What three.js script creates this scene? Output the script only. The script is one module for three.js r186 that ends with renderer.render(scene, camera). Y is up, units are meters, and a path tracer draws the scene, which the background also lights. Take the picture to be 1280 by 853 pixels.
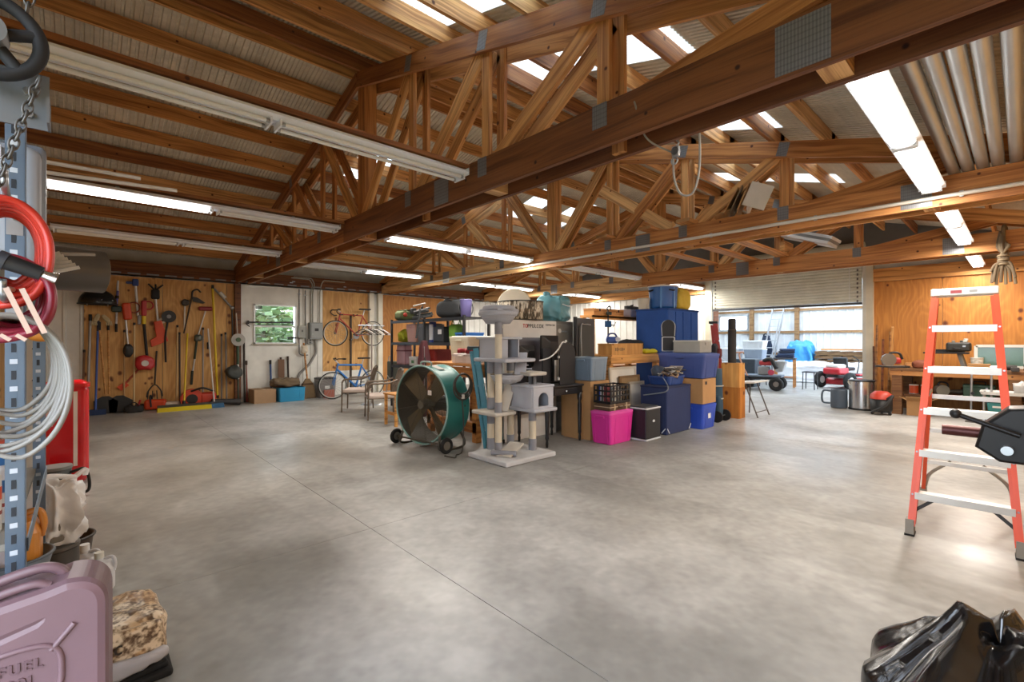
import * as THREE from 'three';
import { mergeGeometries } from 'three/addons/utils/BufferGeometryUtils.js';
import { RoundedBoxGeometry } from 'three/addons/geometries/RoundedBoxGeometry.js';
import { RectAreaLightUniformsLib } from 'three/addons/lights/RectAreaLightUniformsLib.js';
import { FontLoader } from 'three/addons/loaders/FontLoader.js';
import { TextGeometry } from 'three/addons/geometries/TextGeometry.js';

// ---------------------------------------------------------------- camera, sky, exposure
const scene = new THREE.Scene();
const camera = new THREE.PerspectiveCamera(71.9, 1280 / 853, 0.05, 200);
camera.position.set(0, 1.4, 0);
camera.rotation.set(0, THREE.MathUtils.degToRad(47.42), 0);
scene.add(camera);
scene.background = new THREE.Color().setRGB(4.7, 5.3, 6.2);      // bright overcast sky
const renderer = new THREE.WebGLRenderer({ antialias: true });
renderer.toneMapping = THREE.LinearToneMapping;
renderer.toneMappingExposure = 1.7;
renderer.shadowMap.enabled = true;
RectAreaLightUniformsLib.init();
const TUBE = 48;                                                  // radiance of a lit fluorescent batten

// ---------------------------------------------------------------- helpers
let _seed = 7;
const rnd = () => { _seed = (_seed + 0x6d2b79f5) | 0; let t = Math.imul(_seed ^ (_seed >>> 15), 1 | _seed); t = (t + Math.imul(t ^ (t >>> 7), 61 | t)) ^ t; return ((t ^ (t >>> 14)) >>> 0) / 4294967296; };
const rr = (a, b) => a + (b - a) * rnd();
const V = (x, y, z) => new THREE.Vector3(x, y, z);
const PI = Math.PI, R = (d) => d * PI / 180;
const names = new Map();
function numbered(n) { const k = names.get(n) || 0; names.set(n, k + 1); return k ? n + '_' + String(k).padStart(3, '0') : n; }
function place(g, p, r) {
  if (r) { g.applyMatrix4(new THREE.Matrix4().makeRotationFromEuler(new THREE.Euler(r[0], r[1], r[2], 'YXZ'))); }
  if (p) g.translate(p[0], p[1], p[2]);
  return g;
}
function metricUV(g) {
  const p = g.attributes.position, n = g.attributes.normal, uv = new Float32Array(p.count * 2);
  for (let i = 0; i < p.count; i++) {
    const ax = Math.abs(n.getX(i)), ay = Math.abs(n.getY(i)), az = Math.abs(n.getZ(i));
    let a, b;
    if (ax >= ay && ax >= az) { a = p.getZ(i); b = p.getY(i); } else if (ay >= az) { a = p.getX(i); b = p.getZ(i); } else { a = p.getX(i); b = p.getY(i); }
    uv[2 * i] = a; uv[2 * i + 1] = b;
  }
  g.setAttribute('uv', new THREE.BufferAttribute(uv, 2));
}
function flat(g) {
  let h = g.index ? g.toNonIndexed() : g;
  for (const k of Object.keys(h.attributes)) if (!['position', 'normal', 'uv'].includes(k)) h.deleteAttribute(k);
  if (!h.attributes.normal) h.computeVertexNormals();
  if (!h.userData.keepUV) metricUV(h);
  h.morphAttributes = {};
  return h;
}
function mesh(name, geoms, mat, parent = scene) {
  const list = (Array.isArray(geoms) ? geoms : [geoms]).map((g) => { const k = g.userData.keepUV, h = g.index ? g.toNonIndexed() : g; h.userData.keepUV = k; return flat(h); });
  const m = new THREE.Mesh(list.length > 1 ? mergeGeometries(list) : list[0], mat);
  m.name = parent === scene ? numbered(name) : name; m.castShadow = m.receiveShadow = true;
  parent.add(m); return m;
}
function thing(name, label, category, pos = [0, 0, 0], turn = 0, group) {
  const o = new THREE.Group(); o.name = numbered(name); scene.add(o);
  o.position.set(pos[0], pos[1], pos[2]); o.rotation.y = turn;
  o.userData = { label, category }; if (group) o.userData.group = group;
  return o;
}
function tag(o, label, category, group) { o.userData.label = label; o.userData.category = category; if (group) o.userData.group = group; return o; }
function struct(name, label, category) { const o = new THREE.Group(); o.name = numbered(name); o.userData = { kind: 'structure', label, category }; scene.add(o); return o; }
function dup(o, pos, turn, label, group) {
  const c = o.clone(); c.name = numbered(o.name.replace(/_\d{3}$/, '')); c.position.set(pos[0], pos[1], pos[2]); if (turn !== undefined && turn !== null) c.rotation.y = turn;
  c.userData = { ...o.userData }; if (label) c.userData.label = label; if (group) c.userData.group = group; scene.add(c); return c;
}
// geometry makers
const box = (w, h, d, p, r) => place(new THREE.BoxGeometry(w, h, d), p, r);
const rb = (w, h, d, rad, p, r, s = 2) => place(new RoundedBoxGeometry(w, h, d, s, Math.min(rad, w / 2.01, h / 2.01, d / 2.01)), p, r);
const cyl = (r1, r2, h, p, r, n = 20, open = false) => place(new THREE.CylinderGeometry(r1, r2, h, n, 1, open), p, r);
const sph = (rad, p, sc = [1, 1, 1], n = 18) => { const g = new THREE.SphereGeometry(rad, n, Math.max(8, n * 0.7 | 0)); g.scale(...sc); return place(g, p); };
const tor = (R1, r1, p, r, arc = 2 * PI, n = 32, m = 8) => place(new THREE.TorusGeometry(R1, r1, m, n, arc), p, r);
const lathe = (pts, p, r, n = 28) => place(new THREE.LatheGeometry(pts.map((q) => new THREE.Vector2(q[0], q[1])), n), p, r);
function tube(pts, rad, n = 0, m = 7, closed = false, tension = 0.5) {
  const c = new THREE.CatmullRomCurve3(pts.map((q) => V(...q)), closed, 'catmullrom', tension);
  return new THREE.TubeGeometry(c, n || pts.length * 6, rad, m, closed);
}
function rod(a, b, rad, m = 10, rad2) {
  const A = V(...a), B = V(...b), d = B.clone().sub(A), g = new THREE.CylinderGeometry(rad2 ?? rad, rad, d.length(), m);
  g.applyQuaternion(new THREE.Quaternion().setFromUnitVectors(V(0, 1, 0), d.clone().normalize()));
  const c = A.add(B).multiplyScalar(0.5); g.translate(c.x, c.y, c.z); return g;
}
function applyM(g, m) {               // flips the faces too when the matrix mirrors
  if (g.index) g = g.toNonIndexed();
  g.applyMatrix4(m);
  if (m.determinant() < 0) for (const k of ['position', 'normal', 'uv']) { const a = g.attributes[k]; if (!a) continue; for (let i = 0; i < a.count; i += 3) for (let q = 0; q < a.itemSize; q++) { const t = a.getComponent(i + 1, q); a.setComponent(i + 1, q, a.getComponent(i + 2, q)); a.setComponent(i + 2, q, t); } }
  return g;
}
function shape(pts) { const s = new THREE.Shape(); pts.forEach((q, i) => (i ? s.lineTo(q[0], q[1]) : s.moveTo(q[0], q[1]))); return s; }
function ext(s, d, bev = 0, p, r, holes) {
  const sh = Array.isArray(s) ? shape(s) : s; if (holes) sh.holes.push(...holes);
  const g = new THREE.ExtrudeGeometry(sh, { depth: d - 2 * bev, bevelEnabled: bev > 0, bevelThickness: bev, bevelSize: bev, bevelSegments: 2, curveSegments: 14 });
  g.translate(0, 0, bev); return place(g, p, r);
}
// timber or plate between two points: w across, h in the plane of up; uv runs along the length in metres with a random start
function beam(a, b, w, h, up = [0, 1, 0], uvs = true) {
  const A = V(...a), B = V(...b), d = B.clone().sub(A), L = d.length(); d.normalize();
  let side = new THREE.Vector3().crossVectors(d, V(...up)); if (side.length() < 1e-4) side = V(1, 0, 0); side.normalize();
  const u2 = new THREE.Vector3().crossVectors(side, d).normalize();
  const g = new THREE.BoxGeometry(L, h, w).toNonIndexed(), p = g.attributes.position, n = g.attributes.normal, uv = g.attributes.uv;
  const o1 = rnd() * 7, o2 = rnd() * 3;
  for (let i = 0; i < p.count; i++) {
    const ny = Math.abs(n.getY(i)), nx = Math.abs(n.getX(i));
    if (uvs) uv.setXY(i, nx > 0.5 ? p.getZ(i) + o1 : p.getX(i) + o1, (nx > 0.5 ? p.getY(i) : ny > 0.5 ? p.getZ(i) + 0.37 : p.getY(i)) + o2);
  }
  g.applyMatrix4(new THREE.Matrix4().makeBasis(d, u2, side));
  const c = A.add(B).multiplyScalar(0.5); g.translate(c.x, c.y, c.z); g.userData.keepUV = true; return g;
}
// ---------------------------------------------------------------- procedural textures (tileable value noise)
const hash2 = (i, j, s) => { let h = Math.imul(i, 374761393) + Math.imul(j, 668265263) + Math.imul(s, 1274126177) | 0; h = Math.imul(h ^ (h >>> 13), 1274126177); return ((h ^ (h >>> 16)) >>> 0) / 4294967296; };
function vn(x, y, px, py, seed) {       // tileable: x in 0..px, y in 0..py
  const x0 = Math.floor(x), y0 = Math.floor(y); let fx = x - x0, fy = y - y0; fx = fx * fx * (3 - 2 * fx); fy = fy * fy * (3 - 2 * fy);
  const i0 = ((x0 % px) + px) % px, i1 = (i0 + 1) % px, j0 = ((y0 % py) + py) % py, j1 = (j0 + 1) % py;
  const a = hash2(i0, j0, seed), b = hash2(i1, j0, seed), c = hash2(i0, j1, seed), d = hash2(i1, j1, seed);
  return a + (b - a) * fx + (c - a) * fy + (a - b - c + d) * fx * fy;
}
function fbm(u, v, px, py, oct, seed) { let s = 0, a = 0.5, t = 0; for (let k = 0; k < oct; k++) { s += a * vn(u * px, v * py, px, py, seed + k); t += a; a *= 0.5; px *= 2; py *= 2; } return s / t; }
function makeTex(w, h, f, srgb = true, size = [1, 1]) {
  const d = new Uint8Array(w * h * 4);
  for (let j = 0; j < h; j++) for (let i = 0; i < w; i++) { const c = f((i + 0.5) / w, (j + 0.5) / h), k = (j * w + i) * 4; for (let q = 0; q < 3; q++) d[k + q] = Math.max(0, Math.min(255, (c.length ? c[q] : c) * 255)); d[k + 3] = 255; }
  const t = new THREE.DataTexture(d, w, h); t.magFilter = THREE.LinearFilter; t.minFilter = THREE.LinearMipmapLinearFilter; t.generateMipmaps = true; t.wrapS = t.wrapT = THREE.RepeatWrapping;
  if (srgb) t.colorSpace = THREE.SRGBColorSpace; t.repeat.set(1 / size[0], 1 / size[1]); t.needsUpdate = true; return t;
}
const mix = (a, b, t) => [a[0] + (b[0] - a[0]) * t, a[1] + (b[1] - a[1]) * t, a[2] + (b[2] - a[2]) * t];
const sst = (a, b, x) => { const t = Math.max(0, Math.min(1, (x - a) / (b - a))); return t * t * (3 - 2 * t); };
function canvasTex(w, h, draw) { const c = document.createElement('canvas'); c.width = w; c.height = h; const g = c.getContext('2d'); draw(g, w, h); const t = new THREE.CanvasTexture(c); t.colorSpace = THREE.SRGBColorSpace; return t; }
// flat print on a sheet: plane with its own 0..1 uv
function sheet(w, h, p, r) { const g = new THREE.PlaneGeometry(w, h).toNonIndexed(); place(g, p, r); g.userData.keepUV = true; return g; }

const timberTex = makeTex(1024, 512, (u, v) => {          // 2.4 m along the grain by 0.6 m across
  const warp = fbm(u, v, 3, 2, 3, 3) * 0.16, g1 = fbm(u, v + warp, 3, 26, 4, 11), g2 = fbm(u, v, 10, 128, 2, 17), m = fbm(u, v, 4, 2, 3, 29);
  let c = mix([0.60, 0.45, 0.30], [0.90, 0.77, 0.58], sst(0.25, 0.75, g1 * 0.62 + g2 * 0.2 + m * 0.25));
  for (const [ku, kv, kr] of [[0.13, 0.2, 0.012], [0.36, 0.71, 0.015], [0.61, 0.44, 0.011], [0.83, 0.87, 0.014], [0.9, 0.12, 0.01], [0.5, 0.06, 0.012]]) {
    const d = Math.hypot((u - ku) * 2.4, (v - kv) * 0.6) / kr; c = mix(c, [0.24, 0.11, 0.05], 0.85 * (1 - sst(0.5, 1.6, d)));
  }
  return c;
}, true, [2.4, 0.6]);
const plyTex = makeTex(1024, 1024, (u, v) => {            // 2.44 m square, grain upright
  const warp = (fbm(u, v, 5, 2, 3, 41) - 0.5) * 0.5 + (fbm(u, v, 9, 4, 2, 43) - 0.5) * 0.12;
  const ring = 0.5 + 0.5 * Math.sin((u + warp) * 2 * PI * 15), g2 = fbm(u, v, 160, 8, 2, 45), m = fbm(u, v, 4, 3, 3, 47);
  let c = mix([0.66, 0.48, 0.27], [0.90, 0.75, 0.50], Math.min(1, 0.22 * ring * ring + 0.45 * g2 + 0.5 * m));
  let s = 5; const q = () => { s = (Math.imul(s, 1103515245) + 12345) & 0x7fffffff; return s / 0x7fffffff; };
  for (let k = 0; k < 26; k++) { const ku = q(), kv = q(), kr = 0.012 + 0.02 * q(), du = (u - ku) * 2.44, dv = (v - kv) * 2.44 * 0.8, d = Math.hypot(du, dv) / kr; if (d < 3) c = mix(c, [0.30, 0.13, 0.05], 0.8 * (1 - sst(0.4, 1.9, d))); }
  return c;
}, true, [2.44, 2.44]);
const fineTex = makeTex(256, 256, (u, v) => 0.35 + 0.65 * (0.5 * fbm(u, v, 16, 16, 4, 61) + 0.5 * fbm(u, v, 90, 90, 1, 67)), false, [0.35, 0.35]);
const mottleTex = makeTex(512, 512, (u, v) => { const k = 0.86 + 0.14 * fbm(u, v, 5, 5, 5, 71); return [k, k, k]; }, true, [1.1, 1.1]);
const cloudTex = makeTex(512, 512, (u, v) => fbm(u, v, 6, 6, 4, 83), false, [0.6, 0.6]);

const mats = {};
function M(hex, rough = 0.6, o = {}) {
  const key = hex + '|' + rough + '|' + JSON.stringify(o); if (mats[key]) return mats[key];
  const { metal = 0, grain = 0, mottle = true, tint, ...rest } = o;
  const m = new THREE.MeshPhysicalMaterial({ color: hex, roughness: rough, metalness: metal, side: THREE.DoubleSide, ...rest });
  if (mottle) m.map = mottleTex;
  if (grain) { m.bumpMap = fineTex; m.bumpScale = grain; }
  return (mats[key] = m);
}
function wood(hex, rough = 0.62) { const k = 'w' + hex + rough; return mats[k] || (mats[k] = new THREE.MeshPhysicalMaterial({ color: hex, map: timberTex, roughness: rough, bumpMap: timberTex, bumpScale: 0.0006 })); }
const woods = ['#fff3e0', '#f7dcb8', '#ecc9a0', '#dcb48a', '#ffe6c6'].map((h) => wood(h));
const woodDark = ['#8a6446', '#7d5940', '#b38a68'].map((h) => wood(h));
const pick = (a) => a[Math.floor(rnd() * a.length)];
const plyMat = new THREE.MeshPhysicalMaterial({ color: '#fff6ea', map: plyTex, roughness: 0.6 });
const plyGold = new THREE.MeshPhysicalMaterial({ color: '#e4bd86', map: plyTex, roughness: 0.6 });
const plyPale = new THREE.MeshPhysicalMaterial({ color: '#ffeccb', map: plyTex, roughness: 0.62 }), plyChip = new THREE.MeshPhysicalMaterial({ color: '#e0b470', map: plyTex, roughness: 0.7 });
const plyDark = new THREE.MeshPhysicalMaterial({ color: '#d6b890', map: plyTex, roughness: 0.65 });
const white = M('#e4e6e2', 0.45), offwhite = M('#d9d6ca', 0.6), steel = M('#b8bcc0', 0.32, { metal: 0.85 }), galv = M('#c3c8cb', 0.38, { metal: 0.75, grain: 0.0004 }), black = M('#17181a', 0.5), blackM = M('#1c1d20', 0.75), rubber = M('#161616', 0.85);
const chrome = M('#d8dadc', 0.15, { metal: 1, mottle: false });
// ---------------------------------------------------------------- dimensions of the barn
const XL = -12.15, XR = 0.69, ZN = 0.9, ZF = -13.0, RIDGE = -5.73, SL = 0.274, HB = 2.71;
const hc = (x) => 4.72 - SL * Math.abs(x - RIDGE);          // centre line of the top chords
const zTruss = [-2.73, -6.3, -9.95];

// ---------------------------------------------------------------- floor
const floorTex = makeTex(2048, 2048, (u, v) => {
  const a = fbm(u, v, 6, 6, 6, 101), b = fbm(u, v, 24, 24, 4, 103), f = fbm(u, v, 300, 300, 2, 107), st = fbm(u, v, 7, 7, 7, 109), w = fbm(u, v, 14, 40, 3, 113);
  let c = mix([0.51, 0.505, 0.49], [0.69, 0.685, 0.67], sst(0.28, 0.72, 0.6 * a + 0.4 * b));
  c = mix(c, [0.43, 0.41, 0.37], 0.4 * sst(0.4, 0.8, st));
  c = mix(c, [0.74, 0.735, 0.72], 0.25 * sst(0.58, 0.7, w));
  const k = 0.93 + 0.14 * f; return [c[0] * k, c[1] * k, c[2] * k];
}, true, [14.5, 14.5]);
const floorRough = makeTex(1024, 1024, (u, v) => 0.29 + 0.32 * sst(0.3, 0.7, fbm(u, v, 9, 9, 6, 131)) + 0.06 * fbm(u, v, 120, 120, 1, 133), false, [14.5, 14.5]);
const floorMat = new THREE.MeshPhysicalMaterial({ color: '#ffffff', map: floorTex, roughnessMap: floorRough, roughness: 1.0, bumpMap: floorRough, bumpScale: 0.0012, specularIntensity: 1 });
{
  const f = struct('floor', 'grey power-trowelled concrete slab with darker stains', 'floor');
  const zs = [ZN + 2.5, -1.6, -7.4, ZF], xs = [XL - 0.1, -7.6, -3.3, XR + 0.1];      // bays between the saw-cut joints
  for (let i = 0; i < 3; i++) for (let j = 0; j < 3; j++) {
    const w = xs[i + 1] - xs[i] - 0.004, d = zs[j] - zs[j + 1] - 0.004;
    const g = new THREE.BoxGeometry(w, 0.2, d); g.translate((xs[i] + xs[i + 1]) / 2, -0.1, (zs[j] + zs[j + 1]) / 2);
    mesh('slab', g, floorMat, f);
  }
  const g2 = new THREE.BoxGeometry(15, 0.2, 9); g2.translate(-4.2, -0.1, ZF - 4.5); mesh('slab', g2, floorMat, f);
  mesh('joint_filler', box(XR - XL, 0.15, 12 + 4.4, [(XL + XR) / 2, -0.085, (ZF + ZN) / 2 + 0.5]), M('#5a554d', 0.9), f);
}
{
  const g = struct('ground', 'sunlit grass and dirt around the barn', 'ground');
  mesh('soil', box(70, 0.2, 70, [-6, -0.32, -6]), M('#8a8f62', 0.95), g);
}
// ---------------------------------------------------------------- walls
const linerMat = M('#e9eae6', 0.42), whitePaint = M('#efefe8', 0.6);
// ribbed metal liner sheet in the plane u-y, thickness along n; lies on x = x0 (axis 'x') or z = z0 (axis 'z')
function ribbed(axis, at, from, to, y0, y1, pitch = 0.23, depth = 0.02) {
  const n = Math.max(1, Math.round(Math.abs(to - from) / pitch)), st = (to - from) / n, pts = [];
  for (let i = 0; i < n; i++) { const o = from + i * st; pts.push([o, 0], [o + st * 0.72, 0], [o + st * 0.8, depth], [o + st * 0.92, depth]); }
  pts.push([to, 0], [to, -0.012], [from, -0.012]);
  let sh = ext(pts, y1 - y0);                               // x: along, y: relief, z: height
  const m = new THREE.Matrix4();
  if (axis === 'z') m.makeBasis(V(1, 0, 0), V(0, 0, 1), V(0, 1, 0)); else m.makeBasis(V(0, 0, 1), V(1, 0, 0), V(0, 1, 0));
  sh = applyM(sh, m); sh.translate(axis === 'x' ? at : 0, y0, axis === 'z' ? at : 0); return sh;
}
const WALLX = struct('wall_left', 'eave wall of plywood and white liner sheets', 'wall');
const TRIM1 = struct('trim_1', 'timber header and closure strip along the eave wall', 'header'), TRIM2 = struct('trim_2', 'posts of the eave wall', 'posts');
{ // ---- wall with the tools and the window (x = XL)
  const wz0 = -2.98, wz1 = -3.93, wy0 = 1.33, wy1 = 2.27;      // window opening
  const back = XL - 0.13, t = 0.1;
  for (const [z0, z1, y0, y1] of [[ZN, wz0, 0, 3.23], [wz0, wz1, 0, wy0], [wz0, wz1, wy1, 3.23], [wz1, ZF - 0.2, 0, 3.23]])
    mesh('outer_sheet', box(t, y1 - y0, z0 - z1, [back, (y0 + y1) / 2, (z0 + z1) / 2]), M('#c9cbc6', 0.6), WALLX);
  mesh('liner_sheet', ribbed('x', XL - 0.02, ZN, -0.06, 0, HB), linerMat, WALLX);
  for (const [z0, z1] of [[-0.06, -1.27], [-1.275, -2.44], [-2.445, -2.58]]) mesh('plywood_sheet', box(0.018, HB, z0 - z1 - 0.003, [XL, HB / 2, (z0 + z1) / 2]), plyMat, WALLX);
  for (const [z0, z1] of [[-4.58, -5.8]]) mesh('plywood_sheet', box(0.018, HB - 0.62, z0 - z1, [XL, HB / 2 + 0.31, (z0 + z1) / 2]), plyMat, WALLX);
  mesh('white_panel', box(0.02, 0.62, 1.22, [XL, 0.31, -5.19]), whitePaint, WALLX);
  // painted panels round the window
  for (const [z0, z1, y0, y1] of [[-2.7, wz0, 0, HB], [wz0, wz1, 0, wy0], [wz0, wz1, wy1, HB], [wz1, -4.575, 0, HB]]) mesh('white_panel', box(0.02, y1 - y0, z0 - z1, [XL, (y0 + y1) / 2, (z0 + z1) / 2]), whitePaint, WALLX);
  for (const z of [-4.09, -4.27, -4.45]) mesh('joint_strip', box(0.012, HB, 0.012, [XL + 0.014, HB / 2, z]), M('#c9c7bd', 0.6), WALLX);
  mesh('post', box(0.14, HB, 0.12, [XL + 0.04, HB / 2, -2.64]), woodDark[1], TRIM2);
  for (const z of [-5.87, -6.13]) mesh('post', box(0.12, HB, 0.13, [XL + 0.05, HB / 2, z]), M('#e7e2d2', 0.6), TRIM2);
  mesh('liner_sheet', ribbed('x', XL - 0.02, -5.8, -6.2, 0, HB), linerMat, WALLX);
  for (const [z0, z1] of [[-6.2, -7.42], [-7.425, -8.64]]) mesh('plywood_sheet', box(0.018, HB, z0 - z1 - 0.003, [XL, HB / 2, (z0 + z1) / 2]), plyDark, WALLX);
  mesh('liner_sheet', ribbed('x', XL - 0.02, -8.64, ZF, 0, HB), linerMat, WALLX);
  mesh('angle_trim', [box(0.05, 0.03, ZN - ZF, [XL + 0.03, HB + 0.005, (ZN + ZF) / 2]), box(0.01, 0.05, ZN - ZF, [XL + 0.05, HB + 0.01, (ZN + ZF) / 2])], M('#cfd2d3', 0.4, { metal: 0.5 }), TRIM1);
  for (const dx of [0.03, 0.09]) mesh('header_board', beam([XL + dx, HB + 0.15, ZN], [XL + dx, HB + 0.15, ZF], 0.04, 0.26), woodDark[dx > 0.05 ? 0 : 1], TRIM1);
  // corrugated foam closure strip over the plate: row of blocks
  for (let z = ZN - 0.2; z > ZF; z -= 0.3) mesh('closure_block', box(0.02, 0.03, 0.2, [XL + 0.125, HB + 0.04, z]), M('#8d9094', 0.6), TRIM1);
  const w = struct('window_1', 'horizontal sliding window with trees outside', 'window');
  const fm = M('#dfe3e4', 0.4, { metal: 0.4 });
  const zc = (wz0 + wz1) / 2, yc = (wy0 + wy1) / 2, W = wz0 - wz1, H = wy1 - wy0;
  mesh('window_frame', [box(0.13, 0.035, W, [XL - 0.03, wy0 + 0.017, zc]), box(0.13, 0.035, W, [XL - 0.03, wy1 - 0.017, zc]), box(0.13, H, 0.035, [XL - 0.03, yc, wz0 - 0.017]), box(0.13, H, 0.035, [XL - 0.03, yc, wz1 + 0.017]), box(0.05, 0.04, W, [XL - 0.04, 1.75, zc])], fm, w);
  const glass = new THREE.MeshPhysicalMaterial({ color: '#ffffff', roughness: 0.02, transmission: 1, thickness: 0, side: THREE.DoubleSide });
  for (const y of [(wy0 + 1.75) / 2, (wy1 + 1.75) / 2]) mesh('pane', box(0.004, H / 2 - 0.05, W - 0.05, [XL - 0.04, y, zc]), glass, w);
  mesh('window_sill', box(0.06, 0.02, W + 0.1, [XL + 0.04, wy0 - 0.01, zc]), M('#b9b39f', 0.5), w);
}
// door opening in the far gable wall
const DX0 = -5.86, DX1 = -2.44, DH = 2.95;
const WALLF = struct('wall_far', 'far gable wall with white liner and knotty plywood', 'wall');
{
  for (const [x0, x1, y0, y1] of [[XL - 0.2, DX0, 0, 3.2], [DX1, XR + 0.2, 0, 3.2], [DX0, DX1, DH, 3.2]]) mesh('core', box(x1 - x0, y1 - y0, 0.1, [(x0 + x1) / 2, (y0 + y1) / 2, ZF - 0.1]), M('#c6c6c0', 0.7), WALLF);
  mesh('liner_sheet', ribbed('z', ZF - 0.03, XL, DX0 - 0.05, 0, HB), linerMat, WALLF);
  for (const [x0, x1] of [[DX1 + 0.13, -1.13], [-1.127, 0.08], [0.083, XR]]) mesh('plywood_sheet', box(x1 - x0 - 0.003, HB, 0.018, [(x0 + x1) / 2, HB / 2, ZF - 0.03]), plyGold, WALLF);
  mesh('header_board', beam([DX1 + 0.1, HB + 0.14, ZF + 0.03], [XR, HB + 0.14, ZF + 0.03], 0.04, 0.28), wood('#ecc896'), WALLF);
  mesh('header_board', beam([XL, HB + 0.14, ZF + 0.03], [DX0 - 0.1, HB + 0.14, ZF + 0.03], 0.04, 0.24), wood('#ffdfb8'), WALLF);
  for (const x of [-10.0, -7.9]) mesh('post', box(0.14, HB, 0.12, [x, HB / 2, ZF + 0.03]), M('#dedace', 0.6), WALLF);
  const tri = [[XL - 0.1, 3.2 - 0.05], [XR + 0.1, 3.2 - 0.05], [XR + 0.1, hc(XR) + 0.27], [RIDGE, 4.72 + 0.29], [XL - 0.1, hc(XL) + 0.27]];
  mesh('gable_sheet', ext(tri, 0.05, 0, [0, 0, ZF - 0.12]), M('#77797a', 0.5, { metal: 0.3 }), WALLF);
}
const WALLN = struct('wall_near', 'near gable wall with a doorway behind the photographer', 'wall');
{ // wide doorway just behind the camera lets the daylight in
  const z = ZN + 0.06;
  for (const [x0, x1, y0, y1] of [[XL - 0.2, -1.55, 0, 3.2], [-1.55, 0.55, 2.55, 3.2], [0.55, XR + 0.2, 0, 3.2]]) mesh('plywood_sheet', box(x1 - x0, y1 - y0, 0.1, [(x0 + x1) / 2, (y0 + y1) / 2, z]), plyMat, WALLN);
  const tri = [[XL - 0.1, 3.15], [XR + 0.1, 3.15], [XR + 0.1, hc(XR) + 0.27], [RIDGE, 5.01], [XL - 0.1, hc(XL) + 0.27]];
  mesh('gable_sheet', ext(tri, 0.05, 0, [0, 0, z]), M('#9a9a95', 0.6), WALLN);
}
const WALLR = struct('wall_right', 'eave wall beside the ladder, outside the picture', 'wall');
mesh('plywood_sheet', box(0.1, 3.23, ZN - ZF, [XR + 0.06, 1.615, (ZN + ZF) / 2]), plyMat, WALLR);

// ---------------------------------------------------------------- roof
const foilTex = makeTex(512, 512, (u, v) => { const a = fbm(u, v, 6, 6, 5, 151), b = fbm(u, v, 40, 12, 3, 153); const k = 0.66 + 0.22 * a + 0.12 * b; return [k, k * 0.985, k * 0.94]; }, true, [1.6, 1.6]);
const foilMat = new THREE.MeshPhysicalMaterial({ color: '#f6f2ea', map: foilTex, metalness: 0.1, roughness: 0.5, bumpMap: cloudTex, bumpScale: 0.006, side: THREE.DoubleSide });
const lightPanel = new THREE.MeshPhysicalMaterial({ color: '#f4f7f6', roughness: 1, transmission: 0.5, thickness: 0, side: THREE.DoubleSide });
const ROOF = struct('ceiling', 'underside of the gable roof: foil-faced sheets on timber purlins with clear panels', 'roof');
{
  // one ribbed sheet laid down the slope: ribs run from ridge to eave
  function roofSheet(side, z0, z1, d0, d1) {
    const n = 12, st = (z1 - z0) / n, pts = [];
    for (let i = 0; i < n; i++) { const o = z0 + i * st; pts.push([o, 0], [o + st * 0.5, 0], [o + st * 0.62, 0.016], [o + st * 0.88, 0.016]); }
    pts.push([z1, 0], [z1, 0.022], [z0, 0.022]);
    let g = ext(pts, d1 - d0); const ux = side, dl = Math.hypot(1, SL), dir = V(ux / dl, -SL / dl, 0), nrm = V(SL * ux / dl, 1 / dl, 0);
    g = applyM(g, new THREE.Matrix4().makeBasis(V(0, 0, 1), nrm, dir));
    const p = V(RIDGE, 4.72 + 0.1 + 0.19, 0).addScaledVector(dir, d0); g.translate(p.x, p.y, p.z); return g;
  }
  const LIGHT = [-2.35, -3.75, -5.95, -7.65, -8.9].map((z) => [z - 0.3, z + 0.3]);
  const cuts = [ZN + 0.4]; const list = [];
  let z = ZN + 0.4;
  const edges = LIGHT.slice().sort((a, b) => b[1] - a[1]);
  for (const [a, b] of edges) { while (z - b > 0.05) { const e = Math.max(b, z - 0.92); list.push([e, z, false]); z = e; } list.push([a, b, true]); z = a; }
  while (z > ZF - 0.3) { const e = z - 0.92; list.push([e, z, false]); z = e; }
  for (const side of [-1, 1]) for (const [a, b, light] of list) {
    if (!light) { mesh('roof_sheet', roofSheet(side, a, b, 0, 7.2), foilMat, ROOF); continue; }
    const d0 = side < 0 ? 1.3 : 1.7, d1 = side < 0 ? (b > -2.5 ? 1.3 : 2.7) : 3.9;
    mesh('roof_sheet', roofSheet(side, a, b, 0, d0), foilMat, ROOF);
    if (d1 > d0) mesh('clear_roof_sheet', roofSheet(side, a, b, d0, d1), lightPanel, ROOF);
    mesh('roof_sheet', roofSheet(side, a, b, d1, 7.2), foilMat, ROOF);
  }
  for (const side of [-1, 1]) for (let k = 0; k < 12; k++) {
    const d = 0.12 + k * 0.585, x = RIDGE + side * d; if (x < XL + 0.1 || x > XR - 0.05) continue;
    const y = hc(x) + 0.1 + 0.09;
    for (const [za, zb] of [[ZN, zTruss[0] - 0.16], [zTruss[0] - 0.16, zTruss[1] - 0.16], [zTruss[1] - 0.16, zTruss[2] - 0.16], [zTruss[2] - 0.16, ZF]]) {
      const off = (k + (za > 0 ? 0 : 1)) % 2 * 0.04 - 0.02;
      mesh('purlin', beam([x + off, y, za], [x + off, y, zb + (zb > ZF + 1 ? -0.15 : 0)], 0.038, 0.184), pick([...woods, woodDark[2]]), ROOF);
    }
  }
  mesh('ridge_flashing', beam([RIDGE, 5.03, ZN + 0.3], [RIDGE, 5.03, ZF - 0.2], 0.4, 0.02), M('#9fa3a3', 0.5, { metal: 0.5 }), ROOF);
}
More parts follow.
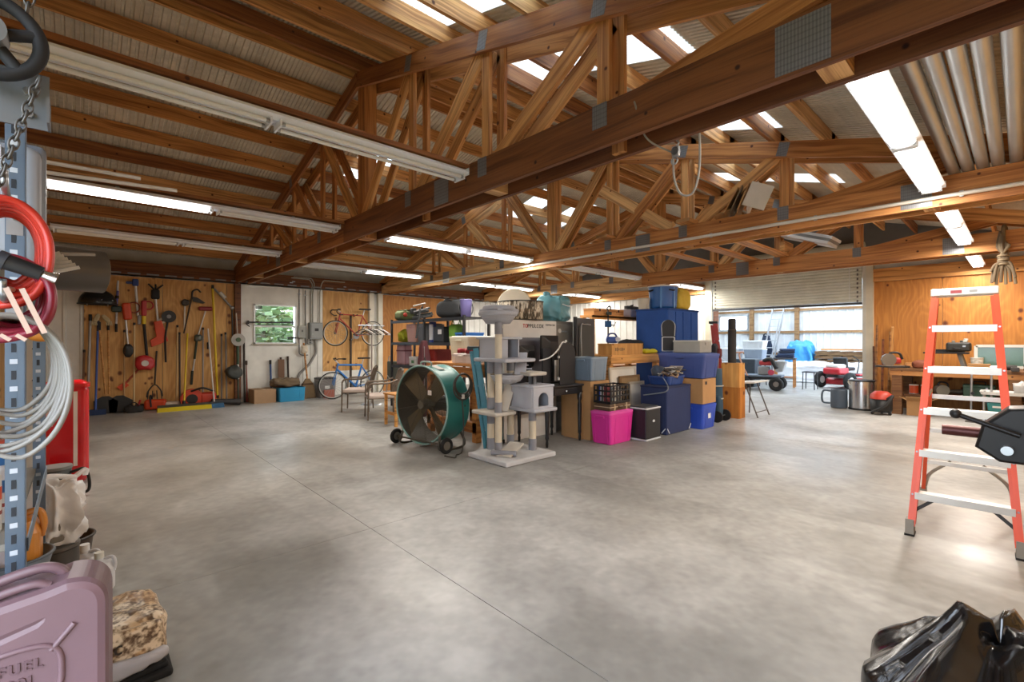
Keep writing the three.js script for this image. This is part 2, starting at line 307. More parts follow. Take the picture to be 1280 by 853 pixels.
// ---------------------------------------------------------------- roof trusses: two plies either side of packing blocks
const plateTex = makeTex(128, 128, (u, v) => { const k = (Math.sin(u * 2 * PI * 16) > 0.2 ? 0.46 : 0.54) * (Math.sin(v * 2 * PI * 8) > -0.6 ? 1 : 0.9); return [k, k, k * 1.02]; }, true, [0.25, 0.25]);
const plateMat = new THREE.MeshPhysicalMaterial({ color: '#f0f2f4', map: plateTex, metalness: 0.35, roughness: 0.45 });
zTruss.forEach((zc, ti) => {
  const t = thing('roof_truss', ['double timber roof truss closest to the fuel can with dark stained bottom chord', 'double timber roof truss carrying the white conduit and the open cartons', 'double timber roof truss in front of the roll-up door'][ti], 'truss', [0, 0, zc]);
  const P = [-6.42, -5.1, -3.79, -2.53, -1.27, 0, 1.27, 2.53, 3.79, 5.1, 6.42].map((d) => RIDGE + d);
  const cw = 0.038, ch = 0.286, dark = ti === 0;
  for (const s of [1, -1]) {
    const z = s * 0.125, zw = s * 0.125 - s * 0.038, ms = dark ? woodDark : woods;
    mesh('bottom_chord', beam([XL, HB + ch / 2, z], [RIDGE - 0.4, HB + ch / 2, z], cw, ch), dark ? woodDark[2] : pick(woods), t);
    mesh('bottom_chord', beam([RIDGE - 0.4, HB + ch / 2, z], [XR, HB + ch / 2, z], cw, ch), dark ? woodDark[s > 0 ? 0 : 1] : pick(woods), t);  // on the first truss this half of the chord is a darker brown
    for (const sd of [-1, 1]) mesh('top_chord', beam([RIDGE, 4.72, z], [sd < 0 ? XL : XR, hc(sd < 0 ? XL : XR), z], cw, 0.19), pick(dark ? [woods[3], woodDark[2]] : woods), t);
    for (let i = 2; i <= 8; i++) if (i !== 5) mesh('vertical_web', beam([P[i], HB + 0.02, zw], [P[i], hc(P[i]) + 0.02, zw], cw, 0.1, [1, 0, 0]), pick(dark ? [woods[2], woods[3]] : woods), t);
    const dg = [[5, 6], [6, 7], [7, 8], [5, 4], [4, 3], [3, 2], [8, 9.3], [2, 0.7]];
    for (const [lo, hi] of dg) { const f = Math.floor(hi), e = hi - f, xh = f === hi ? P[hi] : P[f] + (P[f + 1] - P[f]) * e; mesh('diagonal_web', beam([P[lo] + Math.sign(hi - lo) * 0.06, HB + 0.2, zw], [xh - Math.sign(hi - lo) * 0.04, hc(xh) - 0.02, zw], cw, 0.138), pick(dark ? [woods[2], woods[3], woods[1]] : woods), t); }
    for (const [i, y] of [[2, 0], [3, 0], [4, 0], [6, 0], [7, 0], [8, 0], [6, 1], [7, 1], [8, 1], [4, 1], [3, 1], [2, 1]]) mesh('nail_plate', box(0.12, 0.16, 0.003, [P[i], y ? hc(P[i]) : HB + 0.21, z + s * 0.0205], y ? [0, 0, i > 5 ? -0.27 : 0.27] : undefined), plateMat, t);
    for (const x of [RIDGE + 1.9, RIDGE + 5.0, RIDGE - 3.2]) mesh('nail_plate', box(0.24, 0.25, 0.003, [x, HB + ch / 2, z + s * 0.0205]), plateMat, t);
  }
  mesh('king_post', beam([RIDGE, HB, 0], [RIDGE, 4.72, 0], 0.16, 0.2, [1, 0, 0]), dark ? woods[3] : woods[1], t);
  for (const i of [1, 3, 7, 9]) mesh('packing_block', beam([P[i], HB + 0.06, -0.11], [P[i], HB + 0.06, 0.11], 0.12, 0.09), woods[0], t);
});
// ---------------------------------------------------------------- room beyond the roll-up door
const BZ = -20.4;
{
  const w = struct('wall_back', 'white ribbed metal wall of the lean-to beyond the roll-up door', 'wall');
  const sheetM = M('#eef1f2', 0.4);
  // window opening in the wall
  const ox0 = -8.9, ox1 = -7.75, oy0 = 1.85, oy1 = 2.45;
  mesh('metal_sheet', ribbed('z', BZ, -10.5, ox0, 0, 3.6), sheetM, w);
  mesh('metal_sheet', ribbed('z', BZ, ox0, ox1, 0, oy0), sheetM, w);
  mesh('metal_sheet', ribbed('z', BZ, ox0, ox1, oy1, 3.6), sheetM, w);
  for (let x = ox1; x < 1.9; x += 0.92) mesh('metal_sheet', ribbed('z', BZ, x, Math.min(x + 0.92, 2.2), 0, 3.6), sheetM, w);
  for (const y of [0.9, 1.75, 2.6]) mesh('girt', beam([-10.5, y, BZ + 0.06], [2.2, y, BZ + 0.06], 0.04, 0.09), wood('#c2b5a6'), w);
  for (const x of [-9.1, -7.55, -5.9, -3.2, -0.6]) mesh('post', box(0.14, 3.4, 0.14, [x, 1.7, BZ + 0.12]), wood('#b3a698'), w);
  const s = struct('wall_side', 'end wall of the lean-to, outside the picture', 'wall');
  mesh('metal_sheet', ribbed('x', -10.5, BZ, ZF - 0.15, 0, 3.6), sheetM, s);
  const win = struct('window_2', 'bright window opening in the lean-to wall', 'window');
  mesh('window_frame', [box(ox1 - ox0 + 0.1, 0.06, 0.1, [(ox0 + ox1) / 2, oy0, BZ]), box(ox1 - ox0 + 0.1, 0.06, 0.1, [(ox0 + ox1) / 2, oy1, BZ]), box(0.06, oy1 - oy0, 0.1, [ox0, (oy0 + oy1) / 2, BZ]), box(0.06, oy1 - oy0, 0.1, [ox1, (oy0 + oy1) / 2, BZ])], M('#cfd6da', 0.5), win);
  const c = struct('ceiling', 'white sheet roof of the lean-to', 'roof');
  for (const [x0, x1] of [[-10.7, -8.9], [0.3, 2.3]]) mesh('roof_sheet', box(x1 - x0, 0.05, 7.4, [(x0 + x1) / 2, 3.6, -16.8]), sheetM, c);
  for (let k = 0; k < 10; k++) mesh('clear_roof_sheet', place(new THREE.PlaneGeometry(0.92, 7.4), [-8.44 + k * 0.92, 3.6, -16.8], [PI / 2, 0, 0]), lightPanel, c);  // out-of-view clear sheets, added to brighten the lean-to with daylight
  for (const z of [-14.5, -16.5, -18.5]) mesh('rafter', beam([-10.6, 3.5, z], [2.2, 3.5, z], 0.04, 0.16), wood('#c2b5a6'), c);
}
// ---------------------------------------------------------------- fluorescent battens (each four-foot tube pair is lit or dead)
const tubeOn = new THREE.MeshStandardMaterial({ color: '#ffffff', emissive: '#fffaf0', emissiveIntensity: 5, roughness: 0.4 });
const tubeOff = M('#e9ebea', 0.3, { mottle: false });
const housing = M('#eef3fb', 0.3, { mottle: false });
function batten(label, x, y, z0, z1, lit, group) {      // z0 is the end nearest the near gable
  const L = z0 - z1, t = thing('batten_light', label, 'ceiling light', [x, y, (z0 + z1) / 2], 0, group);
  // folded sheet channel with sloping reflector wings
  const prof = [[-0.1, 0.02], [-0.045, 0.0], [-0.045, 0.055], [0.045, 0.055], [0.045, 0.0], [0.1, 0.02], [0.1, 0.024], [0.049, 0.006], [0.049, 0.06], [-0.049, 0.06], [-0.049, 0.006], [-0.1, 0.024]];
  mesh('housing', ext(prof, L, 0, [0, 0, -L / 2]), housing, t);
  for (const e of [-1, 1]) mesh('end_cap', box(0.2, 0.062, 0.004, [0, 0.03, e * L / 2]), housing, t);
  const n = 2, seg = L / n;
  for (let k = 0; k < n; k++) {
    const zc = L / 2 - seg * (k + 0.5);
    for (const s of [-0.055, 0.055]) {
      const tb = mesh('lamp_tube', cyl(0.014, 0.014, seg - 0.09, [s, -0.018, zc], [PI / 2, 0, 0], 12), lit[k] ? tubeOn : tubeOff, t);
      for (const e of [-1, 1]) mesh('lamp_pin_cap', cyl(0.0145, 0.0145, 0.02, [s, -0.018, zc + e * (seg / 2 - 0.05)], [PI / 2, 0, 0], 12), steel, tb);
    }
    for (const e of [-1, 1]) mesh('lamp_holder', box(0.15, 0.05, 0.012, [0, -0.012, zc + e * (seg / 2 - 0.03)]), housing, t);
    if (lit[k]) {
      const a = new THREE.RectAreaLight('#fff6ea', TUBE, 0.16, seg - 0.1); a.position.set(0, -0.045, zc); a.rotation.x = -PI / 2; t.add(a);
    }
  }
  const bay = [[ZN, -2.586], [-2.874, -6.156], [-6.444, -9.806], [-10.094, ZF + 0.01]].find((b) => (z0 + z1) / 2 < b[0] && (z0 + z1) / 2 > b[1]), zm = (z0 + z1) / 2;
  mesh('mounting_board', beam([0, 2.99 - y - 0.02, bay[0] - zm], [0, 2.99 - y - 0.02, bay[1] - zm], 0.12, 0.038), woodDark[2], t);
  for (const e of [-1, 1]) mesh('hanger', box(0.03, Math.max(0.012, 2.952 - y - 0.058), 0.03, [0, (2.952 - y + 0.058) / 2, e * L * 0.3]), steel, t);
  return t;
}
batten('dead twin-tube batten light above the hanging chain, ending at the first truss', -3.44, 2.88, 0.62, -2.55, [0, 0]);
batten('half-lit batten light, one tube pair bright, in front of the first truss', -6.16, 2.87, 0.28, -2.52, [1, 0]);
batten('dead batten light closest to the wall of garden tools', -8.6, 2.87, 0.28, -2.52, [0, 0]);
batten('lit batten light between the first and second truss above the patio chairs', -6.16, 2.87, -3.2, -6.1, [1, 1]);
batten('half-lit batten light above the electrical box', -9.4, 2.87, -3.0, -5.8, [0, 1]);
batten('lit batten light above the black storage rack', -9.6, 2.87, -6.7, -9.6, [1, 1]);
batten('dead batten light above the desk with the monitors', -6.16, 2.87, -6.7, -9.7, [0, 0]);
batten('lit batten light in the far corner beyond the teal bag', -9.7, 2.87, -10.3, -12.9, [1, 1]);
batten('lit batten light beyond the stacked blue drum, beside the roll-up door', -6.16, 2.87, -10.3, -12.9, [1, 1]);
batten('lit batten light beside the galvanised pipes', -0.6, 2.86, -2.95, -6.05, [1, 1]);
batten('lit batten light between the second and third truss above the ladder', -0.6, 2.86, -6.55, -9.7, [1, 1]);
batten('lit batten light above the workbench by the plywood wall', -0.6, 2.86, -10.3, -12.8, [1, 1]);
// ---------------------------------------------------------------- kit of shapes used by the objects
// lofted rounded rectangle: levels [y, halfWidth, halfDepth, radius, dx, dz]
function loft(levels, seg = 4, capB = true, capT = true) {
  const ring = ([y, a, b, r, dx = 0, dz = 0]) => {
    const o = []; r = Math.min(r, a * 0.999, b * 0.999);
    for (const [sx, sz, a0] of [[1, 1, 0], [-1, 1, PI / 2], [-1, -1, PI], [1, -1, 1.5 * PI]]) for (let k = 0; k <= seg; k++) { const t = a0 + k / seg * PI / 2; o.push([sx * (a - r) + r * Math.cos(t) + dx, y, sz * (b - r) + r * Math.sin(t) + dz]); }
    return o;
  };
  const rings = levels.map(ring), n = rings[0].length, pos = [];
  const tri = (a, b, c) => pos.push(...a, ...b, ...c);
  for (let i = 0; i + 1 < rings.length; i++) for (let k = 0; k < n; k++) { const a = rings[i][k], b = rings[i][(k + 1) % n], c = rings[i + 1][k], d = rings[i + 1][(k + 1) % n]; tri(a, c, b); tri(b, c, d); }
  const cap = (rg, up) => { const c = [rg.reduce((s, q) => s + q[0], 0) / n, rg[0][1], rg.reduce((s, q) => s + q[2], 0) / n]; for (let k = 0; k < n; k++) up ? tri(c, rg[(k + 1) % n], rg[k]) : tri(c, rg[k], rg[(k + 1) % n]); };
  if (capB) cap(rings[0], false); if (capT) cap(rings[rings.length - 1], true);
  const g = new THREE.BufferGeometry(); g.setAttribute('position', new THREE.Float32BufferAttribute(pos, 3)); g.computeVertexNormals();
  return g;
}
const ctr = (b) => [(b[0] + b[1]) / 2, b[2], (b[4] + b[5]) / 2];
const dim = (b) => [b[1] - b[0], b[3] - b[2], b[5] - b[4]];
// plastic storage tub fitted to box b = [x0,x1,y0,y1,z0,z1]
function tub(name, label, b, mat, o = {}) {
  const [w, h, d] = dim(b), t = thing(name, label, o.category || 'storage bin', ctr(b), o.turn || 0, o.group);
  const k = o.taper ?? 0.88, r = o.r ?? 0.03, lid = o.lid !== false;
  const bh = lid ? h - 0.025 : h;
  const inner = lid ? [] : [[bh, w / 2 - 0.012, d / 2 - 0.012, r], [0.012, w / 2 * k - 0.012, d / 2 * k - 0.012, r]];
  mesh('body', loft([[0, w / 2 * k - 0.008, d / 2 * k - 0.008, r], [0.01, w / 2 * k, d / 2 * k, r], [bh * 0.86, w / 2 * (k + (1 - k) * 0.8), d / 2 * (k + (1 - k) * 0.8), r], [bh * 0.87, w / 2 * 0.985, d / 2 * 0.985, r], [bh, w / 2 * 0.985, d / 2 * 0.985, r], ...inner], 3, true, true), mat, t);
  for (const [sx, sz] of [[0, 1], [1, 0]]) for (const q of [-0.28, 0.28]) mesh('rib', box(sx ? 0.008 : 0.012, bh * 0.8, sx ? 0.012 : 0.008, [sx ? w / 2 * (k + (1 - k) * 0.4) : q * w, bh * 0.44, sx ? q * d : d / 2 * (k + (1 - k) * 0.4)], sx ? [0, 0, -Math.atan(w / 2 * (1 - k) * 0.8 / bh)] : [Math.atan(d / 2 * (1 - k) * 0.8 / bh), 0, 0]), mat, t);
  for (const s of [-1, 1]) mesh('handle', rb(Math.min(0.14, w * 0.4), 0.03, 0.03, 0.008, [0, bh * 0.87, s * (d / 2 - 0.002)]), mat, t);
  if (lid) { mesh('lid', loft([[bh - 0.018, w / 2, d / 2, r], [bh + 0.012, w / 2, d / 2, r], [bh + 0.016, w / 2 - 0.025, d / 2 - 0.025, r], [bh + 0.025, w / 2 - 0.035, d / 2 - 0.035, r]], 3), o.lidMat || mat, t); }
  else mesh('rim', loft([[bh - 0.02, w / 2, d / 2, r], [bh, w / 2, d / 2, r], [bh, w / 2 - 0.014, d / 2 - 0.014, r], [bh - 0.02, w / 2 - 0.014, d / 2 - 0.014, r]], 3, false, false), o.lidMat || mat, t);
  if (o.sticker) mesh('sticker', sheet(o.sticker[0], o.sticker[1], [w / 2 * (k + 0.05) + 0.012, bh * 0.55, o.sticker[2] || 0], [0, PI / 2, 0]), M('#eef0ee', 0.6), t);
  return t;
}
const cardMat = M('#b98d5c', 0.8, { grain: 0.0006 }), tapeMat = M('#c9a878', 0.3), cardDark = M('#8a6540', 0.8);
function carton(name, label, b, o = {}) {
  const [w, h, d] = dim(b), t = thing(name, label, 'cardboard box', ctr(b), o.turn || 0, o.group), m = o.mat || cardMat, T = 0.006;
  for (const s of [-1, 1]) { mesh('side_panel', box(w, h, T, [0, h / 2, s * (d / 2 - T / 2)]), m, t); mesh('end_panel', box(T, h, d - 2 * T, [s * (w / 2 - T / 2), h / 2, 0]), m, t); }
  mesh('bottom_panel', box(w - 2 * T, T, d - 2 * T, [0, T / 2, 0]), m, t);
  if (o.open) for (const s of [-1, 1]) { mesh('flap', box(w, T, d / 2, [0, h + Math.sin(o.open) * d / 4, s * (d / 2 + Math.cos(o.open) * d / 4)], [s * -o.open, 0, 0]), m, t); mesh('flap', box(w / 2.4, T, d - 0.02, [s * (w / 2 + Math.cos(o.open) * w / 5), h + Math.sin(o.open) * w / 5, 0], [0, 0, s * o.open]), m, t); }
  else { for (const s of [-1, 1]) mesh('flap', box(w, T, d / 2 - 0.002, [0, h + T / 2, s * d / 4]), m, t); mesh('tape', box(w + 0.002, 0.001, 0.05, [0, h + T + 0.0006, 0]), tapeMat, t); }
  if (o.print) mesh('print', sheet(o.print[0], o.print[1], [w / 2 + 0.002, h * (o.print[3] || 0.6), o.print[2]], [0, PI / 2, 0]), o.printMat || blackM, t);
  return t;
}
// smooth 3-D noise and crumpled bags
const h3 = (i, j, k, s) => hash2(i + Math.imul(k, 57), j + Math.imul(k, 131), s);
function n3(x, y, z, s = 1) {
  const a = Math.floor(x), b = Math.floor(y), c = Math.floor(z); let u = x - a, v = y - b, w = z - c; u = u * u * (3 - 2 * u); v = v * v * (3 - 2 * v); w = w * w * (3 - 2 * w);
  const L = (p, q, t) => p + (q - p) * t;
  return L(L(L(h3(a, b, c, s), h3(a + 1, b, c, s), u), L(h3(a, b + 1, c, s), h3(a + 1, b + 1, c, s), u), v), L(L(h3(a, b, c + 1, s), h3(a + 1, b, c + 1, s), u), L(h3(a, b + 1, c + 1, s), h3(a + 1, b + 1, c + 1, s), u), v), w);
}
// crumpled cloth or film over a lump: rx, ry, rz radii, power > 2 is boxier, amp = fold depth, freq = folds per metre
function lump(rx, ry, rz, o = {}) {
  const { power = 2.6, amp = 0.03, freq = 6, seed = 1, segs = 40, flatBottom = true } = o;
  const g = new THREE.SphereGeometry(1, segs, Math.round(segs * 0.7)), p = g.attributes.position, f = (t) => Math.sign(t) * Math.pow(Math.abs(t), 2 / power);
  for (let i = 0; i < p.count; i++) {
    let x = p.getX(i), y = p.getY(i), z = p.getZ(i);
    const X0 = f(x) * rx, Y0 = f(y) * ry, Z0 = f(z) * rz;
    const r1 = 1 - Math.abs(2 * n3(X0 * freq, Y0 * freq * 0.6, Z0 * freq, seed) - 1), r2 = 1 - Math.abs(2 * n3(X0 * freq * 2.3 + 9, Y0 * freq * 1.3, Z0 * freq * 2.3, seed + 5) - 1);
    const k = amp * (r1 * r1 + 0.45 * r2 * r2 - 0.7);
    let yy = Y0 + y * k; if (flatBottom && yy < -ry * 0.96) yy = -ry * 0.96;
    p.setXYZ(i, X0 + x * k, yy, Z0 + z * k);
  }
  g.computeVertexNormals(); g.translate(0, flatBottom ? ry * 0.96 : ry, 0); return g;
}
const font = await new FontLoader().loadAsync('fonts/droid/droid_sans_bold.typeface.json');
function text(str, size, depth, p, r) { const g = new TextGeometry(str, { font, size, depth, curveSegments: 3 }); g.computeBoundingBox(); const b = g.boundingBox; g.translate(-(b.max.x + b.min.x) / 2, -(b.max.y + b.min.y) / 2, 0); return place(g, p, r); }
// ---------------------------------------------------------------- orange step ladder
{
  const t = thing('step_ladder', 'tall orange fibreglass step ladder with aluminium treads standing open', 'ladder', [-0.285, 0, -4.45], 0.04);
  const or = M('#e8552c', 0.4), al = M('#dcdcd6', 0.35, { metal: 0.3 }), foot = M('#8b867c', 0.7);
  const H = 1.76, top = -0.33, wb = 0.275, wt = 0.165, rz0 = -1.2;
  for (const s of [-1, 1]) {
    mesh('front_rail', [beam([s * wb, 0.07, 0], [s * wt, H - 0.04, top + 0.03], 0.026, 0.075, [0, 0, 1]), beam([s * (wb - 0.012), 0.07, 0.034], [s * (wt - 0.012), H - 0.04, top + 0.064], 0.036, 0.006, [0, 0, 1]), beam([s * (wb - 0.012), 0.07, -0.034], [s * (wt - 0.012), H - 0.04, top - 0.004], 0.036, 0.006, [0, 0, 1])], or, t);
    mesh('rear_rail', beam([s * (wb + 0.01), 0.05, rz0], [s * (wt - 0.01), H - 0.06, top - 0.1], 0.026, 0.05, [0, 0, 1]), or, t);
    const ft = mesh('shoe', ext([[-0.05, 0], [0.05, 0], [0.03, 0.11], [-0.03, 0.11]], 0.05, 0.004, [s * wb, 0, 0.05], [0, PI / 2, 0]), foot, t); ft.geometry.translate(-0.025, 0, -0.05);
    mesh('tread_pad', box(0.056, 0.014, 0.11, [s * wb, 0.007, 0.0]), rubber, ft);
    const fr = mesh('shoe', box(0.045, 0.08, 0.07, [s * (wb + 0.01), 0.04, rz0]), foot, t);
    mesh('tread_pad', box(0.047, 0.01, 0.075, [s * (wb + 0.01), 0.005, rz0]), rubber, fr);
    mesh('spreader', beam([s * 0.21, 0.95, -0.2], [s * 0.2, 1.0, -0.78], 0.006, 0.03), steel, t);
    mesh('brace', beam([s * (wb - 0.01), 0.16, -0.02], [s * 0.12, 0.29, -0.04], 0.004, 0.022), M('#3b3b3a', 0.5), t);
    mesh('corner_brace', tube([[s * (wb + 0.0), 0.08, rz0], [s * (wb - 0.04), 0.22, rz0 + 0.06], [s * 0.1, 0.36, rz0 + 0.13]], 0.014), M('#a9a496', 0.5), t);
  }
  for (let k = 1; k <= 5; k++) {
    const y = k * 0.302, f = (y - 0.07) / (H - 0.11), w = 2 * (wb + (wt - wb) * f) - 0.02, z = f * (top + 0.03);
    const st = mesh('tread', [box(w, 0.01, 0.085, [0, y, z]), box(w, 0.045, 0.006, [0, y - 0.02, z + 0.042]), box(w, 0.03, 0.006, [0, y - 0.014, z - 0.04])], al, t);
    for (const s of [-1, 1]) for (const dx of [0.0, 0.03]) mesh('rivet', cyl(0.006, 0.006, 0.006, [s * (w / 2 + 0.012), y - 0.01, z + 0.043 - dx], [PI / 2, 0, 0], 10), steel, st);
  }
  for (const y of [0.34, 0.64, 0.94]) { const f = y / H, w = 2 * (wb + 0.01 + (wt - wb - 0.02) * f); mesh('rear_bar', box(w, 0.035, 0.012, [0, y, rz0 + (top - 0.1 - rz0) * f]), al, t); }
  const cap = mesh('top_cap', rb(2 * wt + 0.03, 0.055, 0.17, 0.008, [0, H, top - 0.02]), al, t);
  mesh('maker_sticker', box(0.06, 0.022, 0.002, [-0.04, H, top + 0.066]), M('#b8555a', 0.5), cap);
  mesh('label_mark', box(0.04, 0.016, 0.002, [0.05, H, top + 0.066]), M('#a9a9a4', 0.5), cap);
}
// ---------------------------------------------------------------- rope hanging from the truss above the ladder
{
  const t = thing('tie_down_rope', 'frayed brown rope bundle tied round the third truss above the ladder', 'rope', [-0.2, 0, -9.79]), m = M('#7d6d55', 0.9, { grain: 0.001 }), m2 = M('#6a5a46', 0.9, { grain: 0.001 });
  mesh('truss_loop', tube([[0.0, 2.66, 0.03], [0.0, 3.02, 0.02], [0.02, 3.03, -0.16], [0.03, 2.68, -0.14], [0.0, 2.64, 0.0]], 0.025, 40), m, t);
  for (let k = 0; k < 6; k++) { const o = (k - 2.5) * 0.022, d = 0.012 * (k % 3); mesh('strand', tube([[o * 0.5, 2.98 - 0.04 * k, 0.04 + d], [o, 2.75, 0.06 + d], [-o * 0.6, 2.58, 0.06 + d], [o * 1.6, 2.42, 0.05 + d], [o * 2.2, 2.24 - 0.03 * (k % 2), 0.04]], 0.019, 36), k % 2 ? m : m2, t); }
  for (let k = 0; k < 5; k++) mesh('whipping', tor(0.05, 0.016, [0, 2.62 - k * 0.03, 0.06], [PI / 2 + 0.25 * (k % 2), 0.3 * k, 0], 2 * PI, 18, 6), k % 2 ? m2 : m, t);
  for (const [dx, y] of [[-0.13, 2.4], [0.12, 2.3], [-0.1, 2.25]]) mesh('frayed_tail', tube([[0, 2.52, 0.07], [dx * 0.6, 2.5, 0.09], [dx, y, 0.08]], 0.017, 20, 6), m2, t);
}
// ---------------------------------------------------------------- bench vise on its stand at the edge of the view
{
  const st = thing('vise_stand', 'red steel pedestal carrying the dark bench vise', 'stand', [0.3, 0, -3.1]);
  mesh('base_plate', box(0.45, 0.02, 0.4, [0, 0.01, 0]), M('#7d2420', 0.5), st); mesh('column', cyl(0.07, 0.08, 0.82, [0, 0.43, 0]), M('#8c2a24', 0.45), st); mesh('mounting_plate', box(0.5, 0.03, 0.3, [-0.05, 0.855, 0]), M('#8c2a24', 0.45), st);
  const t = thing('bench_vise', 'dark cast-iron bench vise with a long screw handle', 'vise', [0.05, 0.87, -3.1]), im = M('#22201f', 0.42, { metal: 0.5 });
  mesh('body', ext([[-0.12, 0], [0.3, 0], [0.3, 0.2], [0.12, 0.24], [0.05, 0.2], [0.0, 0.23], [-0.09, 0.22], [-0.17, 0.14], [-0.19, 0.05]], 0.16, 0.012, [0, 0, -0.08]), im, t);
  mesh('jaw', rb(0.05, 0.07, 0.2, 0.008, [-0.02, 0.25, 0]), im, t); mesh('jaw', rb(0.05, 0.07, 0.2, 0.008, [0.06, 0.25, 0]), im, t);
  mesh('jaw_insert', box(0.012, 0.05, 0.18, [0.005, 0.26, 0]), steel, t);
  mesh('screw', cyl(0.025, 0.025, 0.16, [-0.24, 0.1, 0], [0, 0, PI / 2], 16), M('#5b2a26', 0.45, { metal: 0.4 }), t);
  const hd = mesh('screw_handle', rod([-0.26, 0.19, 0.1], [-0.06, 0.12, 0.12], 0.011), im, t); mesh('handle_knob', sph(0.022, [-0.265, 0.192, 0.1]), black, hd);
  mesh('swivel_bolt', cyl(0.02, 0.02, 0.05, [-0.1, 0.05, 0.1], [PI / 2, 0, 0]), steel, t);
  mesh('maker_plate', box(0.08, 0.05, 0.004, [0.06, 0.11, 0.083]), M('#9aa4ae', 0.3, { metal: 0.7 }), t);
}
// ---------------------------------------------------------------- black rubbish bags in the corner
{
  const film = new THREE.MeshPhysicalMaterial({ color: '#0c0c0e', roughness: 0.2, clearcoat: 0.6, clearcoatRoughness: 0.12, bumpMap: cloudTex, bumpScale: 0.009, side: THREE.DoubleSide });
  function bag(label, pos, rx, ry, rz, seed, turn) {
    const t = thing('rubbish_bag', label, 'rubbish bag', pos, turn);
    const g = lump(rx, ry, rz, { power: 2.4, amp: 0.05, freq: 4.2, seed, segs: 90 });
    const p = g.attributes.position;                       // gathered neck: film pulled in and pleated towards the top
    for (let i = 0; i < p.count; i++) { const x = p.getX(i), y = p.getY(i), z = p.getZ(i), k = sst(1.35 * ry, 2.0 * ry, y), a = Math.atan2(z, x), pl = 1 + 0.09 * Math.sin(a * 9 + seed) * sst(0.8 * ry, 1.7 * ry, y); p.setXYZ(i, x * (1 - 0.35 * k) * pl, y + 0.03 * k * Math.sin(a * 3 + seed), z * (1 - 0.35 * k) * pl); }
    g.computeVertexNormals(); mesh('film', g, film, t);
    return t;
  }
  bag('glossy black plastic rubbish bag with a pleated neck on the open floor', [-0.04, 0, -1.68], 0.25, 0.35, 0.25, 11, 0.3);
  bag('black rubbish bag slumped behind the pleated one, bulging with boxes', [0.36, 0, -2.13], 0.24, 0.36, 0.25, 23, 1.2);
}
// ---------------------------------------------------------------- workbench along the plywood wall
const benchWood = wood('#8a7258');
{
  const t = thing('workbench', 'long heavy timber workbench against the plywood wall with posts for legs', 'workbench', [-0.55, 0, -12.2]);
  const W = 2.4, D0 = 0.7;
  mesh('bench_top', beam([-W / 2, 0.86, 0], [W / 2, 0.86, 0], 2 * D0, 0.05), benchWood, t);
  mesh('front_rail', beam([-W / 2, 0.79, D0 - 0.03], [W / 2, 0.79, D0 - 0.03], 0.04, 0.09), wood('#c9a57c'), t);
  for (const [x, z] of [[-W / 2 + 0.1, D0 - 0.1], [0.45, D0 - 0.1], [-W / 2 + 0.1, -D0 + 0.1], [W / 2 - 0.1, -D0 + 0.1]]) mesh('leg', box(0.15, 0.835, 0.15, [x, 0.4175, z]), benchWood, t);
  mesh('lower_shelf', beam([-W / 2 + 0.1, 0.36, -0.1], [W / 2, 0.36, -0.1], 1.1, 0.03), wood('#7d6248'), t);
  mesh('back_panel', box(W, 0.8, 0.02, [0, 0.42, -D0 + 0.02]), plyDark, t);
}
tag(mesh('cable_drum_top', [cyl(0.27, 0.27, 0.03, [0, 0, 0], null, 28)].map((g) => place(g, [-1.75, 0.9, -11.75])), M('#2e2a28', 0.6)), 'round dark plate lying on the corner of the workbench', 'plate');
{ // red circular saw on the corner
  const t = thing('circular_saw', 'red circular saw lying on the round plate', 'saw', [-1.78, 0.915, -11.72], 0.5), rm = M('#b5302b', 0.45);
  mesh('motor_housing', rb(0.3, 0.13, 0.14, 0.05, [0.02, 0.1, 0]), rm, t); mesh('blade_guard', cyl(0.12, 0.12, 0.05, [-0.06, 0.12, 0.1], [PI / 2, 0, 0], 24), M('#84807a', 0.4, { metal: 0.6 }), t);
  mesh('handle', tube([[-0.05, 0.15, 0], [0.02, 0.25, 0], [0.15, 0.24, 0], [0.2, 0.13, 0]], 0.022), black, t); mesh('base_shoe', box(0.36, 0.008, 0.2, [0, 0.004, 0.05]), steel, t);
}
{
  const t = thing('leather_tool_pouch', 'worn brown tool pouch slumped beside the red saw', 'tool pouch', [-1.3, 0.885, -11.7], 0.3);
  mesh('pouch', lump(0.15, 0.07, 0.1, { amp: 0.03, freq: 9, seed: 4, segs: 24 }), M('#8a4d35', 0.8), t); mesh('flap', box(0.16, 0.012, 0.09, [0, 0.13, 0.04], [0.5, 0, 0]), M('#7a4029', 0.8), t);
}
{ // small router table: flat plate on splayed legs
  const t = thing('router_table', 'small benchtop table with a dark plate on four splayed legs', 'router table', [-1.0, 0.885, -12.1]), lm = M('#8f918e', 0.5, { metal: 0.4 });
  mesh('plate', box(0.62, 0.03, 0.4, [0, 0.29, 0]), blackM, t); mesh('fence', box(0.5, 0.05, 0.03, [0, 0.33, -0.14]), blackM, t);
  for (const [x, z] of [[-1, -1], [-1, 1], [1, -1], [1, 1]]) mesh('leg', beam([x * 0.26, 0, z * 0.16], [x * 0.19, 0.28, z * 0.12], 0.03, 0.06), lm, t);
}
{
  const t = thing('tool_case', 'black hard tool case with rounded ends on the router table', 'tool case', [-0.82, 1.205, -12.0], 0);
  mesh('shell', rb(0.34, 0.17, 0.22, 0.04, [0, 0.085, 0]), M('#23231f', 0.55), t); mesh('seam', box(0.345, 0.008, 0.225, [0, 0.1, 0]), M('#3a3a36', 0.5), t); mesh('latch', box(0.04, 0.03, 0.012, [0.08, 0.1, 0.112]), steel, t); mesh('handle', tube([[-0.06, 0.06, 0.11], [-0.05, 0.06, 0.14], [0.03, 0.06, 0.14], [0.04, 0.06, 0.11]], 0.01), black, t);
}
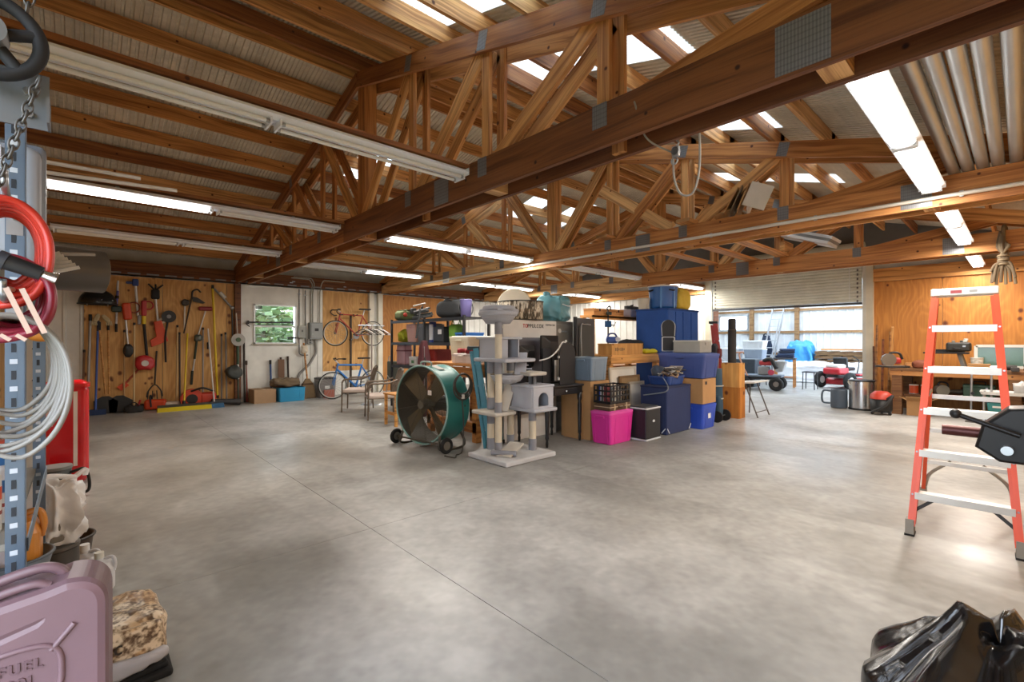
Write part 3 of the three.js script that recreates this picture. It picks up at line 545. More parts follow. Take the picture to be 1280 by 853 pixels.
{
  const t = thing('hand_plane_set', 'small pile of grey fittings on top of the black tool case', 'fittings', [-0.82, 1.375, -12.0]);
  for (let i = 0; i < 5; i++) mesh('fitting', rb(rr(0.05, 0.1), 0.035, rr(0.04, 0.07), 0.01, [rr(-0.1, 0.1), 0.018 + (i > 3 ? 0.033 : 0), rr(-0.06, 0.06)], [0, rr(0, 3), 0]), M(['#8d8a80', '#d5d5cf', '#54524c'][i % 3], 0.5), t);
}
carton('cardboard_box', 'low white-labelled carton on the bench beside the cordless drill', [-0.68, -0.4, 0.885, 0.985, -11.95, -11.7], { print: [0.12, 0.06, 0, 0.5], printMat: M('#e8e6e0', 0.6) });
carton('cardboard_box', 'lidded brown carton on the floor under the workbench', [-1.5, -1.18, 0, 0.28, -11.85, -11.5], { open: 0.5 });
{
  const t = thing('cordless_drill', 'black cordless drill lying on the workbench', 'drill', [-0.2, 0.885, -11.65], 0.1);
  mesh('body', cyl(0.05, 0.045, 0.24, [0, 0.06, 0], [0, 0, PI / 2]), M('#2b2a29', 0.5), t); mesh('chuck', cyl(0.02, 0.03, 0.08, [-0.16, 0.06, 0], [0, 0, PI / 2]), steel, t); mesh('grip', rb(0.05, 0.05, 0.16, 0.02, [0.08, 0.045, 0.1]), black, t); mesh('battery', rb(0.1, 0.07, 0.08, 0.012, [0.08, 0.04, 0.2]), M('#39383a', 0.5), t);
}
{
  const t = thing('belt_sander', 'dark belt sander with a curled cord on the workbench', 'sander', [0.15, 0.885, -11.9], 0.5);
  mesh('body', rb(0.32, 0.12, 0.14, 0.05, [0, 0.09, 0]), M('#3d3936', 0.5), t); mesh('belt', rb(0.34, 0.06, 0.09, 0.03, [0, 0.03, 0.0]), M('#6a4b38', 0.9), t); mesh('handle', tube([[0.08, 0.13, 0], [0.05, 0.22, 0], [-0.05, 0.22, 0], [-0.1, 0.14, 0]], 0.018), black, t); mesh('cord', tube([[0.16, 0.1, 0], [0.26, 0.15, 0.05], [0.28, 0.06, 0.14], [0.16, 0.02, 0.17]], 0.007, 30), rubber, t);
}
{ // white framed window-sash rack standing at the back of the bench
  const t = thing('white_sash_frame', 'old white window sash with green panes leaning at the back of the bench', 'window sash', [0.02, 0.885, -12.78]);
  const w = 1.3, h = 0.42, m = M('#e5e6e0', 0.5);
  for (const y of [0.025, h]) mesh('rail', box(w, 0.05, 0.04, [0, y, 0]), m, t); for (const x of [-w / 2, 0, w / 2]) mesh('stile', box(0.05, h, 0.04, [x, h / 2, 0]), m, t);
  for (const x of [-w / 4, w / 4]) mesh('pane', box(w / 2 - 0.05, h - 0.06, 0.006, [x, h / 2 + 0.01, 0]), M('#5d7f72', 0.15), t);
}
{ // lower cabinet seen through the ladder: white trolley
  const t = thing('white_trolley', 'white two-tier trolley on chrome castors in front of the workbench', 'trolley', [-0.12, 0, -11.15]);
  const m = M('#dfe1de', 0.45);
  for (const y of [0.16, 0.52]) mesh('tray', loft([[y, 0.36, 0.2, 0.03], [y + 0.05, 0.38, 0.22, 0.03], [y + 0.05, 0.37, 0.21, 0.03], [y + 0.012, 0.35, 0.19, 0.03]], 3), m, t);
  for (const [x, z] of [[-1, -1], [-1, 1], [1, -1], [1, 1]]) { mesh('upright', cyl(0.014, 0.014, 0.5, [x * 0.33, 0.31, z * 0.17]), steel, t); const c = mesh('castor_fork', box(0.03, 0.07, 0.03, [x * 0.33, 0.085, z * 0.17]), steel, t); mesh('wheel', cyl(0.045, 0.045, 0.025, [x * 0.33, 0.045, z * 0.17], [0, 0, PI / 2]), rubber, c); }
}
{ const t = thing('teal_bin', 'teal plastic parts bin on the trolley', 'parts bin', [-0.3, 0.57 - 0.36 + 0.01, -11.15]); mesh('body', loft([[0, 0.1, 0.12, 0.02], [0.16, 0.12, 0.14, 0.02], [0.16, 0.11, 0.13, 0.02], [0.02, 0.09, 0.11, 0.02]], 3), M('#2f7d7c', 0.5), t); mesh('label_strip', box(0.1, 0.03, 0.003, [0, 0.1, 0.139], [-0.12, 0, 0]), M('#d7d7d0', 0.6), t); }
for (const [i, x] of [[0, -1.45], [1, -1.28]]) { const t = thing('paint_tin', i ? 'orange tin with a white lid on the bench shelf, beside the blower' : 'orange tin with a white lid on the bench shelf, beside the post', 'tin', [x, 0.375, -11.95]); mesh('can', cyl(0.07, 0.07, 0.16, [0, 0.08, 0]), M('#d8572a', 0.45), t); mesh('lid', cyl(0.072, 0.072, 0.02, [0, 0.17, 0]), M('#efe9dd', 0.5), t); mesh('base_rim', cyl(0.073, 0.073, 0.015, [0, 0.008, 0]), steel, t); }
{ const t = thing('leaf_blower', 'grey handheld blower lying on the bench shelf', 'blower', [-1.05, 0.375, -11.95], 0.4); mesh('fan_housing', cyl(0.1, 0.1, 0.14, [0, 0.1, 0], [PI / 2, 0, 0]), M('#8f8f83', 0.5), t); mesh('nozzle', cyl(0.03, 0.05, 0.35, [0.24, 0.08, 0], [0, 0, PI / 2]), M('#4a4a46', 0.5), t); mesh('handle', tube([[-0.06, 0.18, 0], [-0.02, 0.25, 0], [0.08, 0.23, 0], [0.1, 0.15, 0]], 0.016), black, t); }
// ---------------------------------------------------------------- bin, jug and sticks by the door
{
  const t = thing('waste_bin', 'round stainless steel waste bin with a black rim by the roll-up door', 'bin', [-2.249, 0, -11.783]); const p = t.position;
  mesh('body', lathe([[0, 0], [0.21, 0], [0.215, 0.02], [0.215, 0.58], [0.2, 0.58], [0.2, 0.04], [0, 0.04]]), M('#b9bbbd', 0.25, { metal: 0.9, mottle: false }), t);
  mesh('base_ring', lathe([[0.2, 0], [0.223, 0], [0.223, 0.035], [0.21, 0.035]]), black, t); mesh('rim', tor(0.212, 0.016, [0, 0.59, 0], [PI / 2, 0, 0]), black, t); mesh('lid_flap', cyl(0.195, 0.195, 0.01, [0, 0.595, 0]), black, t);
  const bag = mesh('liner_tail', tube([[-0.18, 0.6, 0.1], [-0.2, 0.56, 0.12], [-0.17, 0.5, 0.14]], 0.012), M('#dcd8c8', 0.6), t);
}
{
  const t = thing('watering_jug', 'slate blue plastic jug with a loop handle beside the waste bin', 'jug', [-2.62, 0, -11.7]); const m = M('#4d5a68', 0.5);
  mesh('body', lathe([[0, 0], [0.13, 0], [0.15, 0.03], [0.15, 0.36], [0.13, 0.4], [0.12, 0.4], [0.14, 0.35], [0.14, 0.04], [0, 0.02]]), m, t); mesh('handle', tube([[-0.14, 0.35, 0.03], [-0.27, 0.34, 0.06], [-0.28, 0.12, 0.06], [-0.15, 0.09, 0.03]], 0.02, 30), m, t);
}
for (const [i, dx, lean, h, hex, what] of [[0, 0, 0.1, 1.75, '#9c7a52', 'tall pale timber stick leaning on the door jamb'], [1, 0.1, 0.14, 1.45, '#8b5a38', 'reddish timber stick leaning between the jamb and the workbench'], [2, 0.2, 0.06, 1.6, '#b59468', 'thin bamboo cane leaning on the plywood by the door'], [3, -0.05, 0.16, 1.3, '#6a4a33', 'short dark stake leaning on the door jamb']]) {
  const t = thing('timber_stick', what, 'stick', [-2.12 + dx, 0, -12.35 - 0.05 * i], 0.2 * i); const z = -Math.sin(lean) * h;
  mesh('shaft', rod([0, 0, 0], [0.03 * i, h * Math.cos(lean), z], 0.022, 8), wood(hex), t);
}
{
  const t = thing('red_shop_vacuum', 'small red and black shop vacuum at the end of the workbench', 'vacuum', [-1.84, 0, -11.25]);
  mesh('drum', lathe([[0, 0.05], [0.15, 0.05], [0.17, 0.1], [0.17, 0.3], [0, 0.3]]), black, t); mesh('motor_head', lathe([[0.18, 0.3], [0.17, 0.38], [0.1, 0.44], [0, 0.45]]), M('#c8402c', 0.45), t); mesh('hose', tube([[0.1, 0.3, 0.12], [0.2, 0.38, 0.2], [0.1, 0.2, 0.25], [-0.1, 0.06, 0.2]], 0.025, 40), M('#2c2c2c', 0.6), t);
  for (const a of [0.4, 2.5, 4.6]) mesh('castor', sph(0.028, [Math.cos(a) * 0.15, 0.028, Math.sin(a) * 0.15]), rubber, t);
}
// ---------------------------------------------------------------- more clutter on and under the long workbench
for (const [i, x, h] of [[0, -0.62, 1.0], [1, -0.38, 1.02]]) { const t = thing('steel_stand_pole', i ? 'upright grey steel pole in front of the workbench beside the trolley' : 'upright grey steel pole in front of the workbench by the lower shelf', 'pole', [x, 0, -11.32]); mesh('pole', rod([0, 0.01, 0], [0.01, h * 0.82, 0], 0.016), steel, t); mesh('base', cyl(0.07, 0.08, 0.02, [0, 0.01, 0]), M('#55524d', 0.5), t); mesh('clamp_knob', cyl(0.025, 0.025, 0.04, [0.02, h * 0.5, 0], [PI / 2, 0, 0]), black, t); }
{ const t = thing('grey_tarp_heap', 'heap of grey plastic sheeting on the trolley tray', 'tarp', [0.08, 0.535, -11.15]); mesh('sheeting', lump(0.2, 0.1, 0.16, { power: 2.3, amp: 0.07, freq: 9, seed: 161, segs: 36 }), M('#b5b2ae', 0.35), t); mesh('loose_corner', tube([[0.15, 0.1, 0.1], [0.2, 0.06, 0.17], [0.16, 0.02, 0.2]], 0.02, 16), M('#b5b2ae', 0.35), t); }
{ const t = thing('toolbox', 'green steel toolbox on the lower bench shelf', 'toolbox', [-0.55, 0.377, -12.05]); mesh('box_body', rb(0.42, 0.18, 0.2, 0.01, [0, 0.09, 0]), M('#3f6650', 0.45), t); mesh('lid', rb(0.43, 0.06, 0.21, 0.02, [0, 0.2, 0]), M('#486f58', 0.45), t); mesh('handle', tube([[-0.08, 0.23, 0], [-0.07, 0.275, 0], [0.07, 0.275, 0], [0.08, 0.23, 0]], 0.01, 20), black, t); mesh('latch', box(0.03, 0.04, 0.01, [0.1, 0.17, 0.106]), steel, t); }
{ const t = thing('wood_blocks', 'short pine offcuts lying on the bench behind the red saw', 'offcuts', [-1.5, 0.886, -12.3], 0.3); [[0, 0.02, 0, 0.4], [0.05, 0.02, 0.08, 0.34], [0.02, 0.06, 0.04, 0.3]].forEach(([x, y, z, l]) => mesh('offcut', beam([x - l / 2, y, z], [x + l / 2, y, z], 0.07, 0.038), pick(woods), t)); }
[[-1.15, '#d9d3c4', 'cream paint tub on the bench behind the drill'], [-0.45, '#a8a49a', 'grey paint tub on the bench near the tool case']].forEach(([x, c, l]) => { const t = thing('paint_tub', l, 'tub', [x + 0.55, 0.886, -12.45]); mesh('tub_body', lathe([[0, 0], [0.08, 0], [0.09, 0.18], [0, 0.18]], null, null, 22), M(c, 0.5), t); mesh('lid', cyl(0.095, 0.095, 0.02, [0, 0.19, 0]), M('#e6e2d8', 0.5), t); mesh('bail', tube([[0, 0.16, 0.09], [0.07, 0.1, 0.09], [0, 0.05, 0.1], [-0.07, 0.1, 0.09], [0, 0.16, 0.09]], 0.003, 24), steel, t); });
{ const t = thing('wall_rake', 'long thin timber batten leaning on the plywood behind the bench', 'batten', [-1.95, 0, -12.88]); mesh('batten', beam([0, 0.0, 0], [0.03, 1.7, -0.05], 0.03, 0.05, [1, 0, 0]), wood('#e6c79a'), t); mesh('end_cut', box(0.032, 0.02, 0.052, [0.03, 1.7, -0.05]), wood('#fff0d8'), t); }
// ---------------------------------------------------------------- slotted-angle shelving beside the doorway
const angleBlue = M('#6f8296', 0.4, { metal: 0.5 }), slotM = M('#2a2f36', 0.7);
{
  const t = thing('slotted_shelf_rack', 'blue-grey slotted angle shelving rack full of hoses and cans', 'shelving', [0, 0, 0]);
  const xs = [-2.02, -3.12];
  for (const x of xs) for (const z of [0.14, 0.56]) {
    const u = mesh('upright', [box(0.004, 2.1, 0.04, [x + 0.02, 1.05, z]), box(0.04, 2.1, 0.004, [x, 1.05, z + (z < 0.3 ? -0.02 : 0.02)])], angleBlue, t);
    if (z < 0.3) for (let k = 0; k < 52; k++) mesh('slot', box(0.002, k % 2 ? 0.026 : 0.014, k % 2 ? 0.01 : 0.016, [x + 0.0225, 0.06 + k * 0.04, z + 0.002]), k % 2 ? slotM : M('#cfd8e2', 0.5), u);
  }
  for (const y of [0.12, 0.44, 0.8, 1.62]) {
    mesh('shelf_board', box(1.14, 0.02, 0.4, [-2.57, y, 0.35]), M('#8e8a80', 0.7), t);
    mesh('shelf_edge', box(1.1, 0.04, 0.004, [-2.57, y - 0.01, 0.115]), angleBlue, t);
  }
}
{ // hose coils hung on the front upright
  function coil(name, label, c, Rx, Ry, n, r, mat, depth, seed, sag = 0.02) {
    const t = thing(name, label, 'hose', c, 0);
    for (let k = 0; k < n; k++) {
      const pts = [], q = (k / n - 0.5) * depth, s = 0.66 + 0.34 * (k + 0.5 * hash2(k, 3, seed)) / n;
      for (let i = 0; i < 14; i++) { const a = i / 14 * 2 * PI; pts.push([q + 0.01 * Math.sin(a * 2 + k), Ry * s * Math.sin(a) - sag * k / n - (Math.sin(a) < 0 ? 0.02 * hash2(k, i, seed) : 0), Rx * s * Math.cos(a)]); }
      mesh('turn', new THREE.TubeGeometry(new THREE.CatmullRomCurve3(pts.map((p) => V(...p)), true), 64, r, 8, true), mat, t);
    }
    return t;
  }
  const tc = coil('air_hose', 'bright red rubber air hose coiled on the rack upright', [-1.68, 1.635, 0.13], 0.078, 0.125, 7, 0.009, M('#d23a2a', 0.4), 0.1, 5);
  mesh('hose_tape', tor(0.03, 0.006, [0.02, -0.11, 0.02], [PI / 2, 0, 0]), M('#e9dccf', 0.5), tc);
  coil('garden_hose', 'dark maroon hose coiled below the bright red one', [-1.66, 1.525, 0.13], 0.084, 0.095, 7, 0.01, M('#8e1f35', 0.35), 0.11, 9);
  coil('electrical_cable', 'large loose coil of grey cable hanging below the hoses', [-1.64, 1.345, 0.125], 0.112, 0.165, 8, 0.0058, M('#8f8c86', 0.5), 0.12, 13, 0.05);
  const n = thing('hose_nozzle', 'black hose nozzle with a chrome tip on the coiled hoses', 'nozzle', [-1.545, 1.57, 0.1], 0);
  mesh('grip', place(cyl(0.019, 0.016, 0.075, null, null, 16), null, [1.2, 0, 0]), black, n); mesh('collar', place(cyl(0.021, 0.021, 0.015, [0, 0.03, 0], null, 16), null, [1.2, 0, 0]), M('#33343a', 0.5), n); mesh('tip', place(cyl(0.008, 0.013, 0.03, [0, -0.05, 0], null, 14), null, [1.2, 0, 0]), chrome, n);
  for (const dz of [0.03, 0.055]) { const s = thing('cable_tie', dz < 0.04 ? 'beige strap looped round the maroon hose next to the nozzle' : 'beige strap looped round the maroon hose beside the first strap', 'strap', [-1.575, 1.47, 0.135 - dz]); mesh('band', box(0.012, 0.11, 0.01, [0, 0, 0], [0.35, 0, 0]), M('#dcbfae', 0.6), s); mesh('tail', box(0.01, 0.02, 0.008, [0.0, -0.062, 0.02], [0.9, 0, 0]), M('#dcbfae', 0.6), s); }
  const hk = thing('rack_hook', 'steel hook bolted through the rack upright', 'hook', [-1.998, 1.76, 0.14]); mesh('arm', tube([[0, 0, 0], [0.15, 0, -0.005], [0.37, 0, -0.01], [0.39, 0.04, -0.01]], 0.008, 24), steel, hk); mesh('plate', box(0.004, 0.08, 0.035, [0.0, -0.01, 0]), steel, hk);
  const hk2 = thing('rack_hook', 'lower steel hook on the rack upright carrying grey cable', 'hook', [-1.998, 1.5, 0.14]); mesh('arm', tube([[0, 0, 0], [0.15, 0, -0.005], [0.4, 0, -0.01], [0.42, 0.04, -0.01]], 0.008, 24), steel, hk2); mesh('plate', box(0.004, 0.08, 0.035, [0.0, -0.01, 0]), steel, hk2);
}
{ // hard case on the top shelf
  const t = thing('hard_case', 'light grey hard plastic case with latches on the top shelf', 'case', [-2.27, 1.632, 0.3]), m = M('#aab2bd', 0.4);
  mesh('shell', rb(0.34, 0.38, 0.42, 0.03, [0, 0.19, 0]), m, t); mesh('rim', rb(0.05, 0.4, 0.44, 0.02, [0.1, 0.2, 0]), M('#7f8893', 0.4), t);
  mesh('panel', rb(0.02, 0.28, 0.32, 0.008, [0.165, 0.18, 0]), M('#c3cad4', 0.4), t);
  for (const dz of [-0.1, 0.1]) mesh('latch', box(0.03, 0.04, 0.05, [0.17, 0.34, dz]), M('#e4e7ea', 0.4), t);
}
{ // chain hoist of the roll-up door
  const t = thing('chain_hoist', 'black spoked chain wheel on a galvanised bracket with a hanging chain', 'chain hoist', [-1.32, 1.925, 0.125]);
  const w = mesh('wheel', tor(0.07, 0.012, [0.03, 0.04, 0], [0, PI / 2, 0], 2 * PI, 40, 10), blackM, t);
  for (let k = 0; k < 5; k++) mesh('spoke', rod([0.03, 0.04, 0], [0.03, 0.04 + 0.07 * Math.sin(k * 1.257 + 0.3), 0.07 * Math.cos(k * 1.257 + 0.3)], 0.011), blackM, w);
  mesh('hub', cyl(0.028, 0.028, 0.05, [0.04, 0.04, 0], [0, 0, PI / 2]), M('#8c9092', 0.4, { metal: 0.6 }), t);
  mesh('bracket', [box(0.004, 0.11, 0.2, [-0.02, -0.045, 0.02]), box(0.06, 0.05, 0.004, [0.005, -0.075, -0.08])], M('#7f8488', 0.45, { metal: 0.6 }), t);
  mesh('bracket_arm', box(0.05, 0.06, 0.8, [-0.05, 0.02, 0.4]), M('#7f8488', 0.45, { metal: 0.6 }), t);
  for (const [dz, dy] of [[-0.05, -0.03], [-0.05, -0.075], [0.06, -0.06]]) mesh('bolt', cyl(0.008, 0.008, 0.008, [-0.014, dy, dz], [0, 0, PI / 2], 6), steel, t);
  // chain links one by one
  const chain = (a, b) => { const A = V(...a), B = V(...b), d = B.clone().sub(A), L = d.length(), n = Math.round(L / 0.019), q = new THREE.Quaternion().setFromUnitVectors(V(0, 1, 0), d.clone().normalize());
    for (let k = 0; k < n; k++) { const g = new THREE.TorusGeometry(0.0085, 0.0024, 6, 12); g.scale(0.8, 1.5, 1); if (k % 2) g.rotateY(PI / 2); g.applyQuaternion(q); const p = A.clone().addScaledVector(d, (k + 0.5) / n); g.translate(p.x, p.y, p.z); mesh('chain_link', g, M('#5d5b58', 0.45, { metal: 0.6 }), t); } };
  chain([0.03, 0.1, -0.05], [0.08, 0.36, -0.09]); chain([0.04, -0.02, -0.068], [0.06, -0.42, 0.03]);
}
{ // wrapped roll and white wire rack far along the top
  const t = thing('plastic_wrapped_roll', 'dark roll wrapped in clear plastic lying on the top shelf behind the case', 'roll', [-2.95, 1.632, 0.16], 0.25);
  mesh('roll', cyl(0.1, 0.1, 0.5, [0, 0.1, 0], [PI / 2, 0, 0], 24), M('#5d5750', 0.35), t); mesh('end_disc', cyl(0.085, 0.085, 0.012, [0, 0.1, -0.25], [PI / 2, 0, 0], 24), M('#8d857b', 0.4), t); mesh('film_fold', tube([[0.07, 0.17, -0.2], [0.09, 0.15, 0.0], [0.06, 0.19, 0.2]], 0.01), M('#a9a39a', 0.2), t);
}
{
  const t = thing('white_wire_rack', 'white folded wire rack with slats above the grey cable', 'wire rack', [-2.62, 1.632, 0.22]);
  for (let k = 0; k < 6; k++) mesh('slat', box(0.02, 0.012, 0.34, [-0.02 * k, 0.012 + k * 0.013, -0.06 + 0.012 * k], [0.35, 0, 0]), M('#e6e3d8', 0.5), t);
  mesh('side_bar', box(0.14, 0.012, 0.03, [-0.05, 0.02, 0.08]), M('#d8d4c8', 0.5), t);
}
{
  const t = thing('wall_rod_bracket', 'pair of thin white rods sticking out from the wall above the roll', 'bracket', [-3.2, 2.24, 0.9]);
  mesh('rod', rod([0, 0.02, 0], [0.0, 0.03, -1.14], 0.01), M('#e2ddcf', 0.5), t); mesh('rod', rod([0, -0.06, 0], [0, 0.0, -1.3], 0.01), M('#e2ddcf', 0.5), t); mesh('plate', box(0.06, 0.16, 0.01, [0, -0.02, -0.005]), steel, t);
}
for (const [i, x, z, cap, body, txt] of [[0, -2.15, 0.21, '#e0552a', '#e8e6e2', 'white aerosol can with an orange cap'], [1, -2.26, 0.19, '#2f6fae', '#dfe3e6', 'white aerosol can with a blue cap'], [2, -2.5, 0.22, '#b5432e', '#d8d2c8', 'cream aerosol can with a rusty cap']]) {
  const t = thing('spray_can', txt + ' on the middle shelf', 'spray can', [x, 0.81, z]);
  mesh('can', lathe([[0, 0], [0.03, 0], [0.032, 0.006], [0.032, 0.17], [0.022, 0.19], [0, 0.19]], null, null, 20), M(body, 0.35), t); mesh('cap', cyl(0.024, 0.026, 0.045, [0, 0.21, 0]), M(cap, 0.45), t);
  mesh('band', cyl(0.0325, 0.0325, 0.04, [0, 0.12, 0], null, 20, true), M(cap, 0.4), t); mesh('label_lines', cyl(0.0326, 0.0326, 0.012, [0, 0.06, 0], null, 20, true), M('#9a3d34', 0.5), t);
}
{ const t = thing('cork_float', 'orange egg-shaped float hanging on the rack', 'float', [-2.35, 1.42, 0.1]); mesh('bulb', sph(0.03, [0, 0, 0], [1, 0.75, 1.25]), M('#d8872a', 0.6), t); mesh('cord', rod([0, 0.02, 0], [0, 0.19, 0.02], 0.003), M('#a59b88', 0.8), t); }
{ // pale post beyond the rack
  const t = thing('steel_door_post', 'pale beige steel post between the rack and the red caddy', 'post', [-4.3, 0, 0.25]);
  mesh('shaft', box(0.1, 2.6, 0.1, [0, 1.3, 0]), M('#bdb7a7', 0.5), t); mesh('flange', box(0.012, 2.6, 0.14, [0.05, 1.3, 0]), M('#c9c3b4', 0.5), t); mesh('foot_plate', box(0.18, 0.012, 0.18, [0, 0.006, 0]), steel, t);
  for (const y of [1.35, 1.15, 1.05]) mesh('hook', tube([[0.05, y, -0.03], [0.08, y, -0.05], [0.09, y - 0.05, -0.06], [0.06, y - 0.06, -0.08]], 0.006, 20), black, t);
}
{ // red fuel caddy
  const t = thing('fuel_caddy', 'tall shiny red fuel caddy with a white stripe', 'fuel caddy', [-6.35, 0, 0.1]); const m = M('#cf1822', 0.2, { clearcoat: 0.5 });
  mesh('tank', loft([[0.03, 0.11, 0.15, 0.05], [0.06, 0.13, 0.17, 0.06], [0.92, 0.13, 0.17, 0.06], [1.0, 0.11, 0.15, 0.06], [1.02, 0.07, 0.11, 0.05]], 5), m, t);
  mesh('stripe', box(0.004, 0.72, 0.03, [0.132, 0.55, -0.07]), M('#efe6e2', 0.4), t); mesh('shoulder', loft([[0.95, 0.138, 0.178, 0.06], [0.985, 0.138, 0.178, 0.06]], 5), m, t);
  for (const z of [-0.13, 0.13]) mesh('wheel', cyl(0.07, 0.07, 0.04, [-0.1, 0.07, z], [PI / 2, 0, 0]), rubber, t);
  mesh('base', box(0.22, 0.04, 0.26, [0, 0.02, 0]), M('#9e1119', 0.4), t);
  mesh('hose', tube([[0.1, 0.95, 0.1], [0.2, 0.8, 0.12], [0.19, 0.6, 0.1]], 0.015), M('#d8c9d2', 0.5), t);
}
{
  const t = thing('black_paint_kettle', 'dark bucket with a lid and loop handle in front of the red caddy', 'bucket', [-5.85, 0, 0.16]);
  mesh('pail', lathe([[0, 0], [0.09, 0], [0.11, 0.26], [0, 0.26]]), M('#3f4444', 0.5), t); mesh('lid', cyl(0.115, 0.115, 0.025, [0, 0.27, 0]), M('#7d8180', 0.5), t); mesh('handle', tube([[0.05, 0.22, -0.1], [0.1, 0.24, -0.2], [0.1, 0.05, -0.22], [0.02, 0.02, -0.1]], 0.013, 30), black, t);
}
// ---------------------------------------------------------------- things on the floor and low shelf by the rack
{ // fuel can
  const cr = thing('plank_crate', 'low rough wooden crate under the mauve fuel can', 'crate', [-1.8, 0, 0.13]);
  for (const y of [0.06, 0.22]) for (const s of [-1, 1]) { mesh('slat', beam([-0.12, y, s * 0.19], [0.12, y, s * 0.19], 0.015, 0.09), woods[3], cr); mesh('slat', beam([s * 0.12, y, -0.18], [s * 0.12, y, 0.18], 0.015, 0.09), woods[3], cr); }
  mesh('top_board', beam([-0.13, 0.285, 0], [0.13, 0.285, 0], 0.4, 0.015), woods[3], cr);
  const t = thing('fuel_can', 'mauve plastic fuel can embossed FUEL 20L with a moulded handle', 'fuel can', [-1.8, 0.294, 0.14], R(84)); const m = M('#7d6269', 0.4), rm = M('#6e545b', 0.42);
  const W = 0.37, H = 0.46, D1 = 0.17;
  const s = new THREE.Shape(); const w = W / 2;
  s.moveTo(-w + 0.03, 0); s.lineTo(w - 0.03, 0); s.quadraticCurveTo(w, 0, w, 0.03); s.lineTo(w, H - 0.07); s.quadraticCurveTo(w, H - 0.01, w - 0.06, H - 0.01); s.lineTo(w - 0.1, H - 0.02); s.lineTo(-w + 0.09, H - 0.05); s.quadraticCurveTo(-w + 0.06, H - 0.1, -w + 0.03, H - 0.12); s.quadraticCurveTo(-w, H - 0.14, -w, H - 0.18); s.lineTo(-w, 0.03); s.quadraticCurveTo(-w, 0, -w + 0.03, 0);
  const hole = new THREE.Path(); hole.moveTo(-0.045, H - 0.098); hole.lineTo(0.075, H - 0.068); hole.quadraticCurveTo(0.09, H - 0.062, 0.082, H - 0.078); hole.lineTo(0.07, H - 0.09); hole.lineTo(-0.03, H - 0.12); hole.quadraticCurveTo(-0.055, H - 0.12, -0.045, H - 0.098);
  mesh('body', ext(s, D1, 0.022, [0, 0, -D1 / 2], null, [hole]), m, t);
  mesh('handle_bar', tube([[-0.09, H - 0.055, 0.0], [-0.06, H - 0.0, 0.0], [0.05, H + 0.032, 0.0], [0.1, H + 0.02, 0], [0.12, H - 0.02, 0]], 0.014, 40), m, t);
  mesh('handle_bar', tube([[-0.08, H - 0.05, 0.05], [-0.05, H - 0.012, 0.05], [0.05, H + 0.012, 0.05], [0.09, H + 0.0, 0.05]], 0.011, 40), m, t);
  const rp = []; for (let k = 0; k < 26; k++) { const a = k / 26 * 2 * PI, e = 3.2, f = (q) => Math.sign(q) * Math.pow(Math.abs(q), 2 / e); rp.push([0.04 + 0.075 * f(Math.cos(a)), 0.25 + 0.075 * f(Math.sin(a)), D1 / 2 + 0.0]); }
  mesh('embossed_ring', new THREE.TubeGeometry(new THREE.CatmullRomCurve3(rp.map((q) => V(...q)), true), 90, 0.007, 8, true), m, t);
  for (const [x0, y0, x1, y1] of [[0.095, 0.305, 0.14, 0.36], [-0.02, 0.31, -0.07, 0.335]]) mesh('embossed_rib', rod([x0, y0, D1 / 2], [x1, y1, D1 / 2], 0.007), m, t);
  mesh('raised_lettering', [text('FUEL', 0.026, 0.006, [0.04, 0.282, D1 / 2 - 0.003]), text('20L', 0.026, 0.006, [0.04, 0.242, D1 / 2 - 0.003])], rm, t);
  mesh('filler_cap', cyl(0.03, 0.03, 0.03, [-0.12, H - 0.09, 0], [0, 0, 0.7], 20), black, t);
}
{ // sack of pellets on a black mat
  const m0 = thing('rubber_mat', 'black rubber mat folded under the printed sack', 'mat', [-2.62, 0, -0.09]); mesh('lower_fold', rb(0.42, 0.03, 0.4, 0.012, [0, 0.015, 0]), rubber, m0); mesh('upper_fold', rb(0.38, 0.025, 0.36, 0.01, [0.01, 0.042, 0.01], [0, 0.1, 0]), rubber, m0);
  const tex = makeTex(256, 256, (u, v) => { const a = fbm(u, v, 12, 12, 4, 201), b = fbm(u, v, 30, 30, 3, 207), c = fbm(u, v, 5, 5, 3, 209); let q = mix([0.33, 0.24, 0.16], [0.86, 0.78, 0.66], sst(0.32, 0.62, 0.55 * a + 0.45 * b)); return mix(q, [0.72, 0.52, 0.3], 0.5 * sst(0.45, 0.7, c)); }, true, [0.35, 0.35]);
  const sm = new THREE.MeshPhysicalMaterial({ map: tex, roughness: 0.45, side: THREE.DoubleSide });
  const t = thing('printed_sack', 'plastic sack printed with wood chips and lettering beside the fuel can', 'sack', [-2.62, 0.055, -0.09], 0.1);
  mesh('sack_body', lump(0.19, 0.1, 0.18, { power: 5, amp: 0.018, freq: 9, seed: 31, segs: 48 }), sm, t);
  mesh('silver_hem', place(lump(0.04, 0.035, 0.17, { power: 3, amp: 0.02, freq: 16, seed: 33, segs: 30 }), [0.185, 0.005, 0]), M('#b9b6b8', 0.3), t);
  mesh('printed_letters', text('ƆQC'.replace('Ɔ', 'D'), 0.034, 0.003, [0.196, 0.115, 0.03], [0, PI / 2, 0]), M('#332b26', 0.5), t);
}
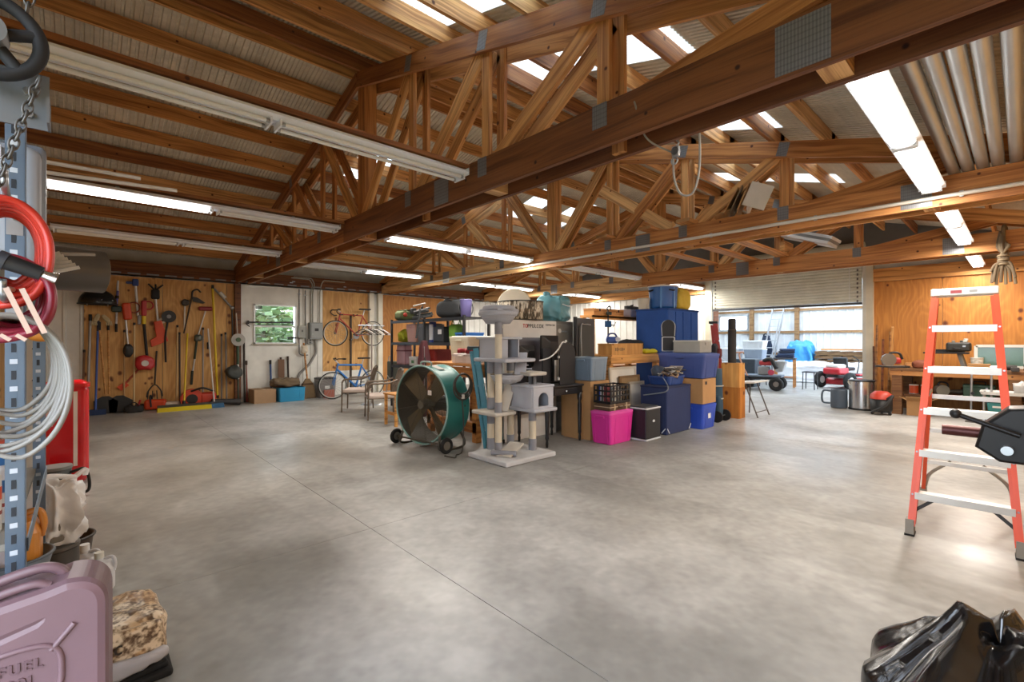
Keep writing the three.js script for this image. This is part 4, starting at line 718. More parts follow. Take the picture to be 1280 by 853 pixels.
function jug(label, pos, hex, capHex, o = {}) {
  const { s = 1, turn = 0 } = o, t = thing('plastic_bottle', label, 'bottle', pos, turn), m = M(hex, 0.3);
  mesh('body', loft([[0, 0.055 * s, 0.04 * s, 0.02 * s], [0.01 * s, 0.062 * s, 0.045 * s, 0.025 * s], [0.12 * s, 0.062 * s, 0.045 * s, 0.025 * s], [0.155 * s, 0.05 * s, 0.038 * s, 0.025 * s], [0.17 * s, 0.022 * s, 0.022 * s, 0.02 * s], [0.185 * s, 0.018 * s, 0.018 * s, 0.018 * s]], 5), m, t);
  mesh('cap', cyl(0.02 * s, 0.021 * s, 0.03 * s, [0, 0.195 * s, 0]), M(capHex, 0.45), t); mesh('handle', tube([[0.02 * s, 0.17 * s, 0], [0.055 * s, 0.175 * s, 0], [0.066 * s, 0.14 * s, 0], [0.06 * s, 0.1 * s, 0]], 0.009 * s, 24), m, t);
  if (o.label) mesh('paper_label', box(0.07 * s, 0.06 * s, 0.002, [0, 0.065 * s, 0.046 * s]), M(o.label, 0.6), t);
  if (o.band) mesh('coloured_band', box(0.09 * s, 0.03 * s, 0.002, [0, 0.03 * s, 0.046 * s]), M(o.band, 0.5), t);
  return t;
}
jug('white bottle with a yellow collar standing on the floor behind the sack', [-3.493, 0, -0.08], '#e8e8ea', '#e9e6d8', { s: 1.05, turn: R(75), band: '#e6dc2a' });
jug('white spray bottle with a plain white cap beside the dark brown bucket', [-3.62, 0, -0.02], '#dcdce0', '#f0f0f0', { s: 1.15, turn: R(60) });
{
  const t = thing('rubber_pan', 'low grey rubber pan holding the orange jug', 'bucket', [-2.72, 0.452, 0.2]); mesh('pail', lathe([[0, 0.0], [0.1, 0.0], [0.12, 0.08], [0.125, 0.09], [0.115, 0.09], [0.095, 0.012], [0, 0.012]]), M('#7d8790', 0.5), t); mesh('rim', tor(0.122, 0.006, [0, 0.088, 0], [PI / 2, 0, 0]), M('#5f6870', 0.5), t);
  const t2 = thing('dark_bucket', 'dark brown bucket on the floor beyond the rack', 'bucket', [-3.93, 0, 0.06]); mesh('pail', lathe([[0, 0.0], [0.1, 0.0], [0.125, 0.2], [0.135, 0.21], [0.12, 0.21], [0.095, 0.012], [0, 0.012]]), M('#4a3c34', 0.5), t2); mesh('rim', tor(0.13, 0.008, [0, 0.208, 0], [PI / 2, 0, 0]), M('#37302b', 0.5), t2);
}
{ const b = [-2.72, 0, 0.2]; jug('orange jug with a paper label standing in the low grey pan', [b[0], 0.466, b[2]], '#d98b35', '#b8572a', { s: 1.4, turn: R(85), label: '#dfd6dc' }); }
{
  const t = thing('carrier_bag', 'crumpled white translucent carrier bag hanging beside the low shelf', 'plastic bag', [-3.35, 0.36, 0.1], 0.4), m = new THREE.MeshPhysicalMaterial({ color: '#f6f4f2', roughness: 0.45, transmission: 0.2, thickness: 0, side: THREE.DoubleSide });
  mesh('film', lump(0.09, 0.16, 0.1, { power: 2.2, amp: 0.09, freq: 14, seed: 41, segs: 44 }), m, t); for (const s of [-1, 1]) mesh('handle_loop', tube([[0.02, 0.3, s * 0.04], [0.03, 0.36, s * 0.08 - 0.04], [0.03, 0.33, s * 0.02 - 0.1]], 0.012, 20), m, t);
  mesh('contents', lump(0.06, 0.08, 0.07, { amp: 0.02, freq: 8, seed: 44, segs: 20 }), M('#8c857c', 0.7), t);
  const sup = thing('paint_tin', 'dented dark tin under the white carrier bag', 'tin', [-3.35, 0, 0.1]); mesh('can', cyl(0.1, 0.1, 0.34, [0, 0.17, 0]), M('#4b4641', 0.5), sup); mesh('lid', cyl(0.103, 0.103, 0.015, [0, 0.352, 0]), M('#6d6862', 0.4, { metal: 0.5 }), sup);
}
// ---------------------------------------------------------------- drum fan
{
  const t = thing('drum_fan', 'big teal drum fan with a dark wire grille standing on wheels', 'fan', [-5.36, 0, -3.47], R(8));
  const teal = M('#2f7f78', 0.4), dk = M('#4a4438', 0.5), R0 = 0.505, cy = 0.565, Dp = 0.38;
  const dr = mesh('drum', place(lathe([[R0, -Dp / 2], [R0 + 0.012, -Dp / 2], [R0 + 0.012, -Dp / 2 + 0.03], [R0, -Dp / 2 + 0.04], [R0, Dp / 2 - 0.04], [R0 + 0.012, Dp / 2 - 0.03], [R0 + 0.012, Dp / 2], [R0 - 0.012, Dp / 2], [R0 - 0.012, -Dp / 2], [R0, -Dp / 2]], null, null, 56), [0, cy, 0], [PI / 2, 0, 0]), teal, t);
  mesh('inner_liner', place(lathe([[R0 - 0.014, -Dp / 2], [R0 - 0.014, Dp / 2 - 0.002]], null, null, 56), [0, cy, 0], [PI / 2, 0, 0]), dk, t);
  mesh('front_rim', tor(R0 + 0.006, 0.012, [0, cy, Dp / 2], null, 2 * PI, 60, 8), M('#8fb3ae', 0.4), t);
  const gr = []; for (let k = 1; k <= 24; k++) gr.push(tor(R0 * k / 24.6, 0.0028, [0, cy, Dp / 2 - 0.004], null, 2 * PI, 44, 4));
  for (let k = 0; k < 8; k++) gr.push(rod([0, cy, Dp / 2 - 0.01], [R0 * Math.cos(k * PI / 4 + 0.2), cy + R0 * Math.sin(k * PI / 4 + 0.2), Dp / 2 - 0.01], 0.004, 5));
  mesh('wire_grille', gr, dk, t);
  mesh('hub', cyl(0.07, 0.07, 0.12, [0, cy, 0.06], [PI / 2, 0, 0]), M('#5b5546', 0.5), t); mesh('hub_cap', cyl(0.05, 0.06, 0.02, [0, cy, Dp / 2 + 0.002], [PI / 2, 0, 0]), M('#5d584c', 0.5), t);
  for (let k = 0; k < 4; k++) { const a = k * PI / 2 + 0.75, g = new THREE.PlaneGeometry(0.42, 0.2, 8, 4), p = g.attributes.position; for (let i = 0; i < p.count; i++) { const x = p.getX(i), y = p.getY(i); p.setXYZ(i, x + 0.27, y * (0.6 + 0.7 * (x + 0.21) / 0.42), 0.35 * y + 0.04 * Math.sin((x + 0.2) * 4)); } g.computeVertexNormals(); g.rotateZ(a); g.translate(0, cy, 0.06); mesh('blade', g, M('#6f6248', 0.45, { metal: 0.3 }), t); }
  mesh('motor', cyl(0.11, 0.11, 0.2, [0, cy, -0.1], [PI / 2, 0, 0]), M('#3a3a36', 0.5), t); for (const s of [-1, 1]) mesh('motor_strut', rod([s * 0.1, cy, -0.12], [s * R0, cy, -0.12], 0.014), dk, t);
  mesh('rear_guard', [3, 5, 7, 9, 11, 13].map((k) => tor(R0 * k / 13.6, 0.003, [0, cy, -Dp / 2 + 0.004], null, 2 * PI, 40, 4)).concat([0, 1, 2, 3].map((k) => rod([-R0 * Math.cos(k * PI / 4), cy - R0 * Math.sin(k * PI / 4), -Dp / 2 + 0.008], [R0 * Math.cos(k * PI / 4), cy + R0 * Math.sin(k * PI / 4), -Dp / 2 + 0.008], 0.004, 5))), dk, t);
  mesh('carry_handle', tube([[-0.1, cy + R0 + 0.0, 0.1], [-0.09, cy + R0 + 0.05, 0.1], [0.09, cy + R0 + 0.05, 0.1], [0.1, cy + R0 + 0.0, 0.1]], 0.012, 30), M('#a9b8b2', 0.5), t);
  for (const s of [-1, 1]) { mesh('skid', tube([[s * 0.36, 0.22, 0.18], [s * 0.4, 0.03, 0.2], [s * 0.4, 0.03, -0.2], [s * 0.36, 0.22, -0.18]], 0.016, 30), dk, t); }
  mesh('axle', rod([-0.5, 0.1, 0.2], [0.5, 0.1, 0.2], 0.012), dk, t);
  for (const s of [-1, 1]) { const w = mesh('wheel', place(tor(0.075, 0.026, null, null, 2 * PI, 28, 10), [s * 0.5, 0.1, 0.2], [0, PI / 2, 0]), rubber, t); mesh('wheel_disc', cyl(0.06, 0.06, 0.03, [s * 0.5, 0.1, 0.2], [0, 0, PI / 2]), M('#6f6a60', 0.5), w); }
  mesh('motor_label', box(0.2, 0.002, 0.1, [0.13, cy + R0 * 0.968, 0.02], [0, 0, -0.25]), M('#b9b3aa', 0.5), t);
  mesh('warning_label', box(0.07, 0.06, 0.002, [0.18, cy + 0.17, Dp / 2 + 0.004]), M('#e6ddd4', 0.5), t);
  const pc = thing('power_cord', 'coiled dark power cord with a plug hung on the drum fan side', 'cord', [-4.8, 0.86, -3.56], R(8));
  for (let k = 0; k < 5; k++) mesh('turn', place(tor(0.13 + 0.008 * k, 0.009, null, null, 2 * PI, 36, 6), [0.008 + 0.006 * (k % 3), -0.01 * k, 0.01 * (k % 2)], [0, PI / 2, 0]), M('#3b342c', 0.6), pc);
  mesh('plug', box(0.03, 0.05, 0.03, [0.03, -0.16, 0.02]), M('#d8cfc4', 0.5), pc); mesh('trailing_lead', tube([[0.02, -0.15, 0.03], [0.02, -0.5, 0.0], [0.04, -0.83, 0.04], [0.1, -0.848, 0.2], [0.18, -0.848, 0.3], [0.02, -0.848, 0.32]], 0.008, 50), M('#4a443c', 0.6), pc);
}
// ---------------------------------------------------------------- cat tree
{
  const t = thing('cat_tree', 'tall grey plush cat tree with sisal posts, perches and two houses', 'cat tree', [-4.2, 0, -3.86]);
  const pl = M('#b9bbc2', 0.95, { grain: 0.002, sheen: 0.4 }), pd = M('#8f9096', 0.95, { grain: 0.002 }), si = M('#d9cdb4', 0.9, { grain: 0.0015 }), beige = M('#c9c2b6', 0.95, { grain: 0.002 });
  const slab = (n, x, y, z, w, d, m = pl, h = 0.045, r) => mesh(n, rb(w, h, d, 0.018, [x, y, z], r), m, t);
  slab('base', 0, 0.03, 0, 0.7, 0.82, M('#c4c3c2', 0.95, { grain: 0.002 }), 0.06);
  const post = (x, z, y0, y1, r = 0.045) => { const p = mesh('post', cyl(r, r, y1 - y0, [x, (y0 + y1) / 2, z], null, 20), si, t); const n = Math.max(2, Math.round((y1 - y0) / 0.4)); for (let k = 0; k < n; k++) mesh('plush_sleeve', cyl(r + 0.004, r + 0.004, 0.14, [x, y0 + 0.07 + (y1 - y0 - 0.14) * k / (n - 1), z], null, 20), pd, p); };
  const A = [-0.28, 0.1], B = [-0.02, 0.2], C = [-0.27, -0.22], E = [0.1, -0.25];
  post(A[0], A[1], 0.06, 0.52); post(B[0], B[1], 0.06, 1.62, 0.042); post(C[0], C[1], 0.06, 1.16); post(E[0], E[1], 0.06, 0.56); post(A[0], A[1], 0.56, 1.14); post(E[0], E[1], 0.84, 0.99); post(-0.24, 0.0, 1.42, 1.74);
  slab('step_perch', -0.19, 0.53, 0.13, 0.46, 0.34, beige);
  // lower house with an arched door
  const hs = new THREE.Shape(); hs.moveTo(-0.17, 0); hs.lineTo(0.17, 0); hs.lineTo(0.17, 0.27); hs.lineTo(-0.17, 0.27); hs.lineTo(-0.17, 0); const ar = new THREE.Path(); ar.moveTo(-0.09, 0.03); ar.lineTo(0.09, 0.03); ar.lineTo(0.09, 0.11); ar.absarc(0, 0.11, 0.09, 0, PI, false); ar.lineTo(-0.09, 0.03); hs.holes.push(ar);
  const h1 = mesh('house_front', ext(hs, 0.02, 0.004, [0.26, 0.58, -0.26], [0, PI / 2, 0]), pl, t);
  mesh('house_wall', rb(0.36, 0.27, 0.02, 0.006, [0.08, 0.715, -0.09]), pl, t); mesh('house_wall', rb(0.36, 0.27, 0.02, 0.006, [0.08, 0.715, -0.43]), pl, t); mesh('house_wall', rb(0.02, 0.27, 0.34, 0.006, [-0.09, 0.715, -0.26]), pl, t); mesh('house_roof', rb(0.4, 0.03, 0.38, 0.012, [0.09, 0.855, -0.26]), pl, t); slab('house_floor', 0.1, 0.57, -0.26, 0.46, 0.4);
  mesh('ramp', rb(0.14, 0.02, 0.42, 0.008, [-0.1, 0.7, 0.0], [0.75, 0.5, 0]), beige, t);
  slab('mid_perch', 0.06, 1.0, -0.24, 0.32, 0.3, beige); mesh('ladder_board', rb(0.14, 0.02, 0.34, 0.008, [-0.02, 1.12, -0.17], [0.9, 0.7, 0]), pl, t);
  for (let k = 0; k < 4; k++) mesh('ladder_rung', box(0.13, 0.012, 0.014, [-0.01 + 0.028 * k - 0.04, 1.19 - 0.045 * k, -0.13 - 0.028 * k], [0.9, 0.7, 0]), pl, t);
  const hm = new THREE.SphereGeometry(0.2, 24, 8, 0, 2 * PI, PI / 2, PI / 2); hm.scale(1, 0.55, 1); hm.translate(-0.09, 0.98, 0.0); mesh('hammock', hm, pl, t); mesh('hammock_ring', tor(0.2, 0.012, [-0.09, 0.98, 0], [PI / 2, 0, 0]), pl, t); for (let k = 0; k < 12; k++) mesh('hammock_pleat', rod([-0.09 + 0.2 * Math.cos(k * 0.52), 0.98, 0.2 * Math.sin(k * 0.52)], [-0.09 + 0.16 * Math.cos(k * 0.52), 0.91, 0.16 * Math.sin(k * 0.52)], 0.006), pl, t);
  slab('upper_perch', -0.12, 1.17, 0.02, 0.6, 0.5);
  const u = (x, y, z, w, h, d) => mesh('upper_house_wall', rb(w, h, d, 0.006, [x, y, z]), pl, t);
  u(-0.38, 1.31, 0.02, 0.02, 0.24, 0.36); u(-0.22, 1.31, 0.19, 0.34, 0.24, 0.02); u(-0.22, 1.31, -0.16, 0.34, 0.24, 0.02); u(-0.06, 1.31, 0.1, 0.02, 0.24, 0.16); mesh('upper_house_roof', rb(0.4, 0.03, 0.42, 0.01, [-0.22, 1.435, 0.015]), pl, t);
  const bowl = (x, y, z, r) => mesh('nest_perch', lathe([[0, 0], [r * 0.7, 0], [r, 0.09], [r + 0.03, 0.1], [r + 0.02, 0.07], [r * 0.74, -0.03], [0, -0.03]], [x, y, z]), pl, t);
  bowl(-0.12, 1.64, 0.12, 0.2); mesh('nest_rim', tor(0.21, 0.03, [-0.12, 1.73, 0.12], [PI / 2, 0, 0]), pl, t);
  slab('top_perch', -0.24, 1.77, 0.0, 0.36, 0.36, pl, 0.06); mesh('top_rim', tor(0.17, 0.04, [-0.24, 1.8, 0.0], [PI / 2, 0, 0]), pl, t);
  const sp = mesh('scratch_board', rb(0.2, 0.02, 0.34, 0.008, [0.1, 0.12, 0.12], [0.3, 0.3, 0]), beige, t); mesh('scratch_roller', cyl(0.03, 0.03, 0.3, [0.12, 0.1, 0.24], [0, 0.6, PI / 2]), pd, sp);
}
// ---------------------------------------------------------------- pine workbench behind the fan and ladders against it
{
  const t = thing('pine_workbench', 'rough pine workbench frame behind the drum fan', 'workbench', [-5.68, 0, -4.45]), a = wood('#d8a870'), W = 1.24, D0 = 0.95;
  for (let k = 0; k < 5; k++) mesh('top_board', beam([-W / 2, 1.06, -D0 / 2 + 0.095 + k * 0.19], [W / 2, 1.06, -D0 / 2 + 0.095 + k * 0.19], 0.185, 0.038), pick(woods), t);
  for (const x of [-1, 1]) for (const z of [-1, 1]) mesh('leg', box(0.09, 1.04, 0.09, [x * (W / 2 - 0.05), 0.52, z * (D0 / 2 - 0.06)]), a, t);
  for (const z of [-1, 1]) { mesh('apron', beam([-W / 2, 0.96, z * (D0 / 2 - 0.01)], [W / 2, 0.96, z * (D0 / 2 - 0.01)], 0.04, 0.14), a, t); mesh('lower_rail', beam([-W / 2, 0.2, z * (D0 / 2 - 0.06)], [W / 2, 0.2, z * (D0 / 2 - 0.06)], 0.09, 0.14), a, t); }
  mesh('side_rail', beam([W / 2 - 0.01, 0.96, -D0 / 2], [W / 2 - 0.01, 0.96, D0 / 2], 0.04, 0.14), a, t);
}
function foldedLadder(label, pos, turn, H, w, hex, lean) {
  const t = thing('folded_ladder', label, 'ladder', pos, turn), m = M(hex, 0.45), al = M('#b9c4c8', 0.4, { metal: 0.5 });
  const q = (y) => [-Math.sin(lean) * y];
  for (const z of [-1, 1]) { mesh('rail', beam([0, 0, z * w / 2], [-Math.sin(lean) * H, H * Math.cos(lean), z * w / 2 * 0.7], 0.025, 0.07, [1, 0, 0]), m, t); mesh('rear_rail', beam([-0.07, 0, z * w / 2 * 0.9], [-0.06 - Math.sin(lean) * H, H * Math.cos(lean) * 0.97, z * w / 2 * 0.62], 0.022, 0.04, [1, 0, 0]), m, t); mesh('shoe', box(0.09, 0.05, 0.04, [0, 0.025, z * w / 2]), rubber, t); }
  for (let y = 0.25; y < H - 0.1; y += 0.29) mesh('tread', box(0.08, 0.025, w * (1 - 0.3 * y / H), [-Math.sin(lean) * y, y * Math.cos(lean), 0]), al, t);
  mesh('top_cap', rb(0.16, 0.05, w * 0.8, 0.01, [-Math.sin(lean) * H - 0.03, H * Math.cos(lean), 0]), M('#2f3f42', 0.6), t);
  return t;
}
foldedLadder('folded teal fibreglass step ladder leaning against the pine workbench', [-4.74, 0, -3.98], R(48), 1.32, 0.2, '#3a8a9c', 0.15);
foldedLadder('folded dark teal ladder leaning behind the cat tree', [-4.84, 0, -4.2], R(10), 1.2, 0.12, '#1f5666', 0.12);
tub('floral_tin_box', 'small pale decorated box with red flowers on the pine workbench', [-5.75, -5.25, 1.08, 1.22, -4.3, -4.05], M('#d8c8bf', 0.6), { category: 'box', taper: 0.97, lidMat: M('#c2b1ad', 0.6) });
for (const [x, z, c] of [[-5.62, -4.15, '#a02a30'], [-5.5, -4.2, '#b84a4a'], [-5.38, -4.12, '#8a2028']]) { const t = thing('cloth_flower', c === '#a02a30' ? 'red cloth flower lying on the decorated box beside the beige tub' : c === '#b84a4a' ? 'pinkish cloth flower in the middle of the decorated box lid' : 'dark red cloth flower on the decorated box beside the cat tree', 'flower', [x, 1.22, z]); mesh('petals', lump(0.05, 0.035, 0.05, { amp: 0.03, freq: 30, seed: 5, segs: 18 }), M(c, 0.8), t); mesh('leaf', box(0.05, 0.004, 0.02, [0.05, 0.012, 0.01], [0, 0.5, 0.2]), M('#4d6a45', 0.8), t); }
tub('storage_tub', 'large beige storage tub with a loose lid on the pine workbench', [-6.22, -5.7, 1.08, 1.48, -4.88, -4.34], M('#c9c5b0', 0.55), { lidMat: M('#d5d2c2', 0.5) });
// ---------------------------------------------------------------- black desk and what stands on it
{
  const t = thing('black_desk', 'black wooden desk with turned legs beside the cat tree', 'desk', [-4.5, 0, -4.85]), m = M('#17181c', 0.35), W = 0.62, D0 = 0.76;
  mesh('desk_top', rb(W, 0.03, D0, 0.008, [0, 0.785, 0]), m, t); mesh('apron', box(W - 0.04, 0.1, D0 - 0.04, [0, 0.72, 0]), m, t); mesh('drawer_front', rb(0.012, 0.07, D0 * 0.6, 0.004, [W / 2 - 0.016, 0.72, 0]), M('#202127', 0.35), t); mesh('knob', sph(0.014, [W / 2 + 0.0, 0.72, 0]), steel, t);
  for (const x of [-1, 1]) for (const z of [-1, 1]) mesh('leg', lathe([[0, 0], [0.016, 0], [0.02, 0.05], [0.014, 0.09], [0.026, 0.12], [0.022, 0.16], [0.03, 0.5], [0.02, 0.56], [0.034, 0.59], [0.034, 0.68], [0, 0.68]], [x * (W / 2 - 0.045), 0, z * (D0 / 2 - 0.045)], null, 16), m, t);
}
{
  const t = thing('folding_screen', 'two black hinged display panels, one with a rounded top, standing on the black desk', 'display panel', [-4.34, 0.8, -4.85]), m = M('#1d1d21', 0.6);
  const s = new THREE.Shape(); s.moveTo(-0.16, 0); s.lineTo(0.16, 0); s.lineTo(0.16, 0.42); s.absarc(0, 0.42, 0.16, 0, PI, false); s.lineTo(-0.16, 0);
  mesh('arched_panel', ext(s, 0.018, 0.003, [0, 0, -0.18], [0, PI / 2, 0]), m, t); mesh('square_panel', box(0.018, 0.5, 0.3, [-0.06, 0.25, 0.17], [0, 0.4, 0]), m, t); for (const y of [0.08, 0.38]) mesh('hinge', box(0.024, 0.035, 0.02, [0.01, y, 0.0]), M('#d5d2ca', 0.5), t);
}
function monitor(label, pos, turn, w, h, st) {
  const t = thing('computer_monitor', label, 'monitor', pos, turn), m = M('#1a1a1b', 0.45);
  mesh('casing', loft([[0, w / 2, h / 2, 0.02], [0.03, w / 2, h / 2, 0.02], [0.06, w / 2 * 0.8, h / 2 * 0.8, 0.02], [0.1, w / 2 * 0.5, h / 2 * 0.5, 0.02]], 3).rotateX(PI / 2).rotateY(PI).translate(0, st + h / 2, 0), m, t);
  mesh('screen', box(w - 0.04, h - 0.04, 0.004, [0, st + h / 2, 0.002]), M('#0b0c0e', 0.15), t); mesh('neck', box(0.06, st + 0.1, 0.04, [0, st / 2 + 0.04, -0.06]), m, t); mesh('foot', rb(0.24, 0.02, 0.18, 0.01, [0, 0.01, -0.04]), m, t);
}
monitor('larger black monitor turned away in front of the white carton', [-4.64, 0.8, -4.98], R(-80), 0.44, 0.36, 0.32);
monitor('smaller black monitor on the desk end by the cat tree', [-4.66, 0.8, -4.53], R(-75), 0.36, 0.3, 0.24);
{ const t = thing('white_cable', 'white cable draped from the folding panels over the monitor', 'cable', [-4.33, 1.3, -4.85]); mesh('lead', tube([[0.02, 0.08, -0.12], [0.03, 0.08, -0.04], [0.03, -0.02, 0.05], [0.02, -0.12, 0.2], [-0.02, -0.16, 0.36]], 0.01, 40), M('#e2e0da', 0.5), t); mesh('plug', box(0.02, 0.03, 0.02, [0.02, 0.1, -0.13]), white, t); }
{ // carton with printed name
  const t = thing('appliance_carton', 'tall white appliance carton printed TOPPULCOX behind the monitors', 'cardboard box', [-4.93, 0, -4.84]), m = M('#e2dfd8', 0.65);
  for (const s of [-1, 1]) { mesh('side_panel', box(0.16, 1.7, 0.005, [0, 0.85, s * 0.535]), m, t); mesh('face_panel', box(0.005, 1.7, 1.07, [s * 0.0775, 0.85, 0]), m, t); } mesh('top_flap', box(0.16, 0.005, 1.07, [0, 1.7, 0]), m, t); mesh('inner_bottom', box(0.15, 0.005, 1.06, [0, 0.004, 0]), m, t);
  mesh('printed_name', text('PPULCOX', 0.055, 0.002, [0.0805, 1.62, -0.09], [0, PI / 2, 0]), M('#222222', 0.6), t); mesh('printed_logo', text('TO', 0.055, 0.002, [0.0805, 1.62, 0.125], [0, PI / 2, 0]), M('#b5272c', 0.6), t); mesh('printed_small_name', text('TOPPULCOX', 0.026, 0.002, [0.0805, 1.64, -0.4], [0, PI / 2, 0]), M('#333333', 0.6), t);
  mesh('grey_print_panel', box(0.002, 1.1, 0.9, [0.081, 0.9, 0]), M('#77757a', 0.6), t);
}
carton('cardboard_box', 'tall brown carton hidden behind the white appliance carton', [-5.45, -5.06, 0, 1.69, -5.36, -4.96]);
{ // bark-patterned drum
  const tex = makeTex(256, 128, (u, v) => { const a = fbm(u, v, 20, 12, 4, 301), b = fbm(u, v, 60, 30, 2, 307); return mix(mix([0.3, 0.27, 0.22], [0.86, 0.82, 0.74], sst(0.35, 0.6, a)), [0.52, 0.42, 0.3], 0.6 * sst(0.55, 0.75, b)); }, true, [0.25, 1]);
  const t = thing('bark_print_drum', 'round drum with a bark camouflage print on the white carton', 'drum', [-5.14, 1.706, -4.9]); const sc = lathe([[0, 0], [0.34, 0], [0.34, 0.28], [0, 0.28]], null, null, 40); sc.userData.keepUV = true; mesh('side_cloth', sc, new THREE.MeshPhysicalMaterial({ map: tex, roughness: 0.8 }), t); for (const y of [0.005, 0.28]) mesh('edge_ring', tor(0.34, 0.008, [0, y, 0], [PI / 2, 0, 0]), M('#46423a', 0.7), t);
  const d = thing('round_table_top', 'pale round table top standing on edge behind the bark print drum', 'table top', [-5.56, 1.695, -5.16], R(42)); mesh('disc', cyl(0.27, 0.27, 0.025, [0, 0.27, 0], [PI / 2, 0, 0], 40), M('#d9d2c2', 0.55), d); mesh('edge_band', tor(0.27, 0.013, [0, 0.27, 0], null, 2 * PI, 40), M('#c4b99f', 0.5), d);
}
{ // metal filing cabinet
  const t = thing('filing_cabinet', 'grey metal filing cabinet behind the arched black panel', 'cabinet', [-5.2, 0, -5.65]), m = M('#8b8880', 0.45, { metal: 0.3 }); mesh('body', rb(0.5, 1.71, 0.5, 0.008, [0, 0.855, 0]), m, t);
  for (let k = 0; k < 4; k++) { const d = mesh('drawer', rb(0.02, 0.38, 0.46, 0.005, [0.255, 0.24 + k * 0.41, 0]), m, t); mesh('handle', box(0.02, 0.02, 0.1, [0.272, 0.32 + k * 0.41, 0]), steel, d); } mesh('round_sticker', cyl(0.035, 0.035, 0.003, [0.268, 1.56, 0.1], [0, 0, PI / 2]), M('#d6d3cc', 0.5), t);
}
{ const t = thing('teal_bin_bag', 'tied teal-blue plastic sack on top of the filing cabinet', 'sack', [-5.18, 1.715, -5.65], 0.3); const m = M('#6fa9b5', 0.35, {}); mesh('sack', lump(0.26, 0.21, 0.25, { power: 3.2, amp: 0.05, freq: 8, seed: 51, segs: 54 }), m, t); mesh('drawstring', tube([[0.27, 0.26, 0.2], [0.29, 0.24, 0.0], [0.28, 0.28, -0.2]], 0.008, 24), white, t); mesh('knot', lump(0.06, 0.05, 0.06, { amp: 0.04, freq: 20, seed: 53, segs: 18 }).translate(-0.05, 0.37, 0.1), m, t); }
carton('cardboard_box', 'tall cardboard box under the grey-blue tub beside the desk', [-4.66, -4.12, 0, 0.82, -5.72, -5.28]);
{ const t = thing('cardboard_sheet', 'flat cardboard sheet leaning beside the desk legs', 'cardboard', [-4.36, 0, -5.255], 0); mesh('face', box(0.02, 0.68, 0.34, [-0.05, 0.335, 0.0], [0, PI / 2, 0.0]), cardMat, t); mesh('fold_edge', box(0.34, 0.02, 0.024, [-0.05, 0.68, 0]), cardDark, t); }
tub('storage_tub', 'grey-blue storage tub on the tall cardboard box by the desk', [-4.52, -4.1, 0.832, 1.17, -5.68, -5.3], M('#8294a4', 0.5), { lid: false, lidMat: M('#9fb0bd', 0.5) });
tub('storage_tub', 'bright pink storage tub under the brown suitcase', [-4.07, -3.72, 0, 0.45, -5.75, -5.2], M('#e0359c', 0.42), { lidMat: M('#e85ab0', 0.4) });
{ const t = thing('suitcase', 'flat brown vintage suitcase with pale straps on the pink tub', 'suitcase', [-3.89, 0.452, -5.48]), m = M('#5d4632', 0.6); mesh('shell', rb(0.27, 0.09, 0.48, 0.012, [0, 0.045, 0]), m, t); mesh('piping', rb(0.275, 0.012, 0.485, 0.005, [0, 0.05, 0]), M('#c9b79a', 0.6), t); for (const z of [-0.14, 0.14]) mesh('strap', box(0.28, 0.094, 0.025, [0, 0.0465, z]), M('#b09a7a', 0.6), t); mesh('handle', tube([[0.135, 0.05, -0.06], [0.165, 0.05, -0.05], [0.165, 0.05, 0.05], [0.135, 0.05, 0.06]], 0.009, 20), M('#5a4433', 0.6), t); }
{ // milk crate
  const t = thing('milk_crate', 'black lattice crate of books and jars on the suitcase', 'crate', [-3.9, 0.548, -5.48]), m = M('#1b1c20', 0.5), w = 0.27, d = 0.44, h = 0.25;
  mesh('crate_floor', box(w, 0.012, d, [0, 0.006, 0]), m, t); for (const y of [0.02, 0.1, 0.17, 0.24]) for (const s of [-1, 1]) { mesh('hoop_bar', box(w, 0.022, 0.01, [0, y, s * d / 2]), m, t); mesh('hoop_bar', box(0.01, 0.022, d, [s * w / 2, y, 0]), m, t); }
  for (let k = 0; k <= 4; k++) for (const s of [-1, 1]) mesh('upright_bar', box(0.014, h, 0.014, [-w / 2 + w * k / 4, h / 2, s * d / 2]), m, t); for (let k = 1; k <= 5; k++) for (const s of [-1, 1]) mesh('upright_bar', box(0.014, h, 0.014, [s * w / 2, h / 2, -d / 2 + d * k / 6]), m, t);
  [['#2d49a8', 'thick blue hardback book in the lattice crate', -0.07, 0.15], ['#c9c6bd', 'cream book in the lattice crate beside the blue one', -0.02, 0.16], ['#7a2f38', 'dark red book in the lattice crate', 0.02, 0.14]].forEach(([c, l, x, z]) => { const b = thing('book', l, 'book', [-3.9 + x, 0.561, -5.48 + z]); mesh('cover', [box(0.003, 0.22, 0.1, [-0.018, 0.11, 0]), box(0.003, 0.22, 0.1, [0.018, 0.11, 0]), box(0.038, 0.22, 0.003, [0, 0.11, 0.05])], M(c, 0.5), b); mesh('pages', box(0.032, 0.21, 0.095, [0, 0.11, -0.002]), offwhite, b); });
  [[0.03, -0.12, '#d5d7d3', 'frosted jar with a steel lid in the lattice crate'], [-0.05, -0.08, '#8a9aa0', 'blue-grey jar in the lattice crate'], [0.06, 0.02, '#e7e4da', 'white jar in the lattice crate beside the books']].forEach(([x, z, c, l]) => { const j = thing('jar', l, 'jar', [-3.9 + x, 0.561, -5.48 + z]); mesh('glass_body', lathe([[0, 0], [0.038, 0], [0.04, 0.15], [0.03, 0.17], [0, 0.17]], null, null, 18), M(c, 0.2), j); mesh('lid', cyl(0.033, 0.033, 0.02, [0, 0.18, 0]), steel, j); });
}
